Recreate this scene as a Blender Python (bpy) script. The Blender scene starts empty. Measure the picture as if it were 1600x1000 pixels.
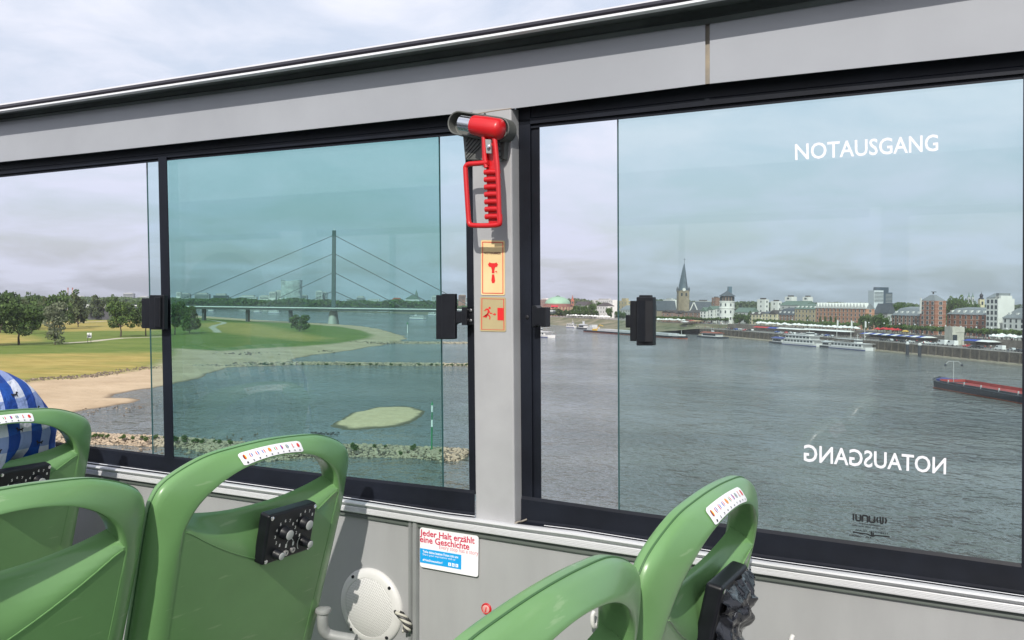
import bpy, math, random
import numpy as np
from mathutils import Matrix, Vector, noise as mnoise

random.seed(7)
rng = np.random.default_rng(7)
SC = bpy.context.scene
COL = SC.collection

# ------------------------------------------------------------------ camera, world, sun
F, HC = 1460.0, 25.0            # focal length in photo pixels (1600 wide), eye height above the river
PITCH, ROLL = math.atan(27 / F), 0.0115
RC = Matrix.Rotation(math.pi / 2 - PITCH, 3, 'X') @ Matrix.Rotation(ROLL, 3, 'Z')
cam_d = bpy.data.cameras.new("camera")
cam = bpy.data.objects.new("camera", cam_d)
COL.objects.link(cam)
cam.matrix_world = Matrix.Translation((0, 0, HC)) @ RC.to_4x4()
cam_d.sensor_width = 36.0
cam_d.lens = 36.0 * F / 1600
cam_d.clip_start, cam_d.clip_end = 0.05, 20000
SC.camera = cam

# the bus stands on the bridge, turned and slightly tilted against the world
_ez = Vector((177, 54000, 1460)).normalized()
_ex = Vector((2600, -48, 1460)); _ex = (_ex - _ez * _ex.dot(_ez)).normalized()
_ey = _ez.cross(_ex)
BM = RC @ Matrix((_ex, _ey, _ez)).transposed()
BT = Matrix.Translation((0, 0, HC)) @ BM.to_4x4()

SUN_BUS = Vector((-0.33, 1.0, -0.78))           # direction the light travels, in the bus frame
sdir = (BM @ SUN_BUS).normalized()
sun_d = bpy.data.lights.new("sun", 'SUN')
sun_d.energy, sun_d.angle, sun_d.color = 4.4, math.radians(0.5), (1.0, 0.95, 0.87)
sun = bpy.data.objects.new("sun", sun_d); COL.objects.link(sun)
sun.rotation_euler = sdir.to_track_quat('-Z', 'Y').to_euler()
sun.location = (0, -20, 80)
elev = math.asin(-sdir.z)
SUN_AZ = math.atan2(-sdir.x, -sdir.y)          # clockwise from +Y

world = bpy.data.worlds.new("World"); SC.world = world
world.use_nodes = True
nt = world.node_tree; nt.nodes.clear()
def N(t, kind, **kw):
    n = t.nodes.new(kind)
    for k, v in kw.items():
        if k in n.inputs: n.inputs[k].default_value = v
        else: setattr(n, k, v)
    return n
wo = N(nt, 'ShaderNodeOutputWorld'); bg = N(nt, 'ShaderNodeBackground')
sky = N(nt, 'ShaderNodeTexSky', sky_type='NISHITA', sun_disc=False, sun_elevation=elev, sun_rotation=SUN_AZ,
        altitude=50, air_density=1.2, dust_density=3.0, ozone_density=2.0)
tc = N(nt, 'ShaderNodeTexCoord'); sep = N(nt, 'ShaderNodeSeparateXYZ')
nt.links.new(tc.outputs['Generated'], sep.inputs[0])
# clouds on a flat deck overhead: direction divided by its height
addz = N(nt, 'ShaderNodeMath', operation='ADD'); addz.inputs[1].default_value = 0.22
nt.links.new(sep.outputs['Z'], addz.inputs[0])
mxz = N(nt, 'ShaderNodeMath', operation='MAXIMUM'); mxz.inputs[1].default_value = 0.12
nt.links.new(addz.outputs[0], mxz.inputs[0])
dx = N(nt, 'ShaderNodeMath', operation='DIVIDE'); dy = N(nt, 'ShaderNodeMath', operation='DIVIDE')
nt.links.new(sep.outputs['X'], dx.inputs[0]); nt.links.new(mxz.outputs[0], dx.inputs[1])
nt.links.new(sep.outputs['Y'], dy.inputs[0]); nt.links.new(mxz.outputs[0], dy.inputs[1])
cmb = N(nt, 'ShaderNodeCombineXYZ')
nt.links.new(dx.outputs[0], cmb.inputs[0]); nt.links.new(dy.outputs[0], cmb.inputs[1])
cn = N(nt, 'ShaderNodeTexNoise', Scale=2.3, Detail=8.0, Roughness=0.55, Distortion=0.35)
nt.links.new(cmb.outputs[0], cn.inputs['Vector'])
cr = N(nt, 'ShaderNodeValToRGB'); cr.color_ramp.elements[0].position = 0.38; cr.color_ramp.elements[1].position = 0.62
nt.links.new(cn.outputs['Fac'], cr.inputs[0])
cm2 = N(nt, 'ShaderNodeMath', operation='MULTIPLY_ADD'); cm2.inputs[1].default_value = 0.44; cm2.inputs[2].default_value = 0.56
nt.links.new(cr.outputs['Color'], cm2.inputs[0])
skm = N(nt, 'ShaderNodeVectorMath', operation='SCALE'); skm.inputs['Scale'].default_value = 0.145
nt.links.new(sky.outputs[0], skm.inputs[0])
cc = N(nt, 'ShaderNodeValToRGB')       # cloud deck: dull lilac grey low down, brighter overhead
e = cc.color_ramp.elements
e[0].position = 0.0; e[0].color = (0.70, 0.72, 0.85, 1)
e[1].position = 0.28; e[1].color = (0.95, 0.97, 1.08, 1)
q = cc.color_ramp.elements.new(0.09); q.color = (0.74, 0.775, 0.95, 1)
nt.links.new(sep.outputs['Z'], cc.inputs[0])
mix = N(nt, 'ShaderNodeMix', data_type='RGBA')
nt.links.new(cm2.outputs[0], mix.inputs[0]); nt.links.new(skm.outputs[0], mix.inputs[6]); nt.links.new(cc.outputs[0], mix.inputs[7])
nt.links.new(mix.outputs[2], bg.inputs[0]); bg.inputs[1].default_value = 1.0
nt.links.new(bg.outputs[0], wo.inputs[0])

SC.view_settings.view_transform = 'Standard'
SC.view_settings.look = 'None'
SC.view_settings.exposure = 0.0
SC.view_settings.gamma = 1.0
SC.cycles.max_bounces = 10
SC.cycles.transparent_max_bounces = 16
SC.cycles.volume_bounces = 0

# ------------------------------------------------------------------ pixel -> place
RCi = RC.transposed(); BMi = BM.transposed()
def ray(px, py): return RC @ Vector(((px - 800) / F, -(py - 500) / F, -1.0))
def bray(px, py): return BMi @ ray(px, py)
def G(px, py, z=0.0):
    d = ray(px, py); k = (z - HC) / d.z
    return Vector((d.x * k, d.y * k, z))
def AT(px, py, Y):
    d = ray(px, py); k = Y / d.y
    return Vector((d.x * k, Y, HC + d.z * k))
D = 1.45
KD = F / 1700
def W(px, py, Y=D):
    d = bray(px, py); k = Y / d.y
    return Vector((d.x * k, Y, d.z * k))
def WX(px, py, X):
    d = bray(px, py); k = X / d.x
    return Vector((X, d.y * k, d.z * k))
def hor(px): return 473 + ROLL * (px - 800)

# ------------------------------------------------------------------ materials
MATS = {}
def mat(name, col, rough=0.6, metal=0.0, var=0.0, vscale=5.0, bump=0.0, bscale=30.0, spec=0.5, coat=0.0, col2=None, detail=4.0, stretch=None, bdist=0.01):
    if name in MATS: return MATS[name]
    m = bpy.data.materials.new(name); m.use_nodes = True
    t = m.node_tree; p = t.nodes['Principled BSDF']
    p.inputs['Base Color'].default_value = (*col, 1); p.inputs['Roughness'].default_value = rough
    p.inputs['Metallic'].default_value = metal; p.inputs['Specular IOR Level'].default_value = spec
    p.inputs['Coat Weight'].default_value = coat
    if var or bump:
        co = N(t, 'ShaderNodeTexCoord'); src = co.outputs['Object']
        if stretch:
            mp = N(t, 'ShaderNodeMapping'); mp.inputs['Scale'].default_value = stretch
            t.links.new(src, mp.inputs[0]); src = mp.outputs[0]
    if var:
        n = N(t, 'ShaderNodeTexNoise', Scale=vscale, Detail=detail, Roughness=0.6)
        t.links.new(src, n.inputs['Vector'])
        r = N(t, 'ShaderNodeValToRGB')
        c2 = col2 if col2 else tuple(min(1, c * (1 + var)) for c in col)
        r.color_ramp.elements[0].position = 0.35; r.color_ramp.elements[1].position = 0.68
        r.color_ramp.elements[0].color = (*[c * (1 - var) for c in col], 1); r.color_ramp.elements[1].color = (*c2, 1)
        t.links.new(n.outputs['Fac'], r.inputs[0]); t.links.new(r.outputs[0], p.inputs['Base Color'])
        rr = N(t, 'ShaderNodeMath', operation='MULTIPLY_ADD'); rr.inputs[1].default_value = 0.25 * rough; rr.inputs[2].default_value = rough * 0.88
        t.links.new(n.outputs['Fac'], rr.inputs[0]); t.links.new(rr.outputs[0], p.inputs['Roughness'])
    if bump:
        n2 = N(t, 'ShaderNodeTexNoise', Scale=bscale, Detail=5.0)
        t.links.new(src, n2.inputs['Vector'])
        b = N(t, 'ShaderNodeBump', Strength=bump, Distance=bdist)
        t.links.new(n2.outputs['Fac'], b.inputs['Height']); t.links.new(b.outputs[0], p.inputs['Normal'])
    MATS[name] = m
    return m

def brick_mat(name, c1, c2, mortar, scale=1.0, rough=0.85):
    if name in MATS: return MATS[name]
    m = bpy.data.materials.new(name); m.use_nodes = True
    t = m.node_tree; p = t.nodes['Principled BSDF']; p.inputs['Roughness'].default_value = rough
    co = N(t, 'ShaderNodeTexCoord'); n = N(t, 'ShaderNodeTexNoise', Scale=0.25, Detail=6.0)
    t.links.new(co.outputs['Object'], n.inputs['Vector'])
    r = N(t, 'ShaderNodeValToRGB'); r.color_ramp.elements[0].position = .3; r.color_ramp.elements[1].position = .7
    r.color_ramp.elements[0].color = (*c1, 1); r.color_ramp.elements[1].color = (*c2, 1)
    t.links.new(n.outputs['Fac'], r.inputs[0])
    sp = N(t, 'ShaderNodeSeparateXYZ'); t.links.new(co.outputs['Object'], sp.inputs[0])
    w = N(t, 'ShaderNodeMath', operation='SINE'); mu = N(t, 'ShaderNodeMath', operation='MULTIPLY'); mu.inputs[1].default_value = 2.1 * scale
    t.links.new(sp.outputs['Z'], mu.inputs[0]); t.links.new(mu.outputs[0], w.inputs[0])
    gt = N(t, 'ShaderNodeMath', operation='GREATER_THAN'); gt.inputs[1].default_value = 0.97; t.links.new(w.outputs[0], gt.inputs[0])
    mx = N(t, 'ShaderNodeMix', data_type='RGBA'); mx.inputs[7].default_value = (*mortar, 1)
    t.links.new(gt.outputs[0], mx.inputs[0]); t.links.new(r.outputs[0], mx.inputs[6]); t.links.new(mx.outputs[2], p.inputs['Base Color'])
    MATS[name] = m
    return m

def glass_mat(name, tint, dirt=0.03):
    m = bpy.data.materials.new(name); m.use_nodes = True
    t = m.node_tree; t.nodes.clear()
    o = N(t, 'ShaderNodeOutputMaterial'); tr = N(t, 'ShaderNodeBsdfTransparent'); tr.inputs[0].default_value = (*tint, 1)
    gl = N(t, 'ShaderNodeBsdfGlossy', Roughness=0.0); lw = N(t, 'ShaderNodeLayerWeight', Blend=.5); f5 = N(t, 'ShaderNodeMath', operation='POWER'); f5.inputs[1].default_value = 5.0; t.links.new(lw.outputs['Facing'], f5.inputs[0]); fr = N(t, 'ShaderNodeMath', operation='MULTIPLY_ADD', use_clamp=True); fr.inputs[1].default_value = .9; fr.inputs[2].default_value = .050; t.links.new(f5.outputs[0], fr.inputs[0])
    df = N(t, 'ShaderNodeBsdfDiffuse'); df.inputs[0].default_value = (.75, .78, .78, 1)
    m1 = N(t, 'ShaderNodeMixShader'); m2 = N(t, 'ShaderNodeMixShader')
    co = N(t, 'ShaderNodeTexCoord'); mp = N(t, 'ShaderNodeMapping'); mp.inputs['Rotation'].default_value = (0, .6, 0); mp.inputs['Scale'].default_value = (4, 1, 26)
    n = N(t, 'ShaderNodeTexNoise', Scale=1.0, Detail=3.0)
    t.links.new(co.outputs['Object'], mp.inputs[0]); t.links.new(mp.outputs[0], n.inputs['Vector'])
    mu = N(t, 'ShaderNodeMath', operation='MULTIPLY'); mu.inputs[1].default_value = dirt * 1.6
    pw = N(t, 'ShaderNodeMath', operation='POWER'); pw.inputs[1].default_value = 1.6
    t.links.new(n.outputs['Fac'], pw.inputs[0]); t.links.new(pw.outputs[0], mu.inputs[0])
    t.links.new(mu.outputs[0], m1.inputs[0]); t.links.new(tr.outputs[0], m1.inputs[1]); t.links.new(df.outputs[0], m1.inputs[2])
    t.links.new(fr.outputs[0], m2.inputs[0]); t.links.new(m1.outputs[0], m2.inputs[1]); t.links.new(gl.outputs[0], m2.inputs[2])
    t.links.new(m2.outputs[0], o.inputs[0])
    MATS[name] = m
    return m

# ------------------------------------------------------------------ mesh builder
def frame_of(t, up=Vector((0, 0, 1))):
    t = t.normalized(); a = up.cross(t)
    if a.length < 1e-4: a = Vector((1, 0, 0)).cross(t)
    a.normalize(); return a, t.cross(a)
class MB:
    def __init__(s): s.v = []; s.f = []; s.m = []
    def add(s, vs, fs, m=0):
        o = len(s.v); s.v += [tuple(p) for p in vs]; s.f += [tuple(i + o for i in f) for f in fs]; s.m += [m] * len(fs); return s
    def box(s, a, b, m=0):
        x0, y0, z0 = a; x1, y1, z1 = b
        return s.add([(x0,y0,z0),(x1,y0,z0),(x1,y1,z0),(x0,y1,z0),(x0,y0,z1),(x1,y0,z1),(x1,y1,z1),(x0,y1,z1)],
                     [(0,3,2,1),(4,5,6,7),(0,1,5,4),(1,2,6,5),(2,3,7,6),(3,0,4,7)], m)
    def obox(s, o, a, b, c, m=0):       # corner + three edge vectors
        o = Vector(o); a = Vector(a); b = Vector(b); c = Vector(c)
        return s.add([o, o+a, o+a+b, o+b, o+c, o+a+c, o+a+b+c, o+b+c], [(0,3,2,1),(4,5,6,7),(0,1,5,4),(1,2,6,5),(2,3,7,6),(3,0,4,7)], m)
    def prism(s, pts, vec, m=0):        # closed polygon swept along a vector
        n = len(pts); vec = Vector(vec); p = [Vector(q) for q in pts]
        fs = [tuple(range(n))[::-1], tuple(range(n, 2*n))] + [(i, (i+1) % n, (i+1) % n + n, i + n) for i in range(n)]
        return s.add(p + [q + vec for q in p], fs, m)
    def tube(s, pts, r, n=8, m=0, cap=True, up=Vector((0, 0, 1))):
        pts = [Vector(p) for p in pts]; k = len(pts); rr = r if isinstance(r, (list, tuple)) else [r] * k
        vs = []; a = None
        for i, p in enumerate(pts):
            t = (pts[min(i+1, k-1)] - pts[max(i-1, 0)])
            if t.length < 1e-9: t = Vector((0, 0, 1))
            t.normalize()
            if a is None: a, b = frame_of(t, up)
            else:
                a = (a - t * a.dot(t)).normalized(); b = t.cross(a)
            for j in range(n):
                q = 2 * math.pi * j / n; vs.append(p + a * (math.cos(q) * rr[i]) + b * (math.sin(q) * rr[i]))
        fs = [(i*n+j, i*n+(j+1) % n, (i+1)*n+(j+1) % n, (i+1)*n+j) for i in range(k-1) for j in range(n)]
        if cap: fs += [tuple(range(n))[::-1], tuple((k-1)*n + j for j in range(n))]
        return s.add(vs, fs, m)
    def lathe(s, c, axis, prof, n=20, m=0):     # prof: (radius, height along axis)
        axis = Vector(axis).normalized(); a, b = frame_of(axis); c = Vector(c); vs = []
        for r, h in prof:
            for j in range(n):
                q = 2 * math.pi * j / n; vs.append(c + axis * h + a * (math.cos(q) * r) + b * (math.sin(q) * r))
        k = len(prof); fs = [(i*n+j, i*n+(j+1) % n, (i+1)*n+(j+1) % n, (i+1)*n+j) for i in range(k-1) for j in range(n)]
        fs += [tuple(range(n))[::-1], tuple((k-1)*n + j for j in range(n))]
        return s.add(vs, fs, m)
    def grid(s, fn, nu, nv, m=0):
        vs = [fn(i / nu, j / nv) for j in range(nv + 1) for i in range(nu + 1)]
        return s.add(vs, [(j*(nu+1)+i, j*(nu+1)+i+1, (j+1)*(nu+1)+i+1, (j+1)*(nu+1)+i) for j in range(nv) for i in range(nu)], m)
    def slab(s, pts, h, m=0):           # convex/concave horizontal outline thickened downwards by h
        return s.prism([Vector(p) - Vector((0, 0, h)) for p in pts], (0, 0, h), m)
    def mesh(s, name, mats, off=(0, 0, 0), smooth=False):
        me = bpy.data.meshes.new(name); ox, oy, oz = off
        me.from_pydata([(x-ox, y-oy, z-oz) for x, y, z in s.v], [], s.f)
        for q in (mats if isinstance(mats, (list, tuple)) else [mats]): me.materials.append(q)
        me.polygons.foreach_set('material_index', s.m)
        if smooth: me.polygons.foreach_set('use_smooth', [True] * len(me.polygons))
        me.update(); return me
    def build(s, name, mats, parent=None, off=(0, 0, 0), smooth=False, bevel=0, segs=2, fixn=True):
        me = s.mesh(name, mats, off, smooth)
        if fixn:
            import bmesh
            bm = bmesh.new(); bm.from_mesh(me); bmesh.ops.recalc_face_normals(bm, faces=bm.faces); bm.to_mesh(me); bm.free()
        o = bpy.data.objects.new(name, me); COL.objects.link(o); o.parent = parent
        if bevel:
            b = o.modifiers.new('bevel', 'BEVEL'); b.width = bevel; b.segments = segs; b.limit_method = 'ANGLE'; b.angle_limit = .6; b.harden_normals = False
            me.polygons.foreach_set('use_smooth', [True] * len(me.polygons))
            w = o.modifiers.new('wn', 'WEIGHTED_NORMAL'); w.keep_sharp = True
        elif smooth:
            import bmesh
            bm = bmesh.new(); bm.from_mesh(me)
            for e in bm.edges:
                if len(e.link_faces) == 2 and e.calc_face_angle(0) > .75: e.smooth = False
            bm.to_mesh(me); bm.free()
        return o

def tag(o, label=None, cat=None, group=None, kind=None):
    if label: o['label'] = label
    if cat: o['category'] = cat
    if group: o['group'] = group
    if kind: o['kind'] = kind
    return o
def thing(name, label, cat, loc=(0, 0, 0), group=None, bus=False, rz=0.0):
    o = bpy.data.objects.new(name, None); COL.objects.link(o); o.empty_display_size = .1
    m = Matrix.Translation(Vector(loc)) @ Matrix.Rotation(rz, 4, 'Z')
    o.matrix_world = (BT @ m) if bus else m
    return tag(o, label, cat, group)
def kids(o): return list(o.children)
def copy_tree(o, parent=None):
    c = o.copy(); COL.objects.link(c)
    if parent is not None: c.parent = parent
    for ch in kids(o): copy_tree(ch, c)
    return c
def txt_mesh(s, size=1.0, bold=0.0, align='LEFT'):
    cu = bpy.data.curves.new('t', 'FONT'); cu.body = s; cu.size = size; cu.offset = bold; cu.align_x = align
    cu.resolution_u = 3
    ob = bpy.data.objects.new('t', cu); COL.objects.link(ob)
    bpy.context.view_layer.update()
    me = bpy.data.meshes.new_from_object(ob.evaluated_get(bpy.context.evaluated_depsgraph_get()))
    vs = [Vector(v.co) for v in me.vertices]; fs = [tuple(p.vertices) for p in me.polygons]
    bpy.data.objects.remove(ob); bpy.data.curves.remove(cu); bpy.data.meshes.remove(me)
    return vs, fs
def text_map(mb, s, fn, m=0, bold=0.0):
    """lettering laid by fn(u, v), u and v running 0..1 over the box of the inked text"""
    vs, fs = txt_mesh(s, 1.0, bold)
    if not vs: return
    x0 = min(v.x for v in vs); x1 = max(v.x for v in vs); y0 = min(v.y for v in vs); y1 = max(v.y for v in vs)
    mb.add([fn((v.x - x0) / (x1 - x0), (v.y - y0) / max(1e-6, (y1 - y0))) for v in vs], fs, m)
def lerp(a, b, t): return a + (b - a) * t
def interp(tab, x):
    if x <= tab[0][0]: a, b = tab[0], tab[1]
    elif x >= tab[-1][0]: a, b = tab[-2], tab[-1]
    else:
        for a, b in zip(tab, tab[1:]):
            if a[0] <= x <= b[0]: break
    return a[1] + (b[1] - a[1]) * (x - a[0]) / (b[0] - a[0])
def catmull(P, n):
    out = []; P = [Vector(p) for p in P]
    for i in range(len(P) - 1):
        p0 = P[max(i-1, 0)]; p1 = P[i]; p2 = P[i+1]; p3 = P[min(i+2, len(P)-1)]
        for k in range(n):
            t = k / n
            out.append(.5 * ((2*p1) + (p2-p0)*t + (2*p0-5*p1+4*p2-p3)*t*t + (3*p1-p0-3*p2+p3)*t*t*t))
    out.append(P[-1]); return out
def sstep(a, b, x):
    t = max(0.0, min(1.0, (x - a) / (b - a))); return t * t * (3 - 2 * t)

# ================================================================== THE BUS
M_PANEL = mat('grey_panel_paint', (.32, .325, .33), .42, var=.09, vscale=3.0, bump=.05, bscale=7, coat=.15, stretch=(2.2, 2.2, .7), bdist=.004, detail=8)
M_FASCIA = mat('grey_fascia_paint', (.315, .33, .36), .34, var=.08, vscale=2.4, detail=8, bump=.05, bscale=2.2, coat=.3, bdist=.02)
M_PILLAR = mat('grey_pillar_paint', (.33, .335, .345), .45, var=.07, vscale=9, detail=8, bump=.05, bscale=260, coat=.1, bdist=.002)
M_PSIDE = M_PILLAR
M_BLACK = mat('black_window_frame', (.006, .008, .014), .5, spec=.28, var=.3, vscale=9, bump=.02, bscale=200)
M_RUB = mat('rubber_gasket', (.085, .10, .10), .65, var=.25, vscale=6)
M_ALU = mat('brushed_aluminium', (.66, .67, .69), .40, metal=.22, var=.04, vscale=3, stretch=(1, 1, 60))
M_DKGREY = mat('sill_shadow_grey', (.085, .10, .09), .5, var=.1, vscale=8)  # shade below the sill rail, put into the colour
M_JOINT = mat('dirty_joint_sealant', (.30, .28, .25), .7, var=.35, vscale=20, col2=(.33, .28, .21))
M_PLAST = mat('black_plastic', (.007, .008, .011), .42, spec=.35, var=.2, vscale=30, bump=.03, bscale=400, bdist=.001)
M_FLOOR = mat('bus_floor_vinyl', (.10, .10, .105), .6, var=.2, vscale=60)

c_glass_bot_l = [(-200, 658), (142, 697), (256, 711), (300, 716.5), (548, 745), (691, 760.5), (733, 765.4), (760, 768.5)]
c_glass_bot_r = [(815, 774.5), (844, 778.5), (900, 786.5), (966, 796), (1200, 827.5), (1400, 854), (1540, 872.5), (1598, 880.5), (1800, 908)]
c_frame_bot = [(-200, 683), (0, 708), (140, 725.5), (280, 744.5), (543, 780.5), (700, 804.4), (742, 809.5), (804, 818.4), (900, 830), (1200, 877.5), (1400, 905), (1600, 934), (1800, 964)]
c_rail_bot = [(-200, 696), (0, 721), (170, 745.5), (268, 760), (578, 804.4), (700, 824.5), (900, 855.5), (1200, 899.5), (1540, 951.5), (1600, 960), (1800, 990)]
c_shadow_bot = [(-200, 700), (0, 726), (170, 750.5), (268, 765.5), (578, 811), (700, 832), (900, 863.5), (1200, 907.5), (1600, 968.5), (1800, 999)]
c_fas_bot = [(-200, 272), (0, 253), (118, 241), (700, 178.7), (799, 169.8), (1106, 131), (1260, 114.5), (1540, 85.5), (1600, 79), (1800, 56)]
c_fas_top = [(-200, 218), (0, 191), (120, 175), (400, 138.5), (760, 88), (1060, 43.5), (1102, 38), (1260, 12), (1600, -44), (1800, -78)]
c_sil_bot = [(-200, 205), (0, 176), (120, 158.5), (400, 117), (760, 61.5), (1060, 12), (1400, -48), (1800, -118)]
c_sil_top = [(-200, 201), (0, 171.5), (120, 153.5), (400, 111), (760, 54.5), (1060, 4.5), (1400, -56), (1800, -127)]
c_blk_top = [(-200, 194), (0, 164.5), (120, 146.5), (400, 103), (760, 46), (1040, -1), (1400, -65), (1800, -137)]
c_gt_l = [(-200, 296), (0, 277.3), (120, 265.3), (228, 254.5), (260, 251), (685, 214), (725, 210.6), (760, 207.5)]
c_gt_r = [(815, 202), (843, 199), (965, 187), (1250, 158), (1540, 129.2), (1598, 123.5), (1800, 103)]

def rows(mb, xs, specs, m=0):
    """loft along the wall; each spec is (curve_a, curve_b, fraction, Y, pixel shift)"""
    fn = []
    for ca, cb, fr, Y, sh in specs:
        fn.append([W(x, lerp(interp(ca, x), interp(cb, x), fr) + sh, Y) for x in xs])
    k = len(xs); vs = [p for r in fn for p in r]
    fs = [(j*k+i, (j+1)*k+i, (j+1)*k+i+1, j*k+i+1) for j in range(len(specs)-1) for i in range(k-1)]
    mb.add(vs, fs, m)
XS = [-520, -350, -200, -100, 0, 60, 120, 200, 280, 400, 480, 543, 640, 700, 742, 770, 804, 850, 900, 966, 1060, 1106, 1200, 1300, 1400, 1500, 1600, 1700, 1800, 1950, 2150, 2400, 2700]

bus = thing('open_top_bus', 'grey side of an open-top bus deck with black framed sliding windows', 'bus', (0, 0, -1.2), bus=True)
BO = (0, 0, -1.2)
def bpart(mb, name, m, parent=bus, off=BO, **kw): return mb.build(name, m, parent, off, **kw)

# fascia: a shallow box above the windows, two lengths with a joint
for x0, x1 in ((-520, 1102), (1109, 2700)):
    xs = sorted({x0, x1, *[x for x in XS if x0 < x < x1]})
    b = MB(); rows(b, xs, [(c_fas_top, c_fas_top, 0, D+.06, -6), (c_fas_top, c_fas_top, 0, D-.0005, -6), (c_fas_top, c_fas_bot, .5, D-.0015, 0), (c_fas_bot, c_fas_bot, 0, D, 0), (c_fas_bot, c_fas_bot, 0, D+.002, .8), (c_fas_bot, c_fas_bot, 0, D+.03, 0)])
    bpart(b, 'fascia_panel', M_FASCIA, smooth=True)
b = MB(); rows(b, [1101, 1110], [(c_fas_top, c_fas_bot, 0, D+.004, -3), (c_fas_top, c_fas_bot, 1, D+.004, 0)]); bpart(b, 'panel_joint', M_JOINT)
# roof rail: rubber strip, silver lip overhanging, gasket under it
RP = .056
b = MB(); rows(b, XS, [(c_sil_bot, c_fas_top, 1, D-.003, 0), (c_sil_bot, c_fas_top, .75, D-.006, 0), (c_sil_bot, c_fas_top, .66, D-.003, 0), (c_sil_bot, c_fas_top, .30, D-.004, 0), (c_sil_bot, c_sil_bot, 0, D-RP+.002, 1.0)])
bpart(b, 'gasket', M_RUB, smooth=True)
b = MB(); rows(b, XS, [(c_sil_bot, c_sil_bot, 0, D-RP+.002, 1.0), (c_sil_bot, c_sil_bot, 0, D-RP, 0), (c_sil_top, c_sil_bot, .5, D-RP-.003, 0), (c_sil_top, c_sil_top, 0, D-RP, 0)])
bpart(b, 'rail_lip', M_ALU, smooth=True)
b = MB(); rows(b, XS, [(c_sil_top, c_sil_top, 0, D-RP, 0), (c_sil_top, c_blk_top, .5, D-RP-.002, 0), (c_sil_top, c_blk_top, 1, D-RP+.004, 0)])
bpart(b, 'rubber_strip', mat('black_rubber', (.012, .010, .016), .5), smooth=True)
b = MB(); rows(b, XS, [(c_blk_top, c_blk_top, 0, D-RP+.004, 0), (c_blk_top, c_blk_top, 0, D-RP+.006, -1.2), (c_blk_top, c_blk_top, 0, D-RP+.012, -2.4), (c_blk_top, c_blk_top, 0, D+.08, -1), (c_blk_top, c_fas_bot, 1, D+.09, 0)])
bpart(b, 'roof_edge', mat('pale_roof_edge', (.5, .5, .52), .4), smooth=True)
# pillar
def depth_at(pxa, pxb, py):           # how far outward a point seen at pxa must go to be seen at pxb
    xa = W(pxa, py, D).x; r = W(pxb, py, 1.0).x; return xa / r
YS = depth_at(802, 815.5, 480)
PF = D - .001
b = MB()
ptl, ptr, pbl, pbr = (736.5, 172), (798.5, 168), (743, 812), (804, 821)
for fr0, fr1 in ((0, .33), (.33, .66), (.66, 1)):
    a0, a1 = [W(lerp(ptl[0], pbl[0], f), lerp(ptl[1], pbl[1], f), PF) for f in (fr0, fr1)]
    c0, c1 = [W(lerp(ptr[0], pbr[0], f), lerp(ptr[1], pbr[1], f), PF) for f in (fr0, fr1)]
    o = Vector((0, YS - PF + .03, 0))
    b.add([a0, a1, c1, c0], [(0, 1, 2, 3)]); b.add([c0, c1, c1 + o, c0 + o], [(0, 1, 2, 3)]); b.add([a0, a1, a1 + o, a0 + o], [(0, 3, 2, 1)])
import bmesh
pil = bpart(b, 'pillar', M_PILLAR)
bm_ = bmesh.new(); bm_.from_mesh(pil.data); bmesh.ops.remove_doubles(bm_, verts=bm_.verts, dist=1e-5); bmesh.ops.recalc_face_normals(bm_, faces=bm_.faces); bm_.to_mesh(pil.data); bm_.free()
bv = pil.modifiers.new('bevel', 'BEVEL'); bv.width = .003; bv.segments = 3; bv.limit_method = 'ANGLE'
# lower wall panels, joint strip, floor
def zfloor(x): return None
for x0, x1 in ((-520, 641), (655, 2700)):
    xs = sorted({x0, x1, *[x for x in XS if x0 < x < x1]})
    b = MB(); k = len(xs)
    top = [W(x, interp(c_rail_bot, x) - 6, D) for x in xs]
    bot = [Vector((p.x, D, -1.2)) for p in top]
    b.add(top + bot, [(i, k+i, k+i+1, i+1) for i in range(k-1)]); bpart(b, 'lower_panel', M_PANEL)
b = MB()
tx0, tx1 = W(641, 825).x, W(655.5, 825).x; zt = W(648, 812).z
wd = tx1 - tx0; prof = [(0, 0), (0, -.006), (.3, -.008), (.38, -.003), (.5, -.003), (.56, -.009), (.9, -.009), (1, -.004), (1, 0)]
b.add([(tx0 + f * wd, D + y, z) for z in (zt, -1.2) for f, y in prof], [(i, i+1, i+1+len(prof), i+len(prof)) for i in range(len(prof)-1)])
bpart(b, 'joint_strip', mat('grey_plastic_trim', (.22, .23, .23), .4, var=.08, vscale=10), smooth=True)
b = MB(); b.box((-6, -1.0, -1.26), (2.5, D + .1, -1.2)); bpart(b, 'floor', M_FLOOR)
# silver sill rail with ribs
b = MB()
sp = [(c_frame_bot, c_rail_bot, f, D + y, 0) for f, y in ((-.02, 0), (0, -.010), (.06, -.018), (.16, -.023), (.27, -.0235), (.36, -.020), (.43, -.0135), (.47, -.012), (.50, -.015), (.56, -.0155), (.60, -.0155), (.61, -.0145), (.645, -.0145), (.655, -.0155), (.695, -.0155), (.705, -.0145), (.74, -.0145), (.75, -.0155), (.79, -.0155), (.80, -.0145), (.835, -.0145), (.845, -.0155), (.96, -.015), (1.0, -.010), (1.0, 0))]
rows(b, XS, sp); bpart(b, 'sill_rail', M_ALU, smooth=True)
b = MB(); rows(b, XS, [(c_rail_bot, c_shadow_bot, 0, D-.004, 0), (c_rail_bot, c_shadow_bot, .6, D-.006, 0), (c_rail_bot, c_shadow_bot, 1, D-.006, 0), (c_rail_bot, c_shadow_bot, 1, D, 0)])
bpart(b, 'sill_shadow_strip', M_DKGREY, smooth=True)  # shadow under the rail drawn as a dark strip

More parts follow.
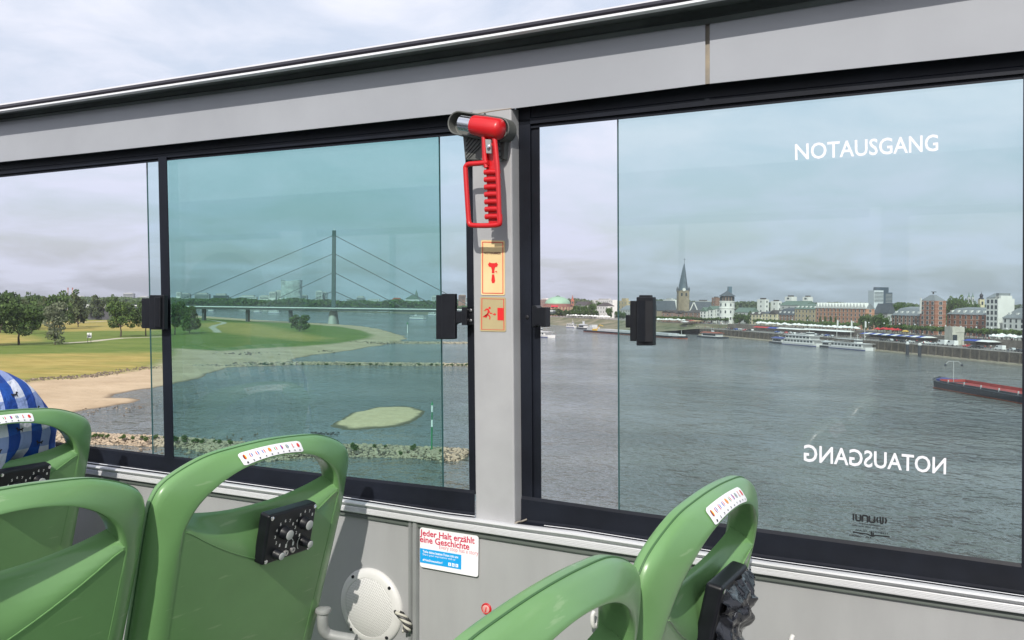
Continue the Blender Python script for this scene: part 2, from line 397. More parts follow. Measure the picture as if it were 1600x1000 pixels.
# ---- sliding windows
YF, YG1, YG2 = D + .026, D + .040, D + .056
G_LIGHT = glass_mat('pale_tinted_glass', (.76, .90, .905), .012)
G_DARK = glass_mat('teal_tinted_glass', (.53, .745, .70), .022)
G_RIGHT = glass_mat('green_tinted_glass', (.725, .865, .845), .022)
def vbar(b, tl, tr, bl, br, Y, th, n=1):
    a0, a1, c0, c1 = W(*tl, Y), W(*bl, Y), W(*tr, Y), W(*br, Y); o = Vector((0, th, 0))
    b.add([a0, a1, c1, c0, a0+o, a1+o, c1+o, c0+o], [(0,1,2,3),(4,7,6,5),(0,4,5,1),(3,2,6,7),(0,3,7,4),(1,5,6,2)])
def pane(win, tl, tr, bl, br, Y, m, th=.004):
    b = MB(); a0, a1, c0, c1 = W(*tl, Y), W(*bl, Y), W(*tr, Y), W(*br, Y)
    b.add([a0, a1, c1, c0], [(0,1,2,3)])
    p = bpart(b, 'glass_pane', m, win)
    for q0, q1 in ((a0, a1), (c0, c1)):      # thin dark teal strips down both sides of the pane
        e = MB(); e.add([q0 + Vector((-.0008, 0, 0)), q1 + Vector((-.0008, 0, 0)), q1 + Vector((.0008, .003, 0)), q0 + Vector((.0008, .003, 0))], [(0,1,2,3)])
        bpart(e, 'pane_edge', mat('glass_edge', (.03, .085, .09), .3), win)
    return p
def frame(name, xs, ct, cb, bars, label):
    b = MB()
    rows(b, xs, [(c_fas_bot, c_fas_bot, 0, YF+.004, -10), (c_fas_bot, ct, .52, YF+.002, 0), (c_fas_bot, ct, .56, YF, 0), (c_fas_bot, ct, .80, YF, 0), (c_fas_bot, ct, .83, YF+.006, 0), (c_fas_bot, ct, .9, YF+.006, 0), (c_fas_bot, ct, .92, YF+.002, 0), (ct, ct, 0, YF+.002, 0), (ct, ct, 0, YF+.05, 0)])
    rows(b, xs, [(cb, cb, 0, YF+.05, 1.0), (cb, cb, 0, YF, 0), (cb, c_frame_bot, .12, YF-.002, 0), (cb, c_frame_bot, .80, YF-.003, 0), (cb, c_frame_bot, .88, YF-.006, 0), (cb, c_frame_bot, 1, D-.002, 3)])
    for bb in bars: vbar(b, *bb)
    return bpart(b, name, M_BLACK, smooth=False)
xl = [x for x in XS if x < 740] + [742]
win1 = frame('sliding_window', xl, c_gt_l, c_glass_bot_l, [
    ((247, 246), (260, 245), (257, 716), (271, 718), YF - .002, .002),
    ((726.5, 205), (760, 200), (733.5, 772), (765, 772), YF, .05)], '')
xr = [806] + [x for x in XS if x > 810]
win2 = frame('sliding_window', xr, c_gt_r, c_glass_bot_r, [
    ((806, 160), (828, 158), (812, 812), (832, 815), YF, .004), ((828.5, 190), (842.5, 190), (832.5, 785), (845.3, 787), YF + .006, .002),
    ((1598.8, 118), (1616, 117), (1596.2, 888), (1614, 890), YF - .002, .03), ((2340, 30), (2700, -10), (2340, 1010), (2700, 1060), D - .001, .05)], '')
b = MB()
rows(b, xl, [(c_frame_bot, c_frame_bot, 0, D-.004, -3.6), (c_frame_bot, c_frame_bot, 0, D-.005, -2.6)]); rows(b, xr[1:], [(c_frame_bot, c_frame_bot, 0, D-.004, -3.6), (c_frame_bot, c_frame_bot, 0, D-.005, -2.6)])
bpart(b, 'frame_highlight', M_ALU)  # bright strip drawn for the thin highlight along the frame bottom
pane(win1, (228.5, 240), (760, 190), (238.5, 722), (760, 785), YG2, G_LIGHT)
pane(win1, (250, 240), (685.5, 205), (262, 722), (692.0, 772), YG1, G_DARK)
pane(win2, (964.8, 178), (1612, 112), (966.8, 806), (1612, 892), YG1, G_RIGHT)
pane(win2, (1603, 113), (2380, 35), (1603, 891), (2380, 1000), YG2, G_LIGHT)
pane(win1, (-520, 310), (-180, 280), (-520, 612), (-175, 664), YG2, G_LIGHT)

# latches on the sliding panes
def Wl(x, y, d): return W(x, y, D + d)
def latch_box(b, x0, x1, y0, y1, dn, df):      # box with front face at dn, back at df
    p = [Wl(x0, y0, dn), Wl(x1, y0, dn), Wl(x1, y1, dn), Wl(x0, y1, dn)]; o = Vector((0, df - dn, 0))
    b.add(p + [q + o for q in p], [(0,1,2,3),(4,7,6,5),(0,4,5,1),(1,5,6,2),(2,6,7,3),(3,7,4,0)])
b = MB()
latch_box(b, 681, 708, 461, 530, .004, .018); latch_box(b, 690, 711, 459, 529, -.002, .006)
b.prism([Wl(700, 481, .0), Wl(716, 487, .0), Wl(722, 486, .0), Wl(722, 504, .0), Wl(714, 505, .0), Wl(702, 512, .0)], (0, .012, 0))
latch_box(b, 721, 729, 480, 508, -.004, .02); latch_box(b, 727, 743, 482, 508, .006, .024)
bpart(b, 'latch', M_PLAST, win1, bevel=.0012)
b = MB(); b.lathe(Wl(735.5, 485, .005), (0, -1, 0), [(.0032, 0), (.0032, .001), (.002, .0015)], 10); b.lathe(Wl(735.5, 501, .005), (0, -1, 0), [(.0032, 0), (.0032, .001), (.002, .0015)], 10)
bpart(b, 'latch_screw', mat('worn_steel', (.35, .35, .36), .3, metal=1.0), win1)
b = MB(); latch_box(b, 233, 256, 461, 515, .002, .014); latch_box(b, 221, 234, 466, 513, .010, .016); latch_box(b, 241, 250, 464, 512, -.003, .006)
bpart(b, 'latch', M_PLAST, win1, bevel=.0015)
b = MB(); latch_box(b, 994, 1020, 464, 540, .0, .016); latch_box(b, 998, 1017, 461, 466, .004, .014); latch_box(b, 984, 994, 470, 533, .010, .018); latch_box(b, 977, 985, 492, 512, .014, .018)
b.add([Wl(997, 470, -.001), Wl(1008, 470, -.006), Wl(1020, 470, -.001), Wl(1020, 534, -.001), Wl(1008, 534, -.006), Wl(997, 534, -.001)], [(0,1,4,5),(1,2,3,4)])
bpart(b, 'latch', M_PLAST, win2, bevel=.0015)
b = MB()
b.prism([Wl(831, 478, .004), Wl(836, 477, .0), Wl(840, 481, .0), Wl(846, 480, .0), Wl(852, 480, .0), Wl(852, 511, .0), Wl(846, 511, .0), Wl(840, 508, .0), Wl(831, 512, .004)], (0, .02, 0))
bpart(b, 'catch_plate', M_PLAST, win2, bevel=.0012)
b = MB(); b.lathe(W(824, 495.5, YF), (0, -1, 0), [(.0035, 0), (.0035, .0015), (.002, .002)], 10); bpart(b, 'latch_screw', mat('dark_screw', (.05, .05, .055), .35, metal=.8), win2)

# lettering stuck on the right window: EXIT word in German, upright above, mirrored below
def quad(tl, tr, bl, br, Y):
    def fn(u, v):
        x = lerp(lerp(bl[0], br[0], u), lerp(tl[0], tr[0], u), v); y = lerp(lerp(bl[1], br[1], u), lerp(tl[1], tr[1], u), v)
        return W(x, y, Y)
    return fn
M_WLET = mat('white_vinyl_lettering', (.70, .70, .75), .6)
M_BLET = mat('black_print', (.008, .01, .012), .5)
b = MB(); text_map(b, 'NOTAUSGANG', quad((1242, 225), (1466, 209.5), (1242.5, 250.5), (1466, 236), YG1 - .001), bold=.012); bpart(b, 'exit_lettering', M_WLET, win2, fixn=False)
b = MB(); text_map(b, 'NOTAUSGANG', quad((1478.5, 715.5), (1256, 694), (1478, 741.5), (1256, 721), YG1 - .001), bold=.012); bpart(b, 'exit_lettering', M_WLET, win2, fixn=False)
def stroke(b, pts, w, Y):               # flat pen stroke through pixels
    P = [W(x, y, Y) for x, y in pts]
    for i, (p, q) in enumerate(zip(P, P[1:])):
        t = (q - p); t.normalize(); n = Vector((-t.z, 0, t.x)) * (w / 2); e = t * (w * .25)
        yy = Vector((0, -.00004 * (i % 3), 0))
        b.add([p - n - e + yy, q - n + e + yy, q + n + e + yy, p + n - e + yy], [(0,1,2,3)])
def maker_mark(win, ox, oy, s):
    b = MB(); f = lambda L: [(ox + x * s, oy + y * s + (x * s) * .12) for x, y in L]; Y = YG1 - .001
    w = .0026 * s
    for L in ([(0, 0), (0, 9)], [(4, 0), (4, 7.5), (5.5, 9), (9.5, 9), (11, 7.5), (11, 0)], [(14, 9.5), (14, 2), (15.5, 0), (20.5, 0), (22, 2), (22, 9.5)],
              [(25, 0), (25, 7.5), (26.5, 9), (31.5, 9), (33, 7.5), (33, 0)], [(38, .5), (36.6, 4), (38, 8)], [(50, .5), (51.4, 4), (50, 8)],
              [(42, -.5), (42, 7.5), (43, 9), (45, 9), (46, 7.5), (46, -.5)]): stroke(b, f(L), w, Y)
    stroke(b, f([(-.5, 28), (22, 28.5), (29, 31), (34, 29), (56, 28.5)]), w * .8, Y)
    stroke(b, f([(29, 31), (28, 24.5)]), w, Y); stroke(b, f([(32, 31), (31, 26)]), w * .7, Y)
    P = f([(40, 0)])
    for s_, y0, y1, x0, x1 in (('CARROCERIAS AUTOBUSES', 12.0, 14.4, 42, 8), ('Tel. (34) 988 000 000', 16.2, 19, 50, -3), ('TEMPERED  GLASS', 22.5, 25.4, 55, 3), ('43R - 000066', 32.0, 34.8, 29, -7)):
        a, c = f([(x0, y0), (x1, y0)]), f([(x0, y1), (x1, y1)])
        text_map(b, s_, quad(a[0], a[1], c[0], c[1], Y), bold=.02)
    bpart(b, 'maker_mark', M_BLET, win, fixn=False)
maker_mark(win2, 1333.5, 803.5, 1.0)
maker_mark(win1, 462, 692, .62); maker_mark(win1, 424, 684, .62)

# ---- opposite side of the deck (seen in the reflections) with its own openings
b = MB(); YO = -1.02
b.box((-6, YO - .05, -1.2), (2.5, YO, -.42)); b.box((-6, YO - .05, .36), (2.5, YO, .56))
for x in (-5.2, -3.6, -2.0, -.55, 1.0, 2.4): b.box((x, YO - .049, -.42), (x + .10, YO - .001, .36))
bpart(b, 'opposite_wall', M_PANEL)
b = MB()
for x in (-5.1, -3.5, -1.9, -.45, 1.1):
    b.box((x, YO - .04, -.415), (x + 1.3, YO - .01, -.38)); b.box((x, YO - .04, .32), (x + 1.3, YO - .01, .355)); b.box((x + .5, YO - .039, -.40), (x + .52, YO - .011, .33))
bpart(b, 'opposite_window_frame', M_BLACK)

# ================================================================== THINGS FIXED TO THE WALL
M_RED = mat('red_hammer_plastic', (.50, .008, .012), .36, var=.08, vscale=12, coat=.3)
M_GREYPL = mat('dark_grey_plastic', (.10, .105, .10), .5, var=.15, vscale=20, bump=.03, bscale=300, bdist=.001)
M_STEEL = mat('polished_steel', (.75, .76, .77), .16, metal=1.0)
def Hp(x, y, o): return W(x, y, D - (o * 1.8 if o > .012 else o))
hb = Hp(765, 255, 0)
holder = thing('hammer_holder', 'dark grey ribbed plastic holder screwed to the grey window pillar', 'holder', hb, bus=True)
ho = tuple(hb)
b = MB()
b.prism([Hp(*p, .001) for p in ((727, 205), (745, 208), (757, 213), (757, 251), (731, 250.5))], (0, -.010, 0))
b.prism([Hp(*p, .001) for p in ((757, 206), (796, 215), (793, 250), (757, 252))], (0, -.014, 0))
b.build('base_plate', M_GREYPL, holder, ho, bevel=.001)
for i in range(6):
    b = MB(); x = 728 + i * 4.2
    p0, p1 = Hp(728 + max(0, i - 4) * 4, 222 + min(i, 4) * 6.5, .0112), Hp(min(728 + (i + 1) * 6.5, 755), 211 + max(0, i - 3) * 7, .0112)
    b.obox(p0, p1 - p0, Vector((.0022, 0, .001)), Vector((0, -.0012, 0)))
    b.build('rib', M_PLAST, holder, ho)
b = MB()   # tray round the barrel: an open trough of U section, rounded at both ends
A0, A1 = Hp(722, 194, .012), Hp(786, 204, .012); ax = (A1 - A0).normalized(); upv = Vector((0, -1, 0)).cross(ax); upv = -upv if upv.z < 0 else upv
def oval(o, r, grow=0, n=10):
    out = []
    for k in range(n + 1): q = math.pi / 2 + math.pi * k / n; out.append(A0 + ax * math.cos(q) * r + upv * math.sin(q) * r)
    for k in range(n + 1): q = -math.pi / 2 + math.pi * k / n; out.append(A1 + ax * math.cos(q) * r + upv * math.sin(q) * r)
    return [p + Vector((0, o, 0)) for p in out]
r1, r2 = .0215, .0185
lo, hi, hi2, lo2 = oval(.011, r1), oval(-.016, r1), oval(-.016, r2), oval(.006, r2)
n = len(lo); vs = lo + hi + hi2 + lo2
b.add(vs, [(j*n+i, j*n+(i+1) % n, (j+1)*n+(i+1) % n, (j+1)*n+i) for j in range(3) for i in range(n)] + [tuple(3*n + i for i in range(n))])
b.build('tray', M_GREYPL, holder, ho, bevel=.001)
for i in range(4):
    b = MB(); y = 222 + i * 8.5
    b.prism([Hp(779, y, .012), Hp(784, y, .012), Hp(785, y + 5.5, .012), Hp(780, y + 5.5, .012)], (0, -.012, 0)); b.build('clip_tooth', M_GREYPL, holder, ho, bevel=.0008)
b = MB(); b.lathe(Hp(758, 179.5, .0), (0, -1, 0), [(.003, 0), (.003, .0015), (.0015, .002)], 10); b.build('screw', M_PLAST, holder, ho)
ham = thing('emergency_hammer', 'red emergency hammer with steel head and ribbed loop handle hanging on the grey pillar', 'hammer', hb, bus=True)
b = MB(); hs = Hp(719, 192, .026); he = Hp(741, 195.5, .026); d_ = (he - hs)
b.lathe(hs, d_, [(.011, 0), (.0135, .002), (.0135, d_.length)], 24); b.build('steel_head', M_STEEL, ham, ho, smooth=True)
b = MB(); hs = Hp(738, 195, .028); he = Hp(779, 202, .028); d_ = he - hs; L = d_.length
b.lathe(hs, d_, [(.010, 0), (.0165, .002), (.0175, .006), (.0185, L * .5)] + [(.0185 * math.cos(q), L + .006 * math.sin(q) * 1.8) for q in (0, .3, .6, .9, 1.2, 1.45)], 28); b.build('barrel', M_RED, ham, ho, smooth=True)
b = MB()
R_ = lambda pts, r, o: b.tube([Hp(x, y, o) for x, y in pts], r, 10)
R_([(755.5, 207), (757, 230), (758.5, 255), (760, 262)], .0042, .030); R_([(772, 208), (774.5, 232), (777.5, 262), (779, 300), (780.5, 349)], .0044, .030)
b.prism([Hp(*p, .022) for p in ((757, 206), (774, 208), (779, 262), (781, 350), (768, 351), (764, 262), (758, 250))], (0, -.010, 0))
for k in range(7):
    y = 268.5 + k * 11.6
    R_([(757.5 + k * .25, y + .8), (768, y), (780.5 + k * .15, y)], .0048, .029)
b.build('grip', M_RED, ham, ho, smooth=True)
b = MB()
loop = catmull([Hp(x, y, .030) for x, y in ((763, 254), (745, 255.5), (733, 256.5), (728, 260), (727.5, 268), (730, 310), (732, 340), (733.5, 349), (738, 352), (760, 352.5), (778, 351), (781, 347), (781, 335))], 5)
b.tube(loop, .0046, 10); b.build('hand_guard', M_RED, ham, ho, smooth=True)
b = MB(); b.prism([Hp(*p, .033) for p in ((759.5, 218), (768, 218.5), (769, 240.5), (761, 240))], (0, -.004, 0)); o1 = b.build('lock_plate', mat('grey_lock_plastic', (.25, .26, .26), .4), ham, ho, bevel=.001)
b = MB(); b.lathe(Hp(763.5, 229, .037), (0, -1, 0), [(.0034, 0), (.0034, .0015), (.0022, .0022)], 14); b.build('lock_screw', M_STEEL, ham, ho)
b = MB(); b.tube(catmull([W(804, 819, D - .001), W(809, 815.5, D + .004), W(815, 814.5, D + .012), W(823, 811.5, D + .02)], 4), .0016, 6); bpart(b, 'sealant_bead', M_JOINT)
b = MB(); b.tube([W(741, 178.5, D - .001), W(770, 173.5, D - .001), W(799, 169.5, D - .001)], .0008, 5); bpart(b, 'sealant_bead', mat('brown_sealant', (.22, .17, .12), .8))
# stickers on the pillar
M_CREAM = mat('cream_sticker', (.66, .50, .25), .35, var=.05, vscale=14, col2=(.70, .55, .30)); M_CREAM_DIM = mat('tan_sticker', (.40, .33, .18), .3, var=.05, vscale=14)  # exit sticker darkened: reflection on its shiny face put into the colour
M_REDP = mat('red_print', (.62, .02, .02), .4)
def sticker(name, label, cat, tl, tr, bl, br, m, Y, rad=.06, th=.0008, n=5):
    c = W((tl[0] + br[0]) / 2, (tl[1] + br[1]) / 2, Y); t = thing(name, label, cat, c, bus=True); f = quad(tl, tr, bl, br, Y)
    w = (f(1, 0) - f(0, 0)).length; h = (f(0, 1) - f(0, 0)).length; ru = rad * min(w, h) / w; rv = rad * min(w, h) / h; P = []
    for cu, cv, q0 in ((1-ru, 1-rv, 0), (ru, 1-rv, 1), (ru, rv, 2), (1-ru, rv, 3)):
        for k in range(n + 1):
            q = (q0 + k / n) * math.pi / 2; P.append(f(cu + ru * math.cos(q), cv + rv * math.sin(q)))
    b = MB(); b.prism([p + Vector((0, th, 0)) for p in P], (0, -th, 0)); b.build('backing', m, t, tuple(c))
    return t, f, tuple(c)
def prints(t, c, fn_, m, name='print'):
    b = MB(); fn_(b); b.build(name, m, t, c, fixn=False)
def rectf(b, f, u0, v0, u1, v1): b.add([f(u0, v0), f(u1, v0), f(u1, v1), f(u0, v1)], [(0, 1, 2, 3)])
def polyf(b, f, P): b.add([f(u, v) for u, v in P], [tuple(range(len(P)))])
YSt = D - .0022
t, f, c = sticker('hammer_sticker', 'tall cream sticker with a red hammer symbol below the emergency hammer', 'sticker', (751.5, 375), (788.5, 376), (751.5, 461), (788.8, 461.5), M_CREAM, YSt)
fo = lambda f: (lambda u, v: f(u, v) - Vector((0, .0004, 0)))
g = fo(f)
def border(b, g, e=.055, w=.028, ev=None):
    ev = ev or e * .45; wv = w * .42
    rectf(b, g, e, ev, 1-e, ev+wv); rectf(b, g, e, 1-ev-wv, 1-e, 1-ev); rectf(b, g, e, ev+wv, e+w, 1-ev-wv); rectf(b, g, 1-e-w, ev+wv, 1-e, 1-ev-wv)
def hp(b):
    border(b, g, .06, .03, .03)
    polyf(b, g, [(.30, .56), (.36, .60), (.44, .585), (.58, .585), (.66, .60), (.72, .56), (.68, .52), (.60, .51), (.57, .46), (.57, .40), (.46, .40), (.46, .46), (.43, .51), (.34, .52)])
    polyf(b, g, [(.47, .38), (.56, .38), (.60, .26), (.56, .22), (.47, .22), (.44, .27)]); rectf(b, g, .60, .425, .68, .44); rectf(b, g, .66, .40, .68, .425)
prints(t, c, hp, M_REDP)
prints(t, c, lambda b: text_map(b, 'NOTHAMMER', lambda u, v: g(.13 + .72 * u, .745 + .045 * v), bold=.02), mat('brown_print', (.10, .03, .03), .5), 'lettering')
t, f, c = sticker('exit_sticker', 'square cream sticker with a red running figure and door on the grey pillar', 'sticker', (750.3, 463.5), (790, 464.5), (749.8, 517.5), (790.5, 518.5), M_CREAM_DIM, YSt)
g2 = fo(f)
def ex(b):
    border(b, g2, .06, .025, .05)
    rectf(b, g2, .68, .33, .91, .69)
    polyf(b, g2, [(.50, .515), (.56, .515), (.56, .545), (.63, .50), (.56, .455), (.56, .485), (.50, .485)])
    n = 12; polyf(b, g2, [(.375 + .042 * math.cos(k * 2 * math.pi / n), .68 + .034 * math.sin(k * 2 * math.pi / n)) for k in range(n)])
    polyf(b, g2, [(.24, .665), (.33, .66), (.37, .61), (.41, .54), (.48, .54), (.48, .515), (.385, .51), (.355, .56), (.33, .50), (.38, .46), (.41, .43), (.40, .35), (.36, .35), (.37, .42), (.30, .47), (.26, .43), (.12, .43), (.12, .405), (.26, .40), (.29, .45), (.28, .52), (.30, .60), (.25, .63), (.20, .58), (.165, .60)])
prints(t, c, ex, M_REDP)
# information sticker
M_WSTK = mat('white_sticker', (.78, .78, .80), .35, var=.02, vscale=9)
t, f, c = sticker('information_sticker', 'white sticker with red headline and blue box on the lower wall panel', 'sticker', (656.3, 823.5), (747.8, 837.5), (656.3, 885.5), (747, 902), M_WSTK, D - .0062, .07)
g3 = fo(f); M_CRIM = mat('crimson_print', (.55, .015, .07), .4); M_BLUP = mat('blue_print', (.01, .33, .72), .4)
prints(t, c, lambda b: (text_map(b, 'Jeder Halt erzählt', lambda u, v: g3(.0 + .935 * u, .745 + .205 * v), bold=.02), text_map(b, 'eine Geschichte', lambda u, v: g3(.0 + .845 * u, .625 + .165 * v), bold=.02)), M_CRIM, 'headline')
prints(t, c, lambda b: text_map(b, 'Every stop has a story', lambda u, v: g3(.33 + .67 * u, .50 + .13 * v), bold=-.004), mat('rose_print', (.62, .16, .22), .4), 'subtitle')
prints(t, c, lambda b: rectf(b, g3, .002, .115, .71, .475), M_BLUP, 'blue_box')
g4 = lambda u, v: g3(u, v) - Vector((0, .0004, 0))
def wt(b):
    text_map(b, 'Teile deine besten Fotos mit uns', lambda u, v: g4(.05 + .61 * u, .375 + .062 * v), bold=.02)
    text_map(b, 'Share your impressions with us', lambda u, v: g4(.05 + .56 * u, .295 + .06 * v))
    text_map(b, '#VisitDuesseldorf', lambda u, v: g4(.05 + .34 * u, .165 + .06 * v), bold=.02)
    for k in range(3): rectf(b, g4, .49 + .062 * k, .155, .535 + .062 * k, .235)
prints(t, c, wt, mat('white_print', (.85, .85, .87), .4), 'white_lettering')
g5 = lambda u, v: g4(u, v) - Vector((0, .0004, 0))
def ic(b):
    text_map(b, 'f', lambda u, v: g5(.507 + .013 * u, .168 + .055 * v), bold=.03)
    rectf(b, g5, .566, .18, .583, .21); rectf(b, g5, .628, .17, .634, .222); rectf(b, g5, .624, .205, .642, .212)
prints(t, c, ic, M_BLUP, 'icon')
# round loudspeaker on the wall
M_WPL = mat('off_white_plastic', (.56, .56, .545), .4, var=.06, vscale=14)
sc_ = W(581, 947, D); SR = (W(628.5, 950, D).x - W(533, 940, D).x) / 2
spk = thing('wall_speaker', 'round off-white loudspeaker with perforated grille on the lower wall panel', 'speaker', sc_, bus=True)
so = tuple(sc_)
b = MB(); b.lathe(sc_, (0, -1, 0), [(SR, 0), (SR, .003), (SR - .003, .0065), (SR - .010, .0095), (SR - .017, .0105), (SR - .0175, .0095)], 56); b.build('rim', M_WPL, spk, so, smooth=True)
mg = mat('grille_plastic', (.62, .62, .60), .45)
gt_ = mg.node_tree; co_ = N(gt_, 'ShaderNodeTexCoord'); vo = N(gt_, 'ShaderNodeTexVoronoi', Scale=330.0); vo.inputs['Randomness'].default_value = .12
mp_ = N(gt_, 'ShaderNodeMapping'); mp_.inputs['Rotation'].default_value = (0, .5, 0); mp_.inputs['Scale'].default_value = (.75, 0, 1.15); gt_.links.new(co_.outputs['Object'], mp_.inputs[0]); gt_.links.new(mp_.outputs[0], vo.inputs['Vector'])
rr_ = N(gt_, 'ShaderNodeValToRGB'); rr_.color_ramp.elements[0].position = .22; rr_.color_ramp.elements[0].color = (.30, .30, .295, 1); rr_.color_ramp.elements[1].position = .42; rr_.color_ramp.elements[1].color = (.60, .60, .585, 1)
gt_.links.new(vo.outputs['Distance'], rr_.inputs[0]); gt_.links.new(rr_.outputs[0], gt_.nodes['Principled BSDF'].inputs['Base Color'])
b = MB(); b.lathe(sc_, (0, -1, 0), [(SR - .017, .0098), (SR - .025, .013), (SR - .040, .0165), (.020, .0195), (.002, .020)], 48); b.build('grille', mg, spk, so, smooth=True)
for q in (2.2, .75, 4.0, 5.4):
    b = MB(); b.lathe(sc_ + Vector((math.cos(q) * (SR - .008), -.0088, math.sin(q) * (SR - .008))), (0, -1, 0), [(.0035, 0), (.003, .002), (.001, .0028)], 10); b.build('screw', M_PLAST, spk, so)
cb = W(634, 962, D); cab = thing('cable_bundle', 'short twisted bundle of black and white wires beside the round loudspeaker', 'cable', cb, bus=True)
for k in range(4):
    pts = []
    for i in range(22):
        s_ = i / 21; q = s_ * 9 + k * 1.57
        pts.append(lerp(W(624, 954, D - .012), W(637, 985, D - .012), s_) + Vector((math.cos(q) * .006 + .012 * math.sin(s_ * 3.1), -.006 + math.sin(q) * .006, 0)))
    b = MB(); b.tube(pts, .0028, 7); b.build('wire', [mat('dark_wire', (.03, .03, .03), .5), mat('pale_wire', (.45, .44, .38), .5)][k % 2], cab, tuple(cb), smooth=True)
M_BRK = mat('dull_white_bracket', (.26, .27, .27), .5, var=.1, vscale=30); br_ = W(520, 975, D - .10); brk = thing('white_bracket', 'bent off-white plastic bracket between the green seat back and the loudspeaker', 'bracket', br_, bus=True)
b = MB(); b.tube(catmull([W(505, 955, D - .13), W(504, 968, D - .13), W(506, 984, D - .125), W(518, 993, D - .115), W(556, 1000, D - .10)], 6), .0105, 14); b.build('arm', M_BRK, brk, tuple(br_), smooth=True)
b = MB(); b.lathe(W(505, 954, D - .13), (0, 0, 1), [(.0135, -.004), (.015, 0), (.014, .004), (.006, .006)], 18); b.build('cap', M_BRK, brk, tuple(br_), smooth=True)
rb = W(760.5, 951, D); rl = thing('wall_lock', 'small round red lock with pale keyhole insert on the lower wall panel', 'lock', rb, bus=True)
b = MB(); b.lathe(rb, (0, -1, 0), [(.0105, 0), (.0105, .002), (.009, .0035), (.0075, .0025)], 24); b.build('ring', M_RED, rl, tuple(rb), smooth=True)
b = MB(); b.lathe(rb + Vector((0, -.001, 0)), (0, -1, 0), [(.0074, 0), (.0074, .0022), (.006, .003)], 18); b.build('insert', mat('pink_insert', (.60, .30, .28), .3), rl, tuple(rb), smooth=True)
b = MB(); b.obox(rb + Vector((-.001, -.0048, -.005)), (.002, 0, 0), (0, .001, 0), (.0015, 0, .009)); b.build('keyhole', M_REDP, rl, tuple(rb))
for px, py in ((1237, 1000), (927, 962)):
    p = W(px, py, D - .02); kk = thing('coat_hook', 'small white hook low on the wall, ' + ('under the wide right window' if px > 1000 else 'seen through a green seat handle'), 'hook', p, bus=True)
    b = MB(); b.tube(catmull([p + Vector((0, .02, -.02)), p + Vector((0, 0, -.018)), p + Vector((0, -.004, 0)), p + Vector((.002, 0, .008))], 5), [.0038] * 15 + [.003], 10); b.build('stem', M_WPL, kk, tuple(p), smooth=True)

# ================================================================== SEATS
def seat_green():
    m = mat('green_seat_plastic', (.140, .285, .108), .33, var=.09, vscale=5, detail=9, bump=.02, bscale=500, coat=.15, bdist=.0005)
    t = m.node_tree; p = t.nodes['Principled BSDF']; src = p.inputs['Base Color'].links[0].from_socket
    co = N(t, 'ShaderNodeTexCoord'); mp = N(t, 'ShaderNodeMapping'); mp.inputs['Scale'].default_value = (3, 5, 40); mp.inputs['Rotation'].default_value = (.5, .3, .2)
    n = N(t, 'ShaderNodeTexNoise', Scale=3.0, Detail=4.0); t.links.new(co.outputs['Object'], mp.inputs[0]); t.links.new(mp.outputs[0], n.inputs['Vector'])
    mr = N(t, 'ShaderNodeMapRange'); mr.inputs['From Min'].default_value = .655; mr.inputs['From Max'].default_value = .70; mr.inputs['To Max'].default_value = .30; t.links.new(n.outputs['Fac'], mr.inputs['Value'])
    mx = N(t, 'ShaderNodeMix', data_type='RGBA'); mx.inputs[7].default_value = (.34, .44, .27, 1); t.links.new(mr.outputs[0], mx.inputs[0]); t.links.new(src, mx.inputs[6]); t.links.new(mx.outputs[2], p.inputs['Base Color'])
    return m
M_SEAT = seat_green()
M_SEAM = mat('seat_seam', (.05, .13, .045), .6)
M_LEG = mat('seat_frame_metal', (.06, .06, .065), .45)
TS = math.radians(14.4)
VD = Vector((-math.sin(TS), 0, -math.cos(TS))); ND = Vector((math.cos(TS), 0, -math.sin(TS)))
def SL(w, v, n): return VD * (v * .98) + ND * (n * .70) + Vector((0, w * .995, 0))     # seat local: across, down the back, rearward
HO = [(-.206, .62), (-.215, .40), (-.219, .22), (-.221, .10), (-.217, .060), (-.196, .034), (-.134, .010), (-.07, .0025), (0, 0)]
HI = [(-.150, .62), (-.163, .40), (-.173, .22), (-.175, .130), (-.171, .103), (-.153, .071), (-.115, .042), (-.065, .0235), (0, .0165)]
def fullpath(L):
    P = [(w, v, 0) for w, v in L] + [(-w, v, 0) for w, v in L[-2::-1]]
    return catmull(P, 7)
PO, PI_ = fullpath(HO), fullpath(HI); NP = len(PO); NMAX = .042
PROF = [(.10, -.019), (.04, -.018), (.005, -.013), (0, -.003), (.0, .003), (.02, .0075), (.06, .012), (.16, .0175), (.40, .0275), (.70, .0375), (.90, NMAX), (.965, .0420), (1.0, .039), (1.005, .03), (1.0, .0), (.98, -.013), (.90, -.019)]
def top_amount(k): return sstep(.15, .075, PO[k].y)         # 1 on the top arch, 0 on the posts
def prof_n(k, n):
    # the posts stand fuller than the arch: rear face rises quicker next to the outer edge
    return n
def band(k, lat, n): 
    p = PO[k].lerp(PI_[k], lat)
    post = 1 - top_amount(k)
    if 0 < n and lat < .9: n = n + post * .006 * math.sin(math.pi * min(1, lat / .9)) ** .8 * (1 if lat > .005 else 0)
    if lat >= .9 and n > .034: n = lerp(n, NMAX, post)
    return SL(p.x, p.y, n)
def hole_bottom(w): a = abs(w) / .172; return .1155 - .024 * a ** 2.2
def panel_n(w, v):
    b = hole_bottom(w); return .001 + .0400 * sstep(0, .085 - .068 * min(1, abs(w) / .165), v - b) ** .8 + .003 * math.sin(min(1, max(0, (v - b) / .5)) * math.pi) * (1 - (w / .18) ** 2)
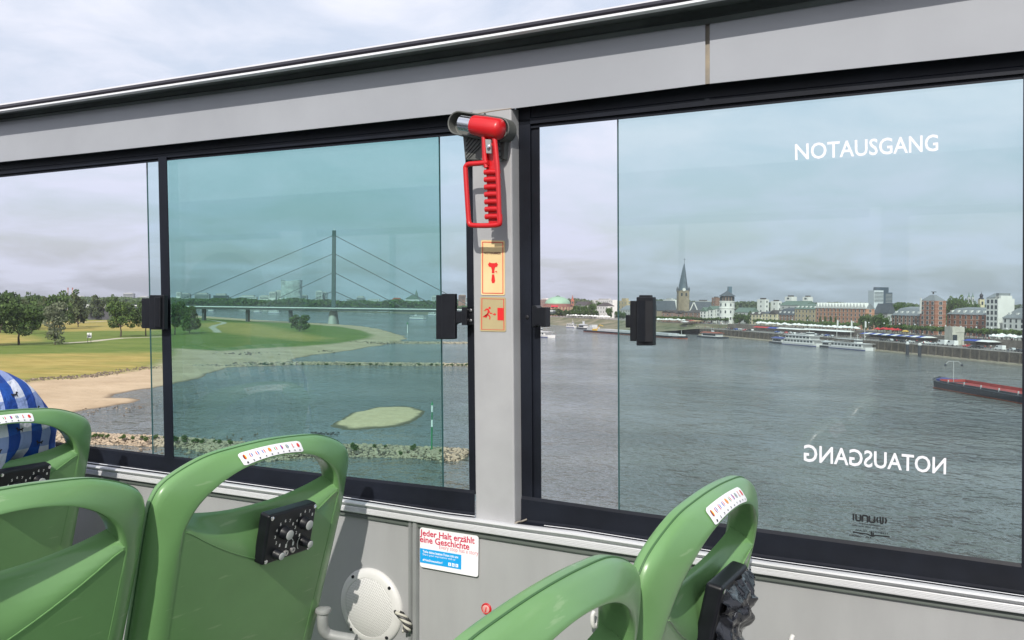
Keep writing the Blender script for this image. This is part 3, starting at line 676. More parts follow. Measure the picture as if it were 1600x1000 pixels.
def seat_shell():
    b = MB(); k = len(PROF)
    vs = [band(i, lat, n) for i in range(NP) for lat, n in PROF]
    fs = [(i*k+j, (i+1)*k+j, (i+1)*k+(j+1) % k, i*k+(j+1) % k) for i in range(NP-1) for j in range(k)]
    b.add(vs, fs + [tuple(range(k)), tuple((NP-1)*k + j for j in range(k))[::-1]])
    def wedge(v): return interp([(.09, .1735), (.13, .177), (.22, .175), (.40, .165), (.62, .152)], v)
    nu, nv = 40, 44
    def rear(u, t):
        w0 = (u * 2 - 1); v0 = hole_bottom(w0 * .172); v = v0 + (.62 - v0) * t ** 1.3
        w = w0 * wedge(v); n = panel_n(w, v)
        if t == 0: n -= .003
        return SL(w, v + (.002 if t == 0 else 0), n)
    def front(u, t):
        w0 = (u * 2 - 1); v0 = hole_bottom(w0 * .172); v = v0 + (.62 - v0) * t
        w = w0 * wedge(v); return SL(w, v, -.012 + (.003 if t == 0 else 0) - .006 * sstep(0, .2, t))
    R = [rear(i/nu, j/nv) for j in range(nv+1) for i in range(nu+1)]; Fv = [front(i/nu, j/nv) for j in range(nv+1) for i in range(nu+1)]
    o = len(R); q = nu + 1
    fs = [(j*q+i, (j+1)*q+i, (j+1)*q+i+1, j*q+i+1) for j in range(nv) for i in range(nu)]
    fs += [(o+j*q+i, o+j*q+i+1, o+(j+1)*q+i+1, o+(j+1)*q+i) for j in range(nv) for i in range(nu)]
    fs += [(i, i+1, o+i+1, o+i) for i in range(nu)]
    b.add(R + Fv, fs); return b
def seat_extra(parent):
    b = MB()      # seat pan and pedestal
    bot = SL(0, .62, 0)
    prof = [(bot.x + .02, -.62 + .03), (bot.x - .05, -.645), (bot.x - .25, -.63), (bot.x - .40, -.60), (bot.x - .43, -.61), (bot.x - .42, -.64), (bot.x - .2, -.69), (bot.x + .02, -.67)]
    b.prism([(x, -.205, z) for x, z in prof], (0, .41, 0)); b.build('seat_pan', M_SEAT, parent, bevel=.012, segs=3)
    b = MB(); b.box((bot.x - .28, -.04, -.94), (bot.x - .18, .04, -.66)); b.box((bot.x - .36, -.12, -.945), (bot.x - .10, .12, -.935)); b.build('pedestal', M_LEG, parent, bevel=.004)
    b = MB(); b.tube([band(i, -.004, -.0035) for i in range(NP)], .0013, 6); b.build('shell_seam', M_SEAM, parent, smooth=True)
    # thin moulded crease across the upper panel
    b = MB(); P = []
    for i in range(25):
        w = -.172 + .344 * i / 24; v = hole_bottom(w) + .003 + .083 - .066 * min(1, abs(w) / .165); P.append(SL(w, v, panel_n(w, v) + .0002))
    b.tube(P, .0011, 5); b.build('moulded_crease', M_SEAT, parent, smooth=True)
FLAGS = [((.01, .01, .01), (.6, .02, .02), (.8, .5, .02)), ((.5, .05, .08), (.8, .8, .85), (.1, .12, .4)), ((.6, .04, .06), (.8, .8, .8), (.05, .1, .5)), ((.04, .07, .45), (.85, .85, .85), (.6, .03, .05)),
         ((.6, .03, .03), (.85, .55, .03), (.6, .03, .03)), ((.05, .35, .12), (.85, .85, .85), (.6, .03, .05)), ((.8, .8, .82), (.05, .1, .5), (.6, .03, .05)), ((.1, .15, .12), (.5, .55, .5), (.1, .15, .3)), ((.82, .82, .82), (.6, .03, .05), (.82, .82, .82)), ((.6, .02, .02), (.65, .05, .03), (.6, .02, .02))]
M_FSTK = mat('white_flag_sticker', (.80, .80, .82), .4)
def band_pt(wq, lat, lift):
    k = min(range(NP), key=lambda i: abs(PO[i].x - wq) + (10 if PO[i].y > .12 else 0))
    k2 = k + 1 if PO[k].x < wq else k - 1; k2 = max(0, min(NP - 1, k2)); t = (wq - PO[k].x) / (PO[k2].x - PO[k].x) if k2 != k else 0
    n = interp([(a, c) for a, c in ((0, .003), (.02, .0075), (.06, .012), (.16, .0175), (.40, .0275), (.70, .0375), (.90, NMAX))], lat)
    def P(kk): return band(kk, lat, n)
    p = P(k).lerp(P(k2), t)
    nrm = (VD * -.83 + ND * .56).normalized()
    return p + nrm * lift
def flag_sticker(parent, w0=-.082, w1=.062):
    def sq(u, v):
        e = max(0, (abs(v - .5) - .30) / .20); m_ = .05 * (1 - math.sqrt(max(0, 1 - e * e))); return band_pt(lerp(w0, w1, lerp(m_, 1 - m_, u)), lerp(.16, .86, v), .0013)
    b = MB(); b.grid(sq, 26, 14)
    s_ = b.build('flag_sticker', M_FSTK, parent, smooth=True, fixn=False)
    for i, cols in enumerate(FLAGS):
        wc = lerp(w0, w1, .07 + .096 * i); r = .0032
        b = MB()
        for q in range(3):
            for k in range(4):
                a0 = -1 + (q * 4 + k) / 6; a1 = a0 + 1/6; c0 = math.sqrt(max(0, 1 - a0*a0)); c1 = math.sqrt(max(0, 1 - a1*a1))
                L = lambda a, c: band_pt(wc + a * r, .42 + c * .13, .0019)
                b.add([L(a0, -c0), L(a1, -c1), L(a1, c1), L(a0, c0)], [(0, 1, 2, 3)], q)
        ms = [mat('flag_%.2f_%.2f_%.2f' % c_, c_, .5) for c_ in cols]
        b.build('flag', ms, s_, fixn=False)
    b = MB()
    for i in range(10):
        wc = lerp(w0, w1, .07 + .096 * i)
        text_map(b, str(i + 1), lambda u, v: band_pt(wc - .0017 + .0034 * u, .80 - .12 * v, .0019), bold=.02)
    b.build('number', M_BLET, s_, fixn=False)
BXW, BXV = .046, .160
def audio_box(parent, wrapped=False):
    base = SL(BXW, BXV, .033); U = Vector((0, 1, 0)); V = (VD + ND * .05).normalized(); Nn = U.cross(V); Nn = Nn if Nn.x > 0 else -Nn
    hw, hh, dp = .058, .0435, .023
    f = lambda u, v, n=0: base + U * (u * hw) + V * (v * hh) + Nn * (dp + n)
    b = MB(); b.obox(base - U * hw - V * hh, U * 2 * hw, V * 2 * hh, Nn * dp); bx = b.build('audio_box', M_PLAST, parent, bevel=.005, segs=3)
    knobs = ((-.28, -.12, .0105, .0115), (.52, -.28, .0105, .0115), (-.50, .66, .0080, .012), (.62, .52, .0080, .015))
    for u, v, r, h in knobs:
        b = MB(); b.lathe(f(u, v), Nn, [(r * 1.1, 0), (r, .002), (r * .93, h), (r * .8, h + .001)], 20); kb = b.build('knob', M_PLAST, bx, smooth=True)
        b = MB(); b.lathe(f(u, v, h), Nn, [(r * .80, 0), (r * .80, .0016), (r * .7, .002)], 18); b.build('knob_cap', mat('knob_cap', (.42, .43, .43), .4), bx, smooth=True)
    for u, v in ((-.88, -.86), (.90, -.86), (-.88, .86), (.88, .86)):
        b = MB(); b.lathe(f(u, v), Nn, [(.0036, 0), (.0036, .001), (.0015, .0014)], 12); b.build('screw', M_STEEL, bx)
    for u, v in ((-.12, .74), (.16, .70)):
        b = MB(); b.lathe(f(u, v), Nn, [(.0050, 0), (.0048, .0035), (.0026, .0035), (.0024, .0012)], 14); b.build('socket', mat('socket_metal', (.5, .5, .5), .3, metal=.8), bx, smooth=True)
    M_WP = mat('white_box_print', (.6, .6, .6), .5)
    b = MB()
    for cu, cv in ((-.28, -.12), (.52, -.28)):
        for i, tx in enumerate(['1', '2', '3', '4', '5', '6', '7', '8']):
            q = math.radians(110 + i * 31); rr = .0215; uu = cu * hw + math.cos(q) * rr; vv = cv * hh + math.sin(q) * rr
            text_map(b, tx, lambda a, c: base + U * (uu - .0017 + .0034 * a) + V * (vv + .0027 - .0054 * c) + Nn * (dp + .0004), bold=.02)
    P = [(math.cos(q) * .0085 + .02 * hw, .40 * hh + math.sin(q) * .0085) for q in [math.pi + k * math.pi / 10 for k in range(11)]]
    for (a0, c0), (a1, c1) in zip(P, P[1:]):
        b.add([base + U * a + V * c_ + Nn * (dp + .0004) for a, c_ in ((a0, c0), (a1, c1), (a1 * .86 + .0003, c1 * .9 + .002), (a0 * .86 + .0003, c0 * .9 + .002))], [(0, 1, 2, 3)])
    for sx in (-1, 1): b.add([base + U * (.02 * hw + sx * .0085 + a) + V * (.40 * hh + c_) + Nn * (dp + .0004) for a, c_ in ((-.002, -.001), (.002, -.001), (.002, .006), (-.002, .006))], [(0, 1, 2, 3)])
    P = [(math.cos(q) * .016 + .62 * hw, .52 * hh + math.sin(q) * .016) for q in [2.4 + k * .16 for k in range(10)]]
    for (a0, c0), (a1, c1) in zip(P, P[1:]):
        b.add([base + U * a + V * c_ + Nn * (dp + .0004) for a, c_ in ((a0, c0), (a1, c1), (a1 + .0015, c1), (a0 + .0015, c0))], [(0, 1, 2, 3)])
    b.build('box_print', M_WP, bx, fixn=False)
    if wrapped:
        m = mat('crumpled_dark_film', (.006, .007, .010), .10, coat=.6, var=.5, vscale=40, bump=.6, bscale=22, bdist=.008)
        b = MB()
        def wr(u, v):
            a = u * 2 - 1; c_ = v * 2 - 1; e = max(abs(a), abs(c_))
            h = .022 * (1 - e ** 3) + .012 * mnoise.noise(Vector((a * 2.4, c_ * 2.6, 1.7))) + .003 * mnoise.noise(Vector((a * 8, c_ * 8, 4)))
            return base + U * (a * hw * .93 + .006 + .005 * mnoise.noise(Vector((a * 4, c_ * 4, 9)))) + V * (c_ * hh * 1.06 + .008 + .006 * mnoise.noise(Vector((a * 4, c_ * 5, 19)))) + Nn * (dp + h)
        b.grid(wr, 34, 34); b.build('torn_film', m, bx, smooth=True, fixn=False)
s0 = .859375
ROWX = [P_ for P_ in (None,)]
def Zp(px, py, Z):
    d = bray(px, py); k = Z / d.z; return Vector((d.x * k, d.y * k, Z))
AZ = -.2404
X3 = -1.094; X0 = X3 - .728; X5 = X3 + .749
YW = 1.1337; YA = .6828
SEATDEFS = [
    ('front', X0, YW, 1, 'green plastic seat farthest ahead, behind the passenger in the blue checked shirt'),
    ('aisle', X3, YA, 0, 'plain green plastic seat at the left edge of the photo, without sticker or control box'),
    ('window', X3, YW, 1, 'green plastic seat with flag sticker and full black control box, beside the left window'),
    ('aisle2', X5, YA, 0, 'plain green plastic seat low in the middle, in front of the wrapped control box seat'),
    ('window2', X5, YW, 2, 'green plastic seat whose black control box is wrapped in torn film, under the right window')]
shell_me = seat_shell().mesh('shell', M_SEAT, smooth=True)
bm_ = bmesh.new(); bm_.from_mesh(shell_me); bmesh.ops.recalc_face_normals(bm_, faces=bm_.faces)
for e_ in bm_.edges:
    if len(e_.link_faces) == 2 and e_.calc_face_angle(0) > .9: e_.smooth = False
bm_.to_mesh(shell_me); bm_.free()
for nm, x, y, kind, lab in SEATDEFS:
    s_ = thing('bus_seat', lab, 'seat', (x, y, AZ), 'green seats on the upper deck', bus=True)
    o = bpy.data.objects.new('seat_back', shell_me); COL.objects.link(o); o.parent = s_
    seat_extra(s_)
    if kind: flag_sticker(s_); audio_box(s_, kind == 2)

# ================================================================== PASSENGER in the seat ahead
pc = WX(60, 640, X0 - .13)
_q = WX(18, 581, X0 - .15)
PY = pc.y - .235
ploc = Vector((X0 - .16, PY, _q.z - .532))
person = thing('person', 'seated passenger in a blue and white checked shirt with small printed dogs', 'person', ploc, bus=True)
shx = WX(84, 640, X0 - .13).y - PY          # right shoulder edge
V_ = {}
def j(n, x, y, z, r): V_[n] = (Vector((x, y, z)), r)
j('pelvis', -.02, 0, .0, .15); j('belly', -.01, 0, .16, .145); j('chest', .0, 0, .31, .12); j('upper', .01, 0, .42, .08); j('neck', -.01, 0, .535, .062); j('chin', -.025, 0, .60, .07); j('head', -.03, 0, .68, .098); j('crown', -.025, 0, .745, .075)
for s_, k in ((1, 'r'), (-1, 'l')):
    j('sh' + k, .015, s_ * .15, .44, .045); j('el' + k, .0, s_ * .215, .20, .045); j('wr' + k, -.22, s_ * .15, .10, .030)
    j('hip' + k, -.05, s_ * .09, -.01, .095); j('kn' + k, -.44, s_ * .11, .02, .062); j('an' + k, -.47, s_ * .11, -.37, .040); j('to' + k, -.60, s_ * .12, -.41, .032)
names = list(V_); idx = {n: i for i, n in enumerate(names)}
E_ = [('pelvis', 'belly'), ('belly', 'chest'), ('chest', 'upper'), ('upper', 'neck'), ('neck', 'chin'), ('chin', 'head'), ('head', 'crown')]
for k in 'rl': E_ += [('upper', 'sh' + k), ('sh' + k, 'el' + k), ('el' + k, 'wr' + k), ('pelvis', 'hip' + k), ('hip' + k, 'kn' + k), ('kn' + k, 'an' + k), ('an' + k, 'to' + k)]
def skin_mesh(names, edges, pos, name, mats, parent, sub=2, root=None):
    me = bpy.data.meshes.new(name); ids = {n: i for i, n in enumerate(names)}
    me.from_pydata([pos[n][0] for n in names], [(ids[a], ids[b_]) for a, b_ in edges], [])
    o = bpy.data.objects.new(name, me); COL.objects.link(o)
    sk = o.modifiers.new('skin', 'SKIN'); sk.use_smooth_shade = True
    for i, n in enumerate(names):
        sv = me.skin_vertices[0].data[i]; r = pos[n][1]; sv.radius = (r, r) if not isinstance(r, tuple) else r; sv.use_root = (n == (root or names[0]))
    su = o.modifiers.new('sub', 'SUBSURF'); su.levels = su.render_levels = sub
    bpy.context.view_layer.update()
    ev = o.evaluated_get(bpy.context.evaluated_depsgraph_get()); m2 = bpy.data.meshes.new_from_object(ev)
    bpy.data.objects.remove(o); m2.name = name; m2.materials.clear()
    for m in mats: m2.materials.append(m)
    m2.polygons.foreach_set('use_smooth', [True] * len(m2.polygons))
    ob = bpy.data.objects.new(name, m2); COL.objects.link(ob); ob.parent = parent
    return ob
M_SKIN = mat('skin', (.55, .34, .25), .5, var=.05, vscale=20); M_TROU = mat('dark_trousers', (.03, .035, .05), .85, bump=.2, bscale=200)
body = skin_mesh(names, E_, V_, 'body', [M_SKIN, M_TROU], person)
for p in body.data.polygons:
    if p.center.z < .08 and p.center.z > -.36 and not (p.center.x < -.1 and abs(p.center.y) > .15 and p.center.z > .06): p.material_index = 1
# hands: palm with five fingers each
for s_ in (1, -1):
    H = {}; w0 = Vector((-.22, s_ * .15, .10)); d0 = Vector((-.8, -s_ * .35, -.5)).normalized(); sd = Vector((0, 1, 0)).cross(d0).cross(d0).normalized(); sd = Vector((0, s_, 0)) - d0 * (d0.y * s_); sd.normalize(); up_ = d0.cross(sd)
    H['w'] = (w0, .026); H['p'] = (w0 + d0 * .05, .030); ee = [('w', 'p')]
    for k in range(4):
        L = (.075, .085, .08, .062)[k]; o_ = sd * (-.026 + .0175 * k); a = w0 + d0 * .075 + o_
        H['k%d' % k] = (a, .011); H['m%d' % k] = (a + d0 * L * .5 - up_ * .004, .0092); H['t%d' % k] = (a + d0 * L * .85 - up_ * (.022 if up_.z > 0 else -.022), .0078); ee += [('p', 'k%d' % k), ('k%d' % k, 'm%d' % k), ('m%d' % k, 't%d' % k)]
    a = w0 + d0 * .025 - sd * .030; H['h0'] = (a, .012); H['h1'] = (a + d0 * .03 - sd * .018, .010); H['h2'] = (a + d0 * .055 - sd * .022, .0088); ee += [('w', 'h0'), ('h0', 'h1'), ('h1', 'h2')]
    skin_mesh(list(H), ee, H, 'hand', [M_SKIN], person)
for s_ in (1, -1):
    b = MB(); b.lathe(Vector((-.118, s_ * .032, .69)), (-1, 0, 0), [(.011, 0), (.009, .005), (.004, .008)], 10); b.build('eye', mat('eye_white', (.7, .7, .7), .2), person, smooth=True)
    b = MB(); b.lathe(Vector((-.03, s_ * .092, .68)), (0, s_, 0), [(.026, 0), (.030, .006), (.020, .012)], 12); b.build('ear', M_SKIN, person, smooth=True)
b = MB(); b.prism([Vector((-.122, -.012, .655)), Vector((-.122, .012, .655)), Vector((-.118, .006, .70)), Vector((-.118, -.006, .70))], (-.018, 0, -.004)); b.build('nose', M_SKIN, person, bevel=.004)
b = MB(); b.box((-.118, -.022, .622), (-.108, .022, .63)); b.build('mouth', mat('lips', (.45, .18, .15), .4), person, bevel=.003)
b = MB()
def hairf(u, v):
    q = u * 2 * math.pi; ph = v * 1.75; r = .112 + .008 * mnoise.noise(Vector((math.cos(q) * 4, math.sin(q) * 4, ph * 4)))
    d_ = Vector((math.sin(ph) * math.cos(q), math.sin(ph) * math.sin(q), math.cos(ph) * 1.08))
    c_ = Vector((-.018, 0, .70)); p = c_ + d_ * r
    if p.x < -.085 and p.z < .745: p = c_ + d_ * (r - .03)
    return p
b.grid(hairf, 36, 16); b.build('hair', mat('brown_hair', (.07, .04, .02), .6, bump=.6, bscale=120), person, smooth=True)
# shirt: loose cloth over shoulders, back and upper arms
msh = bpy.data.materials.new('checked_shirt_cloth'); msh.use_nodes = True; t_ = msh.node_tree; p_ = t_.nodes['Principled BSDF']; p_.inputs['Roughness'].default_value = .85; cb_ = N(t_, 'ShaderNodeTexCoord'); nb_ = N(t_, 'ShaderNodeTexNoise', Scale=16.0, Detail=5.0, Distortion=1.5); t_.links.new(cb_.outputs['Object'], nb_.inputs['Vector']); bb_ = N(t_, 'ShaderNodeBump', Strength=.8, Distance=.012); t_.links.new(nb_.outputs['Fac'], bb_.inputs['Height']); t_.links.new(bb_.outputs[0], p_.inputs['Normal'])
co = N(t_, 'ShaderNodeTexCoord'); nz = N(t_, 'ShaderNodeTexNoise', Scale=6.0); t_.links.new(co.outputs['Object'], nz.inputs['Vector'])
va = N(t_, 'ShaderNodeMix', data_type='VECTOR'); va.inputs[0].default_value = .035; t_.links.new(co.outputs['Object'], va.inputs[4]); t_.links.new(nz.outputs['Color'], va.inputs[5])
sp_ = N(t_, 'ShaderNodeSeparateXYZ'); t_.links.new(va.outputs[1], sp_.inputs[0])
def wavef(sock, freq, phase, thr):
    a = N(t_, 'ShaderNodeMath', operation='MULTIPLY_ADD'); a.inputs[1].default_value = freq; a.inputs[2].default_value = phase; t_.links.new(sock, a.inputs[0])
    s2 = N(t_, 'ShaderNodeMath', operation='SINE'); t_.links.new(a.outputs[0], s2.inputs[0]); g_ = N(t_, 'ShaderNodeMath', operation='GREATER_THAN'); g_.inputs[1].default_value = thr; t_.links.new(s2.outputs[0], g_.inputs[0]); return g_.outputs[0]
vs_ = wavef(sp_.outputs['Y'], 2 * math.pi / .056, .6, .0); hs_ = wavef(sp_.outputs['Z'], 2 * math.pi / .066, 1.0, .0)
m1 = N(t_, 'ShaderNodeMix', data_type='RGBA'); m1.inputs[6].default_value = (.72, .74, .86, 1); m1.inputs[7].default_value = (.30, .38, .68, 1); t_.links.new(hs_, m1.inputs[0])
m2 = N(t_, 'ShaderNodeMix', data_type='RGBA'); m2.inputs[6].default_value = (.012, .085, .42, 1); m2.inputs[7].default_value = (.010, .06, .33, 1); t_.links.new(hs_, m2.inputs[0])
m3 = N(t_, 'ShaderNodeMix', data_type='RGBA'); t_.links.new(vs_, m3.inputs[0]); t_.links.new(m1.outputs[2], m3.inputs[6]); t_.links.new(m2.outputs[2], m3.inputs[7]); t_.links.new(m3.outputs[2], p_.inputs['Base Color'])
S_ = {'a0': (Vector((-.025, 0, -.04)), .16), 'a': (Vector((-.02, 0, .05)), .165), 'b': (Vector((-.01, 0, .18)), .165), 'c': (Vector((.01, 0, .33)), .168), 'd': (Vector((.015, 0, .445)), .175), 'n': (Vector((.0, 0, .53)), .10)}
ee = [('a0', 'a'), ('a', 'b'), ('b', 'c'), ('c', 'd'), ('d', 'n')]
for s_, k in ((1, 'r'), (-1, 'l')):
    S_['s' + k] = (Vector((.015, s_ * .150, .460)), .125); S_['u' + k] = (Vector((.02, s_ * .205, .34)), .090); S_['e' + k] = (Vector((.015, s_ * .212, .25)), .070); ee += [('d', 's' + k), ('s' + k, 'u' + k), ('u' + k, 'e' + k)]
shirt = skin_mesh(list(S_), ee, S_, 'shirt', [msh, mat('dog_print', (.02, .02, .03), .8)], person, 3)
for v in shirt.data.vertices:
    c_ = v.co; k = mnoise.noise(Vector((c_.y * 7, c_.x * 5, c_.z * 9))) * .016 + abs(mnoise.noise(Vector((c_.y * 13 + c_.z * 9, c_.x * 6, c_.z * 7 - c_.y * 6 + 5)))) * -.016
    v.co = c_ + v.normal * k
# small printed dachshunds lying on the cloth
from mathutils.bvhtree import BVHTree
bvh = BVHTree.FromPolygons([v.co.copy() for v in shirt.data.vertices], [tuple(p.vertices) for p in shirt.data.polygons])
DOG = [(-9, 2), (-6, 3.4), (-5, 2), (4, 2.2), (6, 5.2), (8.5, 5), (11, 3.2), (8, 2.6), (7, .2), (7, -3), (5.6, -3), (5, -.6), (-4, -.8), (-4.6, -3.2), (-6, -3.2), (-6.2, 0), (-8, 1)]
b = MB()
for gy in range(-3, 5):
    for gz in range(0, 8):
        oy = gy * .056 + .012; oz = .06 + gz * .072 + (.036 if gy % 2 else 0); fl = -1 if (gy + gz) % 2 else 1; P = []
        for (u, v) in DOG:
            h_ = bvh.ray_cast(Vector((.6, oy + u * .0011 * fl, oz + v * .0013)), Vector((-1, 0, 0)))
            if h_[0] is None: P = None; break
            P.append(h_[0] + Vector((.0012, 0, 0)))
        if P and abs(max(p.x for p in P) - min(p.x for p in P)) < .02: b.add(P, [tuple(range(len(P)))])
b.build('dog_print', mat('dog_print', (.02, .02, .03), .8), shirt, fixn=False)

# ================================================================== RIVER, MEADOW, ISLAND
def Vn(x, y, z=0): return Vector((x, y, z))
def haze_off(): pass
mw = bpy.data.materials.new('river_water'); mw.use_nodes = True; t_ = mw.node_tree; p_ = t_.nodes['Principled BSDF']
p_.inputs['Roughness'].default_value = .10; p_.inputs['IOR'].default_value = 1.33
co = N(t_, 'ShaderNodeTexCoord')
def wn(scale, sx, sy, rot=0.0, detail=3.0, rough=.55):
    mp = N(t_, 'ShaderNodeMapping'); mp.inputs['Scale'].default_value = (sx, sy, 1); mp.inputs['Rotation'].default_value = (0, 0, rot)
    n = N(t_, 'ShaderNodeTexNoise', Scale=scale, Detail=detail, Roughness=rough); t_.links.new(co.outputs['Object'], mp.inputs[0]); t_.links.new(mp.outputs[0], n.inputs['Vector']); return n
n1 = wn(.55, 1.0, .8, .3, 3.0, .5); n2 = wn(.16, 1.0, .62, .4, 4.0, .62); n3 = wn(.012, 1, 2.2, .25, 4)
ad = N(t_, 'ShaderNodeMath', operation='MULTIPLY_ADD'); ad.inputs[1].default_value = 4.5
t_.links.new(n2.outputs['Fac'], ad.inputs[0]); t_.links.new(n1.outputs['Fac'], ad.inputs[2])
bp = N(t_, 'ShaderNodeBump', Strength=1.0, Distance=.95); n4 = wn(.02, 1.0, .5, .3, 5, .6); mr4 = N(t_, 'ShaderNodeMapRange'); mr4.inputs['From Min'].default_value = .36; mr4.inputs['From Max'].default_value = .62; mr4.inputs['To Min'].default_value = .22; mr4.inputs['To Max'].default_value = 1.0; t_.links.new(n4.outputs['Fac'], mr4.inputs['Value']); t_.links.new(mr4.outputs[0], bp.inputs['Strength']); t_.links.new(ad.outputs[0], bp.inputs['Height']); t_.links.new(bp.outputs[0], p_.inputs['Normal'])
cr_ = N(t_, 'ShaderNodeValToRGB'); cr_.color_ramp.elements[0].position = .38; cr_.color_ramp.elements[0].color = (.082, .096, .092, 1); cr_.color_ramp.elements[1].position = .62; cr_.color_ramp.elements[1].color = (.128, .142, .134, 1)
t_.links.new(n3.outputs['Fac'], cr_.inputs[0]); t_.links.new(cr_.outputs[0], p_.inputs['Base Color'])
b = MB(); b.add([(-9000, -3000, 0), (9000, -3000, 0), (9000, 14000, 0), (-9000, 14000, 0)], [(0, 1, 2, 3)])
tag(b.build('river_water', mw, None), kind='structure')

def seg_dist(P, poly, closed=True):
    P = np.asarray(P); poly = np.asarray(poly); n = len(poly); d = np.full(len(P), 1e12)
    for i in range(n if closed else n - 1):
        a = poly[i]; c = poly[(i + 1) % n]; e = c - a; L = (e @ e) or 1e-9
        t = np.clip(((P - a) @ e) / L, 0, 1); q = a + t[:, None] * e; d = np.minimum(d, ((P - q) ** 2).sum(1))
    return np.sqrt(d)
def inside(P, poly):
    P = np.asarray(P); poly = np.asarray(poly); r = np.zeros(len(P), bool); n = len(poly)
    for i in range(n):
        a = poly[i]; c = poly[(i + 1) % n]
        m = ((a[1] > P[:, 1]) != (c[1] > P[:, 1])) & (P[:, 0] < (c[0] - a[0]) * (P[:, 1] - a[1]) / ((c[1] - a[1]) or 1e-9) + a[0]); r ^= m
    return r
def sdist(P, poly): d = seg_dist(P, poly); return np.where(inside(P, poly), d, -d)
g2 = lambda L, z=0: [tuple(G(x, y, z)[:2]) for x, y in L]
SHORE = g2([(-500, 900), (-300, 742), (-100, 690), (0, 668), (40, 659), (85, 650), (126, 642), (168, 635.5), (210, 629.5), (225, 624), (204, 621.4), (172, 621), (180, 616), (207, 611), (234, 607), (270, 600.4), (300, 593.5), (318, 588), (327, 584.5), (339, 578.5), (360, 574), (399, 572.5), (430, 571.5), (460, 570.5), (462, 560.6), (492, 555), (532, 549.7), (579, 542.5), (610, 537), (629, 532.5), (636, 529), (633, 526), (620, 521.6), (592, 513.8), (564, 509.5), (517, 506), (451, 502.5), (407, 500), (357, 496.5), (314, 493.5), (280, 491), (240, 489), (200, 487), (100, 483.5), (-100, 480), (-900, 473)]) + [(-3000, 4600), (-3000, 60)]
GRASS = g2([(-500, 720), (-300, 650), (-100, 618), (0, 603), (63, 592), (120, 589.6), (156, 586), (180, 581.5), (234, 574), (258, 563), (274, 543), (300, 545), (345, 547.5), (407, 543.5), (470, 540.5), (517, 537), (551, 532.5), (578, 527), (582, 522), (566, 516), (532, 510), (470, 505.5), (407, 502.5), (350, 498.8), (300, 495.5), (240, 490.5), (100, 485), (-900, 475)], 1.2) + [(-3000, 4600), (-3000, 90)]
DRY = [g2(L, 1.2) for L in ([(-500, 720), (-300, 650), (-100, 618), (0, 603), (63, 592), (120, 589.6), (180, 581.5), (234, 574), (262, 560), (262, 549), (200, 552), (120, 554), (0, 557), (-300, 570)],
       [(60, 504), (170, 501), (262, 502), (266, 513), (230, 519), (170, 518), (100, 520), (60, 516)], [(-300, 545), (-300, 520), (-40, 520), (40, 526), (60, 534), (0, 541)], [(300, 507), (340, 504), (400, 507), (480, 524), (520, 529), (480, 534), (420, 530), (340, 520)])]
PATHS = [g2(L, 1.6) for L in ([(262, 500.5), (300, 499), (322, 499.5), (338, 502), (350, 504), (349, 506), (336, 509), (331, 512), (338, 517), (340, 520)], [(-100, 508), (60, 507), (110, 505), (170, 502), (262, 500.5)], [(100, 537), (140, 534.5), (190, 529), (262, 527)])]
ys = [85.0]
while ys[-1] < 4400: ys.append(ys[-1] * 1.0085 + .2)
ts = np.concatenate([np.arange(-1.0, -.60, .02), np.arange(-.60, -.085, .0032)]); ys = np.array(ys)
TT, YY = np.meshgrid(ts, ys); PX = (TT * YY).ravel(); PYv = YY.ravel(); PP = np.stack([PX, PYv], 1)
dsh = sdist(PP, SHORE); dgr = sdist(PP, GRASS); ddr = np.max([sdist(PP, q_) for q_ in DRY], 0); dpa = np.min([seg_dist(PP, q_, False) for q_ in PATHS], 0)
nzv = np.array([mnoise.noise(Vector((x / 14, y / 22, 0))) + .5 * mnoise.noise(Vector((x / 4, y / 6, 3))) for x, y in PP])
sc_d = 1 + PYv / 500
dsh2 = dsh + nzv * 1.3 * np.minimum(sc_d, 2.2)
hh = np.where(dsh2 > 0, np.minimum(dsh2 * .045, .9) + np.clip((dgr + 3) * .02, 0, 1.0), np.maximum(dsh2 * .12, -1.0)) + nzv * .10 * np.clip(dsh2 / 20, 0, 1)
nc = len(ts); nr = len(ys); keep = dsh2.reshape(nr, nc) > -14
fs = [(j*nc+i, j*nc+i+1, (j+1)*nc+i+1, (j+1)*nc+i) for j in range(nr-1) for i in range(nc-1) if keep[j, i] or keep[j+1, i+1] or keep[j, i+1] or keep[j+1, i]]
b = MB(); b.add(list(zip(PX.tolist(), PYv.tolist(), hh.tolist())), fs)
def attr(me, name, vals): a = me.attributes.new(name, 'FLOAT', 'POINT'); a.data.foreach_set('value', np.asarray(vals, dtype=np.float32))
mm = bpy.data.materials.new('meadow_ground'); mm.use_nodes = True; t_ = mm.node_tree; p_ = t_.nodes['Principled BSDF']; p_.inputs['Roughness'].default_value = .95; p_.inputs['Specular IOR Level'].default_value = .15
def aN(n): return N(t_, 'ShaderNodeAttribute', attribute_name=n).outputs['Fac']
co = N(t_, 'ShaderNodeTexCoord'); pos = co.outputs['Object']
def tn(scale, stretch=(1, 1, 1), detail=5):
    mp = N(t_, 'ShaderNodeMapping'); mp.inputs['Scale'].default_value = stretch; t_.links.new(pos, mp.inputs[0]); n = N(t_, 'ShaderNodeTexNoise', Scale=scale, Detail=detail, Roughness=.65); t_.links.new(mp.outputs[0], n.inputs['Vector']); return n.outputs['Fac']
def ramp(s, p0, c0, p1, c1):
    r = N(t_, 'ShaderNodeValToRGB'); r.color_ramp.elements[0].position = p0; r.color_ramp.elements[0].color = (*c0, 1); r.color_ramp.elements[1].position = p1; r.color_ramp.elements[1].color = (*c1, 1); t_.links.new(s, r.inputs[0]); return r.outputs[0]
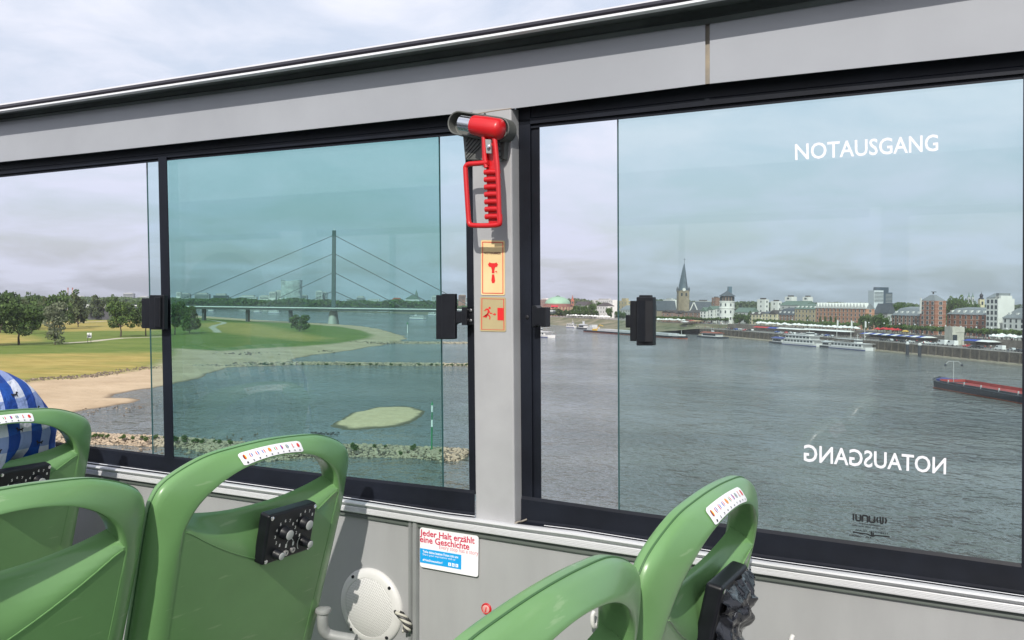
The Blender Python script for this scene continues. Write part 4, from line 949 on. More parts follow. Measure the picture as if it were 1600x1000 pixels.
def mask(dist, noise_, amp, soft, off=0.0):      # smooth step of distance + noise
    a = N(t_, 'ShaderNodeMath', operation='MULTIPLY_ADD'); a.inputs[1].default_value = amp; t_.links.new(noise_, a.inputs[0]); t_.links.new(dist, a.inputs[2])
    m_ = N(t_, 'ShaderNodeMapRange'); m_.inputs['From Min'].default_value = amp * .5 - soft + off; m_.inputs['From Max'].default_value = amp * .5 + soft + off; t_.links.new(a.outputs[0], m_.inputs['Value']); return m_.outputs[0]
def mixc(f, a, c):
    m_ = N(t_, 'ShaderNodeMix', data_type='RGBA'); t_.links.new(f, m_.inputs[0]); t_.links.new(a, m_.inputs[6]); t_.links.new(c, m_.inputs[7]); return m_.outputs[2]
nA, nB, nC = tn(.05, (1, 1, 1)), tn(.35), tn(.022, (1, 2.2, 1))
sand = ramp(nA, .3, (.39, .29, .185), .7, (.55, .43, .29)); sand = mixc(ramp(nB, .55, (0, 0, 0), .72, (.35, .35, .35)), sand, ramp(nB, 0, (.24, .19, .13), 1, (.24, .19, .13)))
wet = ramp(nA, 0, (.15, .115, .075), 1, (.19, .145, .10))
green = ramp(nC, .35, (.085, .145, .022), .66, (.150, .20, .040)); green = mixc(ramp(nB, .45, (0, 0, 0), .7, (.6, .6, .6)), green, ramp(nB, 0, (.16, .19, .05), 1, (.16, .19, .05)))
nD = tn(.09, (1, 2.5, 1), 7); dry = ramp(nD, .32, (.27, .215, .055), .68, (.43, .34, .11)); dry = mixc(ramp(nC, .44, (0, 0, 0), .62, (.42, .42, .42)), dry, green); green = mixc(ramp(nD, .50, (0, 0, 0), .74, (.55, .55, .55)), green, ramp(nB, 0, (.25, .24, .08), 1, (.22, .23, .07)))
c_ = mixc(mask(aN('d_shore'), nB, 2.5, .9, 1.2), wet, sand)
c_ = mixc(mask(aN('d_grass'), nD, 16.0, 3.0), c_, green)
c_ = mixc(mask(aN('d_dry'), nD, 34.0, 9.0), c_, mixc(mask(aN('d_grass'), nD, 16.0, 3.0), c_, dry))
c_ = mixc(mask(aN('d_path'), nB, -1.0, .9, 2.6), ramp(nB, 0, (.42, .38, .30), 1, (.48, .44, .36)), c_)
t_.links.new(c_, p_.inputs['Base Color'])
bpn = N(t_, 'ShaderNodeBump', Strength=.5, Distance=.5); t_.links.new(tn(.9), bpn.inputs['Height']); t_.links.new(bpn.outputs[0], p_.inputs['Normal'])
md = b.build('meadow_ground', mm, None, smooth=False, fixn=False); tag(md, kind='structure')
for nme, v_ in (('d_shore', dsh2), ('d_grass', dgr), ('d_dry', ddr), ('d_path', dpa)): attr(md.data, nme, v_)
md.data.polygons.foreach_set('use_smooth', [True] * len(md.data.polygons))
def ground_z(x, y):
    P = np.array([[x, y]]); d = float(sdist(P, SHORE)[0]); g_ = float(sdist(P, GRASS)[0])
    return min(d * .045, .9) + max(0, min(1.0, (g_ + 3) * .02))

# gravel island
ISL = [(512.6, 665.5), (525.8, 658), (536.8, 652.4), (550, 644.7), (567.5, 641.8), (583, 637), (602.7, 634.8), (633.5, 634.3), (651, 637), (665.4, 641.4), (664.3, 648), (653.3, 656.8), (633.5, 664.4), (602.7, 669.3), (572, 671.7), (545.6, 673.3), (528, 670)]
IP = catmull([G(x, y) for x, y in ISL + ISL[:1]], 5)[:-1]; ic = sum(IP, Vector()) / len(IP)
b = MB(); R_n = 14; vs = []
for k in range(R_n + 1):
    f_ = k / R_n
    for p in IP:
        q = ic.lerp(p, 1.03 * (1 - f_) + .0); z = -.12 + 1.0 * (1 - (1 - f_) ** 2.2) * .85 + .10 * mnoise.noise(q / 3) + .03 * mnoise.noise(q / .8)
        vs.append((q.x + .8 * (1-f_) * mnoise.noise(q / 2.5), q.y + .8 * (1-f_) * mnoise.noise(q / 2.5 + Vector((9, 9, 0))), z))
n = len(IP); b.add(vs, [(j*n+i, j*n+(i+1) % n, (j+1)*n+(i+1) % n, (j+1)*n+i) for j in range(R_n) for i in range(n)])
mi = bpy.data.materials.new('island_gravel'); mi.use_nodes = True; t_ = mi.node_tree; p_ = t_.nodes['Principled BSDF']; p_.inputs['Roughness'].default_value = .95
co = N(t_, 'ShaderNodeTexCoord'); pos = co.outputs['Object']; ge = N(t_, 'ShaderNodeNewGeometry'); sz = N(t_, 'ShaderNodeSeparateXYZ'); t_.links.new(ge.outputs['Position'], sz.inputs[0])
nA, nB = tn(.5), tn(2.2); gr = ramp(nA, .3, (.58, .42, .245), .7, (.72, .54, .335)); gr = mixc(ramp(nB, .5, (0, 0, 0), .7, (.6, .6, .6)), gr, ramp(nB, 0, (.30, .26, .18), 1, (.30, .26, .18)))
wt_ = ramp(nA, 0, (.10, .085, .05), 1, (.15, .12, .07)); mr = N(t_, 'ShaderNodeMapRange'); mr.inputs['From Min'].default_value = .10; mr.inputs['From Max'].default_value = .24; t_.links.new(sz.outputs['Z'], mr.inputs['Value'])
t_.links.new(mixc(mr.outputs[0], wt_, gr), p_.inputs['Base Color'])
tag(b.build('gravel_island', mi, None, smooth=True), kind='structure')

# stones: stuff
def ico(r, s_):
    v, f_ = [], []
    ph = (1 + 5 ** .5) / 2
    v = [Vector(p).normalized() for p in ((-1, ph, 0), (1, ph, 0), (-1, -ph, 0), (1, -ph, 0), (0, -1, ph), (0, 1, ph), (0, -1, -ph), (0, 1, -ph), (ph, 0, -1), (ph, 0, 1), (-ph, 0, -1), (-ph, 0, 1))]
    f_ = [(0,11,5),(0,5,1),(0,1,7),(0,7,10),(0,10,11),(1,5,9),(5,11,4),(11,10,2),(10,7,6),(7,1,8),(3,9,4),(3,4,2),(3,2,6),(3,6,8),(3,8,9),(4,9,5),(2,4,11),(6,2,10),(8,6,7),(9,8,1)]
    return [p * r for p in v], f_
def rock(b, c, r, rn):
    v, f_ = ico(1, 0); sx, sy, sz_ = r * rn.uniform(.7, 1.3), r * rn.uniform(.7, 1.3), r * rn.uniform(.5, .9); a = rn.uniform(0, 6.28); ca, sa = math.cos(a), math.sin(a); out = []
    for p in v:
        k = rn.uniform(.78, 1.15); x, y, z = p.x * sx * k, p.y * sy * k, p.z * sz_ * k; out.append((c[0] + x * ca - y * sa, c[1] + x * sa + y * ca, c[2] + z))
    b.add(out, f_, rn.choice((0, 0, 0, 1, 1, 2)))
ROCKM = [mat('pale_rubble', (.40, .32, .23), .9, var=.12, vscale=.8), mat('buff_rubble', (.34, .27, .195), .9, var=.15, vscale=.8), mat('dark_rubble', (.13, .11, .085), .9, var=.2, vscale=.8)]
def groyne(name, back, front, r, count, hgt, seed):
    """rubble dam between two waterlines given in pixels (same order)"""
    rn = random.Random(seed); A = catmull([G(*p) for p in back], 10); C = catmull([G(*p) for p in front], 10); b = MB(); n = min(len(A), len(C)); L = [0]
    for i in range(1, n): L.append(L[-1] + (A[i].lerp(C[i], .5) - A[i-1].lerp(C[i-1], .5)).length)
    for _ in range(count):
        s_ = rn.uniform(0, L[-1]); i = max(j for j in range(n) if L[j] <= s_); i = min(i, n - 2); f_ = (s_ - L[i]) / (L[i+1] - L[i] + 1e-9)
        t = rn.random(); p = A[i].lerp(A[i+1], f_).lerp(C[i].lerp(C[i+1], f_), t); z = hgt * (1 - abs(2 * t - 1) ** 2.2) - .12 + rn.uniform(-.05, .12)
        rock(b, (p.x, p.y, z), r * rn.choice((.6, .8, 1, 1, 1.3, 1.6)), rn)
    # core so that no water shows between the stones
    cs = []
    for i in range(n):
        for t in (0, .2, .5, .8, 1): q = A[i].lerp(C[i], t); cs.append((q.x, q.y, hgt * (1 - abs(2*t-1) ** 2.2) * .85 - .2))
    b.add(cs, [(i*5+k, (i+1)*5+k, (i+1)*5+k+1, i*5+k+1) for i in range(n-1) for k in range(4)], 1)
    o = b.build(name, ROCKM, None, fixn=False); tag(o, kind='stuff'); return A, C
GA, GC = groyne('rubble_groyne', [(-60, 672), (60, 675), (140, 680), (228, 685), (300, 689), (380, 692), (480, 696), (560, 698), (650, 702), (715, 704), (731, 710)],
       [(-60, 690), (60, 692), (140, 694), (228, 697.5), (290, 701), (380, 722), (480, 716), (560, 714.5), (640, 716.5), (705, 722), (730, 714)], .24, 8600, 1.0, 3)
groyne('rubble_groyne', [(300, 572), (398, 569.5), (470, 566.8), (560, 567.5), (650, 568.4), (760, 569.5), (815, 570)], [(300, 574.6), (398, 572.4), (470, 570.2), (560, 570.8), (650, 571.5), (760, 572.4), (815, 572.4)], .36, 3400, .6, 4)
groyne('rubble_groyne', [(560, 533), (600, 533.6), (640, 534.4), (735, 535.2)], [(560, 535.8), (600, 536.6), (640, 537.2), (735, 536.9)], .42, 1400, .45, 5)
# loose stones on the beach line and specks in the shallows
rn = random.Random(11); b = MB()
for L, cnt, w_, r in ((((20, 599), (63, 592.5), (120, 590), (156, 586.4), (180, 582), (234, 574.5)), 520, 1.6, .32), (((380, 567), (420, 565.5), (460, 564.5), (480, 563)), 60, 2.5, .6), (((560, 534), (600, 535)), 40, 3, .6), (((345, 553), (400, 553)), 26, 4, .6), (((500, 548), (515, 547)), 14, 2, .7), (((0, 660), (130, 640), (210, 629)), 60, 3, .22), (((270, 690), (330, 692), (420, 700)), 200, 5, .2)):
    A = catmull([G(x, y, .9) for x, y in L], 8)
    for _ in range(cnt):
        i = rn.randrange(len(A) - 1); p = A[i].lerp(A[i+1], rn.random()); x, y = p.x + rn.gauss(0, w_), p.y + rn.gauss(0, w_ * 1.4); rock(b, (x, y, max(.0, ground_z(x, y)) + .05), r * rn.uniform(.5, 1.4), rn)
tag(b.build('beach_stones', [mat('beach_stone_brown', (.16, .12, .085), .9), mat('beach_stone_dark', (.10, .08, .06), .9), ROCKM[1]], None, fixn=False), kind='stuff')
b = MB()
for _ in range(42): p = G(rn.uniform(486, 532), rn.uniform(675.5, 680)); rock(b, (p.x, p.y, .02), rn.uniform(.12, .3), rn)
tag(b.build('dark_shallow_pebbles', [mat('wet_stone', (.03, .03, .03), .4)] * 3, None, fixn=False), kind='stuff')
# beacon on the groyne
bp_ = G(674.5, 705, .7); beacon = thing('river_beacon', 'tall green and white banded beacon pole standing on the near rubble groyne', 'beacon', bp_)
Hb = 8.0; o_ = tuple(bp_); M_BG = mat('beacon_green', (.015, .20, .075), .5); M_BWt = mat('beacon_white', (.75, .76, .74), .5)
b = MB(); b.tube([bp_, bp_ + Vector((0, 0, Hb * .5))], .13, 12); b.build('lower_pole', M_BG, beacon, o_, smooth=True)
for z0, z1, m, r in ((.50, .64, M_BWt, .155), (.64, .80, M_BG, .10), (.80, .94, M_BWt, .155)):
    b = MB(); b.tube([bp_ + Vector((0, 0, Hb * z0)), bp_ + Vector((0, 0, Hb * z1))], r, 12); b.build('white_band' if m is M_BWt else 'pole_section', m, beacon, o_, smooth=True)
b = MB(); b.lathe(bp_ + Vector((0, 0, Hb * .94)), (0, 0, 1), [(.22, 0), (.22, .08), (.02, .62)], 12); b.build('cone_topmark', M_BG, beacon, o_)
b = MB(); b.lathe(bp_, (0, 0, 1), [(.8, -.5), (.8, -.05), (.45, .08)], 10); b.build('foot', ROCKM[0], beacon, o_)
p = G(636.5, 520.5); bc2 = thing('river_beacon', 'distant thin white beacon pole at the tip of the meadow beach', 'beacon', p)
b = MB(); b.tube([p, p + Vector((0, 0, 7))], .28, 8); b.build('pole', M_BWt, bc2, tuple(p)); b = MB(); b.lathe(p + Vector((0, 0, 7)), (0, 0, 1), [(.6, 0), (.6, 1.2), (.1, 1.6)], 8); b.build('topmark', M_BG, bc2, tuple(p))

# ================================================================== PLANTS
def leaf_mat(name, c, c2, sc=.35):
    m = bpy.data.materials.new(name); m.use_nodes = True; t = m.node_tree; p = t.nodes['Principled BSDF']; p.inputs['Roughness'].default_value = .75; p.inputs['Specular IOR Level'].default_value = .2
    co = N(t, 'ShaderNodeTexCoord'); n = N(t, 'ShaderNodeTexNoise', Scale=sc, Detail=3.0); t.links.new(co.outputs['Object'], n.inputs['Vector']); r = N(t, 'ShaderNodeValToRGB')
    r.color_ramp.elements[0].position = .35; r.color_ramp.elements[0].color = (*c, 1); r.color_ramp.elements[1].position = .65; r.color_ramp.elements[1].color = (*c2, 1); t.links.new(n.outputs['Fac'], r.inputs[0]); t.links.new(r.outputs[0], p.inputs['Base Color']); return m
LEAF = {'oak': leaf_mat('dark_green_leaves', (.032, .062, .018), (.085, .135, .038)), 'silver': leaf_mat('silvery_leaves', (.10, .125, .075), (.17, .19, .125)), 'mid': leaf_mat('mid_green_leaves', (.042, .082, .022), (.115, .17, .045)), 'olive': leaf_mat('olive_leaves', (.045, .065, .03), (.10, .125, .055))}
M_BARK = mat('bark', (.07, .055, .04), .95, var=.2, vscale=3)
def crown_mesh(lobes, n, size, rn, mname):
    b = MB(); tot = sum(l[3] * l[4] * l[5] for l in lobes); acc = []
    vs = []; fs = []
    for (cx, cy, cz, rx, ry, rz) in lobes:
        k = int(n * (rx * ry * rz) / tot) + 1
        for _ in range(k):
            while True:
                x, y, z = rn.uniform(-1, 1), rn.uniform(-1, 1), rn.uniform(-1, 1); q = x*x + y*y + z*z
                if .12 < q < 1: break
            s_ = q ** .5; f_ = (.70 + .30 * rn.random()) / s_ if rn.random() < .72 else 1
            c = Vector((cx + x * f_ * rx, cy + y * f_ * ry, cz + z * f_ * rz)); s2 = size * rn.uniform(.6, 1.5)
            a = Vector((rn.gauss(0, 1), rn.gauss(0, 1), rn.gauss(0, .7))).normalized() * s2; e = a.cross(Vector((rn.gauss(0, 1), rn.gauss(0, 1), rn.gauss(0, 1)))).normalized() * s2 * .8
            o = len(vs); vs += [c - a, c + e * .9, c + a, c - e]; fs += [(o, o+1, o+2, o+3)]
    b.add(vs, fs); return b.mesh('crown', LEAF[mname])
def tree_proto(kind, H, Wd, mname, seed, leaves=2600, size=.42, trunkh=.28, shape='round'):
    rn = random.Random(seed); lobes = []
    r = Wd / 2
    if shape == 'round':
        lobes.append((0, 0, H * (trunkh + (1 - trunkh) * .50), r * .56, r * .56, H * (1 - trunkh) * .34))
        for k in range(15):
            a = k * 2.4 + rn.uniform(-.4, .4); zz = rn.uniform(.12, .88); rad = r * (.70 * math.sin(math.pi * (.18 + .70 * zz)) ** .8) * rn.uniform(.75, 1.15); q = r * rn.uniform(.20, .46)
            lobes.append((math.cos(a) * rad, math.sin(a) * rad, H * (trunkh + (1 - trunkh) * zz * .95), q, q, q * .85))
    elif shape == 'column':
        for k in range(9):
            zz = k / 8; q = r * (.55 + .45 * math.sin(math.pi * (.1 + .75 * zz))) * rn.uniform(.8, 1.1); a = k * 2.4; lobes.append((math.cos(a) * r * .3, math.sin(a) * r * .3, H * (.12 + .82 * zz), q * .8, q * .8, H * .11))
    elif shape == 'flat':
        for k in range(8):
            a = k * 2.4; rad = r * .55 * (k / 7) ** .5; lobes.append((math.cos(a) * rad, math.sin(a) * rad, H * rn.uniform(.68, .82), r * .5, r * .5, H * .17))
    elif shape == 'bush':
        for k in range(7):
            a = k * 2.4; rad = r * .5 * (k / 6) ** .5; q = r * rn.uniform(.4, .6); lobes.append((math.cos(a) * rad, math.sin(a) * rad, H * rn.uniform(.35, .65), q, q, H * .36))
    cm = crown_mesh(lobes, leaves, size, rn, mname); b = MB(); tr = max(.12, Wd * .022)
    top = H * (trunkh + (1 - trunkh) * .55)
    if shape != 'bush':
        b.tube([Vector((0, 0, -.6)), Vector((.03 * r, 0, H * trunkh * .6)), Vector((-.02 * r, .03 * r, H * trunkh * 1.1)), Vector((.02, 0, top))], [tr * 1.5, tr, tr * .8, tr * .25], 8)
        for k in range(6):
            l_ = lobes[1 + k % (len(lobes) - 1)]; z0 = H * trunkh * rn.uniform(.75, 1.25); b.tube([Vector((0, 0, z0)), Vector((l_[0] * .5, l_[1] * .5, lerp(z0, l_[2], .5) + .02 * H)), Vector((l_[0] * .9, l_[1] * .9, l_[2]))], [tr * .55, tr * .35, tr * .12], 6)
    else:
        for k in range(5): l_ = lobes[k]; b.tube([Vector((0, 0, -.2)), Vector((l_[0], l_[1], l_[2]))], [tr * .6, tr * .2], 5)
    return cm, b.mesh('trunk', M_BARK), H, Wd
def plant(proto, name, label, cat, p, H, Wd, group=None, rz=0.0):
    cm, tm, h0, w0 = proto; t = bpy.data.objects.new(name, None); COL.objects.link(t); t.location = p; t.rotation_euler = (0, 0, rz); t.scale = (Wd / w0, Wd / w0, H / h0); tag(t, label, cat, group)
    for nm, me in (('crown', cm), ('trunk', tm)): o = bpy.data.objects.new(nm, me); COL.objects.link(o); o.parent = t
    return t
PR = {'oakA': tree_proto('oak', 18, 18, 'oak', 1, 4200, .42), 'oakB': tree_proto('oak', 18, 17, 'oak', 2, 4200, .42, .22), 'mid': tree_proto('mid', 16, 15, 'mid', 3, 3600, .40, .26), 'silver': tree_proto('s', 18, 10, 'silver', 4, 2600, .36, .12, 'column'),
      'round': tree_proto('r', 9, 10, 'mid', 5, 3200, .34, .10), 'far1': tree_proto('f', 18, 18, 'oak', 6, 1500, .75, .10), 'far2': tree_proto('f', 18, 15, 'olive', 7, 1300, .75, .08), 'plane': tree_proto('p', 7, 7, 'mid', 8, 500, .42, .45, 'flat'),
      'poplar': tree_proto('pp', 16, 4, 'oak', 9, 700, .45, .08, 'column'), 'bush': tree_proto('b', 1.3, 1.8, 'mid', 10, 420, .12, .1, 'bush')}
def ptree(proto, x0, x1, ytop, ybase, label, z=1.9, group=None, name='tree', Y=None, hk=1.0):
    """tree whose foot is seen at ybase (or stands at depth Y) and whose crown spans x0..x1"""
    Y = Y and Y * KD
    xm = (x0 + x1) / 2; p = G(xm, ybase, z) if Y is None else Vector(AT(xm, hor(xm), Y).to_tuple()[:2] + (z,))
    Yd = p.y; Wd = (x1 - x0) * Yd / F; H = (25 + (hor(xm) - ytop) * Yd / F - z) * hk
    return plant(PR[proto], name, label, 'tree', p, H, Wd * 1.02, group, rz=(xm * .37) % 6.28)
TG = 'trees on the river meadow'
ptree('oakA', -2, 61, 470, 538.6, 'broad dark green tree on the meadow left of the silvery poplar', group=TG)
ptree('oakB', -75, -8, 466, 541, 'broad dark tree at the far left of the meadow, mostly outside the window', group=TG)
ptree('silver', 67, 105, 474, 538.8, 'narrow silvery-leaved tree standing on the yellow meadow', group=TG)
ptree('mid', 165, 212, 470, 526, 'rounded green tree on the meadow left of the black window latch', group=TG)
ptree('oakB', 209, 247, 469, 525.2, 'green meadow tree half hidden behind the black window latch', group=TG)
ptree('oakA', 256, 290, 467, 523, 'tall dark tree just right of the window bar, seen through teal glass', group=TG)
ptree('round', 282, 311, 478, 520.5, 'small round tree at the path beside the tall dark one behind teal glass', group=TG)
ptree('round', 453, 484, 491.5, 517.6, 'single round bushy tree on the green meadow below the bridge', group=TG)
k = 0
for (x0, x1, yt, Yd, pr) in ((-60, -15, 452, 800, 'far1'), (-22, 28, 446, 760, 'far1'), (22, 48, 458, 800, 'far2'), (40, 66, 453, 950, 'far1'), (60, 84, 459, 900, 'far2'), (72, 114, 450.5, 800, 'far1'), (106, 138, 455, 860, 'far2'), (110, 124, 454, 980, 'poplar'), (136, 163, 457, 1150, 'far2'), (160, 172, 463, 1250, 'far2'), (166, 187, 457.5, 1100, 'far1'), (184, 200, 467, 1400, 'far2'), (198, 222, 468, 1300, 'far1'), (218, 240, 469, 1350, 'far2'), (-20, 20, 464, 700, 'far1'), (28, 70, 468, 690, 'far1'), (258, 276, 470, 900, 'far1'), (272, 300, 474, 1000, 'far2')):
    k += 1
    ptree(pr, x0, x1, yt, 0, 'distant %s tree in the belt behind the left meadow, %s' % ('olive green' if pr == 'far2' else ('slim dark' if pr == 'poplar' else 'dark green'), ('crown reaching high' if yt < 456 else 'low crown near the horizon')), z=1.5, Y=Yd, group='tree belt behind the meadow')
# bushes on the near groyne
for i, (x, yb, w_, h_) in enumerate(((149, 683, 10, 6), (160, 683, 7, 5), (168, 683.5, 9, 5), (228, 689, 11, 7), (240, 686, 7, 5), (273, 689, 12, 8), (288, 688, 13, 8), (302, 691, 8, 5), (316, 692, 9, 6), (343, 693, 9, 6), (360, 694, 10, 6), (553, 705, 14, 13), (585, 700, 8, 6), (602, 699, 6, 4), (646, 703, 11, 9), (688, 706, 5, 4), (626, 711, 8, 6), (396, 696, 9, 6))):
    p = G(x, yb, 1.0); sc_ = p.y / F
    plant(PR['bush'], 'groyne_bush', 'low green bush rooted among the pale rubble stones of the near groyne', 'bush', p, h_ * sc_ * 1.1, w_ * sc_, 'bushes on the near groyne', rz=i)
for i in range(34):
    x = rn.uniform(385, 735); p = G(x, 570.3 + (x - 470) * .004, .35); sc_ = p.y / F
    plant(PR['bush'], 'groyne_bush', 'tiny dark bush on the long thin middle groyne', 'bush', p, rn.uniform(2, 4) * sc_, rn.uniform(4, 8) * sc_, 'bushes on the middle groyne', rz=i)
for i in range(16):
    x = rn.uniform(142, 430); p = G(x, lerp(680, 695, (x - 142) / 288) + rn.uniform(-1, 5), 1.0); sc_ = p.y / F
    plant(PR['bush'], 'groyne_bush', 'low green bush rooted among the pale rubble stones of the near groyne', 'bush', p, rn.uniform(3, 7) * sc_, rn.uniform(5, 12) * sc_, 'bushes on the near groyne', rz=i)
# notice board on the meadow
p = G(139.5, 535.5, 1.9); sg = thing('notice_board', 'small white notice board on two posts in the middle of the yellow meadow', 'sign', p); o_ = tuple(p); sc_ = p.y / F
b = MB(); b.box((p.x - 3.6 * sc_, p.y - .05, p.z + 7.5 * sc_), (p.x + 3.6 * sc_, p.y + .05, p.z + 15.5 * sc_)); b.build('board', M_BWt, sg, o_)
b = MB(); b.box((p.x - 2.2 * sc_, p.y - .07, p.z + 9 * sc_), (p.x + 2.2 * sc_, p.y - .052, p.z + 11.5 * sc_)); b.build('notice', mat('sign_grey', (.2, .2, .22), .6), sg, o_)
for s_ in (-1, 1): b = MB(); b.tube([(p.x + s_ * 2.6 * sc_, p.y, p.z - .2), (p.x + s_ * 2.6 * sc_, p.y, p.z + 8 * sc_)], .10, 6); b.build('post', M_LEG, sg, o_)

# ================================================================== THE FAR BANK
BANK_PX = [(1850, 597), (1640, 576), (1600, 571.7), (1530, 564.5), (1462.7, 557.5), (1366, 547.5), (1290, 540.3), (1207.5, 533), (1132.5, 526), (1093, 523.4), (1020, 519), (963, 515.5), (917, 511.4), (853, 507), (800, 503), (740, 498), (690, 493.8), (657, 491.2), (600, 489), (517, 487), (440, 485.2), (380, 483.6), (300, 481.6), (200, 479.3), (0, 475.2), (-400, 470.5)]
BK = [G(x, y) for x, y in BANK_PX]
def bank_normals(P):
    out = []
    for i in range(len(P)):
        t = P[min(i+1, len(P)-1)] - P[max(i-1, 0)]; t.normalize(); out.append(Vector((t.y, -t.x, 0)))
    return out
BN = bank_normals(BK)
for _ in range(2): BN = [(BN[max(i-1, 0)] + BN[i] * 2 + BN[min(i+1, len(BN)-1)]).normalized() for i in range(len(BN))]
def bank_pt(px, g):
    """where the sight line of column px meets the line g metres behind the quay edge"""
    r = ray(px, hor(px)); s_ = r.x / r.y; L = [p + n * g for p, n in zip(BK, BN)]
    for a, c in zip(L, L[1:]):
        fa, fc = a.x - s_ * a.y, c.x - s_ * c.y
        if fa * fc <= 0 and fa != fc: return a.lerp(c, fa / (fa - fc))
    return L[-1]
def zof(px, py, Y): return HC + (hor(px) - py) * Y / F
iq = 9          # bank points up to here carry the quay wall
M_PAVE = mat('promenade_paving', (.27, .25, .225), .9, var=.15, vscale=.05); M_LOW = mat('lower_quay_paving', (.22, .205, .19), .9, var=.25, vscale=.12)
M_SLOPE = mat('embankment_grass_and_stone', (.13, .15, .07), .95, var=.35, vscale=.06, col2=(.24, .21, .15)); M_CITYG = mat('city_ground', (.16, .16, .14), .95, var=.2, vscale=.02)
def profile(i):
    if i <= iq: return [(0, 5.3), (12, 5.3), (27, 5.3), (27.3, 8.6), (60, 8.8), (250, 9)]
    if BK[i].y < 1500: return [(0, -.2), (8, 1.6), (22, 4.6), (32, 5.0), (32.5, 8.2), (60, 8.6), (250, 9)][0:0] + [(0, -.2), (9, 1.8), (24, 5.0), (30, 8.0), (60, 8.6), (250, 9)]
    return [(0, -.2), (30, 1.2), (60, 2.0), (90, 4.5), (150, 5), (400, 6)]
b = MB(); K6 = 6; vs = []
for i, (p, n_) in enumerate(zip(BK, BN)):
    for g_, z in profile(i): q = p + n_ * g_; vs.append((q.x, q.y, z))
    q = p + n_ * 250; f_ = Vector((q.x + n_.x * 7000, q.y + n_.y * 7000 + 200, 9)); vs.append(tuple(f_))
mi_ = []; fs = []
for i in range(len(BK) - 1):
    for k in range(6):
        fs.append((i*7+k, (i+1)*7+k, (i+1)*7+k+1, i*7+k+1)); mi_.append((2 if i >= iq else 1) if k < 2 else ((2 if i >= iq else 1) if k == 2 else (0 if k == 3 else 3)))
b.add(vs, fs); b.m = mi_
tag(b.build('city_bank_ground', [M_PAVE, M_LOW, M_SLOPE, M_CITYG], None, fixn=False), kind='structure')
# quay wall with piers and pale ledge
qw = thing('quay_wall', 'long dark brown masonry quay wall with buttresses and a pale ledge at the waterline', 'wall', BK[4]); qo = tuple(BK[4])
M_QW = mat('dark_quay_masonry', (.075, .063, .052), .92, var=.35, vscale=.35, col2=(.115, .095, .078)); M_LEDGE = mat('pale_quay_ledge', (.40, .35, .27), .9, var=.15, vscale=.2); M_PIER = mat('quay_buttress_stone', (.10, .085, .07), .92, var=.3, vscale=.4)
b = MB()
for i in range(iq):
    a, c, na, nc_ = BK[i], BK[i+1], BN[i], BN[i+1]
    b.add([a + Vn(0, 0, -1), c + Vn(0, 0, -1), c - nc_ * .0 + Vn(0, 0, 5.35), a + Vn(0, 0, 5.35), a + na * .8 + Vn(0, 0, 5.35), c + nc_ * .8 + Vn(0, 0, 5.35)], [(0, 1, 2, 3), (3, 2, 5, 4)])
b.build('wall', M_QW, qw, qo)
b = MB()
for i in range(iq):
    a, c, na, nc_ = BK[i], BK[i+1], BN[i], BN[i+1]
    b.add([a - na * 1.0 + Vn(0, 0, -1), c - nc_ * 1.0 + Vn(0, 0, -1), c - nc_ * 1.0 + Vn(0, 0, .75), a - na * 1.0 + Vn(0, 0, .75), a + na * .05 + Vn(0, 0, .8), c + nc_ * .05 + Vn(0, 0, .8)], [(0, 1, 2, 3), (3, 2, 5, 4)])
b.build('ledge', M_LEDGE, qw, qo)
L_ = [0]
for i in range(iq): L_.append(L_[-1] + (BK[i+1] - BK[i]).length)
def along(s_):
    i = max(j_ for j_ in range(iq) if L_[j_] <= s_); f_ = (s_ - L_[i]) / (L_[i+1] - L_[i]); return BK[i].lerp(BK[i+1], f_), BN[i].lerp(BN[i+1], f_).normalized()
b0 = MB(); b0.prism([(0, -.5, -1), (.55, -.5, .8), (0, -.35, 5.2), (0, -.35, -1)], (0, 0, 0)) if False else None
pier_me = MB().prism([Vn(-.35, -.95, .7), Vn(.35, -.95, .7), Vn(.35, .05, .7), Vn(-.35, .05, .7)], (0, 0, .01)).add([(-.4, -.9, .8), (.4, -.9, .8), (.4, .05, .8), (-.4, .05, .8), (-.4, -.25, 5.25), (.4, -.25, 5.25), (.4, .05, 5.25), (-.4, .05, 5.25)], [(0, 1, 5, 4), (1, 2, 6, 5), (2, 3, 7, 6), (3, 0, 4, 7), (4, 5, 6, 7)]).mesh('buttress', M_PIER)
s_ = 6
while s_ < L_[-1] - 4:
    p, n_ = along(s_); o = bpy.data.objects.new('buttress', pier_me); COL.objects.link(o); o.parent = qw; o.location = p - Vector(qo); o.rotation_euler = (0, 0, math.atan2(n_.y, n_.x) - math.pi / 2); s_ += 7.2
b = MB(); k = 0
for i in range(iq):
    a, c = BK[i] + BN[i] * .6, BK[i+1] + BN[i+1] * .6
    for z in (5.9, 6.35): b.tube([a + Vn(0, 0, z), c + Vn(0, 0, z)], .05, 4, cap=False)
    m = int((c - a).length / 3)
    for q in range(m): p = a.lerp(c, q / m); b.tube([p + Vn(0, 0, 5.3), p + Vn(0, 0, 6.4)], .06, 4)
b.build('railing', mat('railing_metal', (.12, .12, .12), .6), qw, qo)
# upper promenade wall
b = MB()
for i in range(iq):
    a, c = BK[i] + BN[i] * 27, BK[i+1] + BN[i+1] * 27; b.obox(a + Vn(0, 0, 5.2), c - a, BN[i] * .5, Vn(0, 0, 4.2))
tag(b.build('promenade_wall', mat('promenade_masonry', (.135, .115, .10), .9, var=.3, vscale=.2), None), 'brown masonry wall between the lower quay and the upper promenade', 'wall')

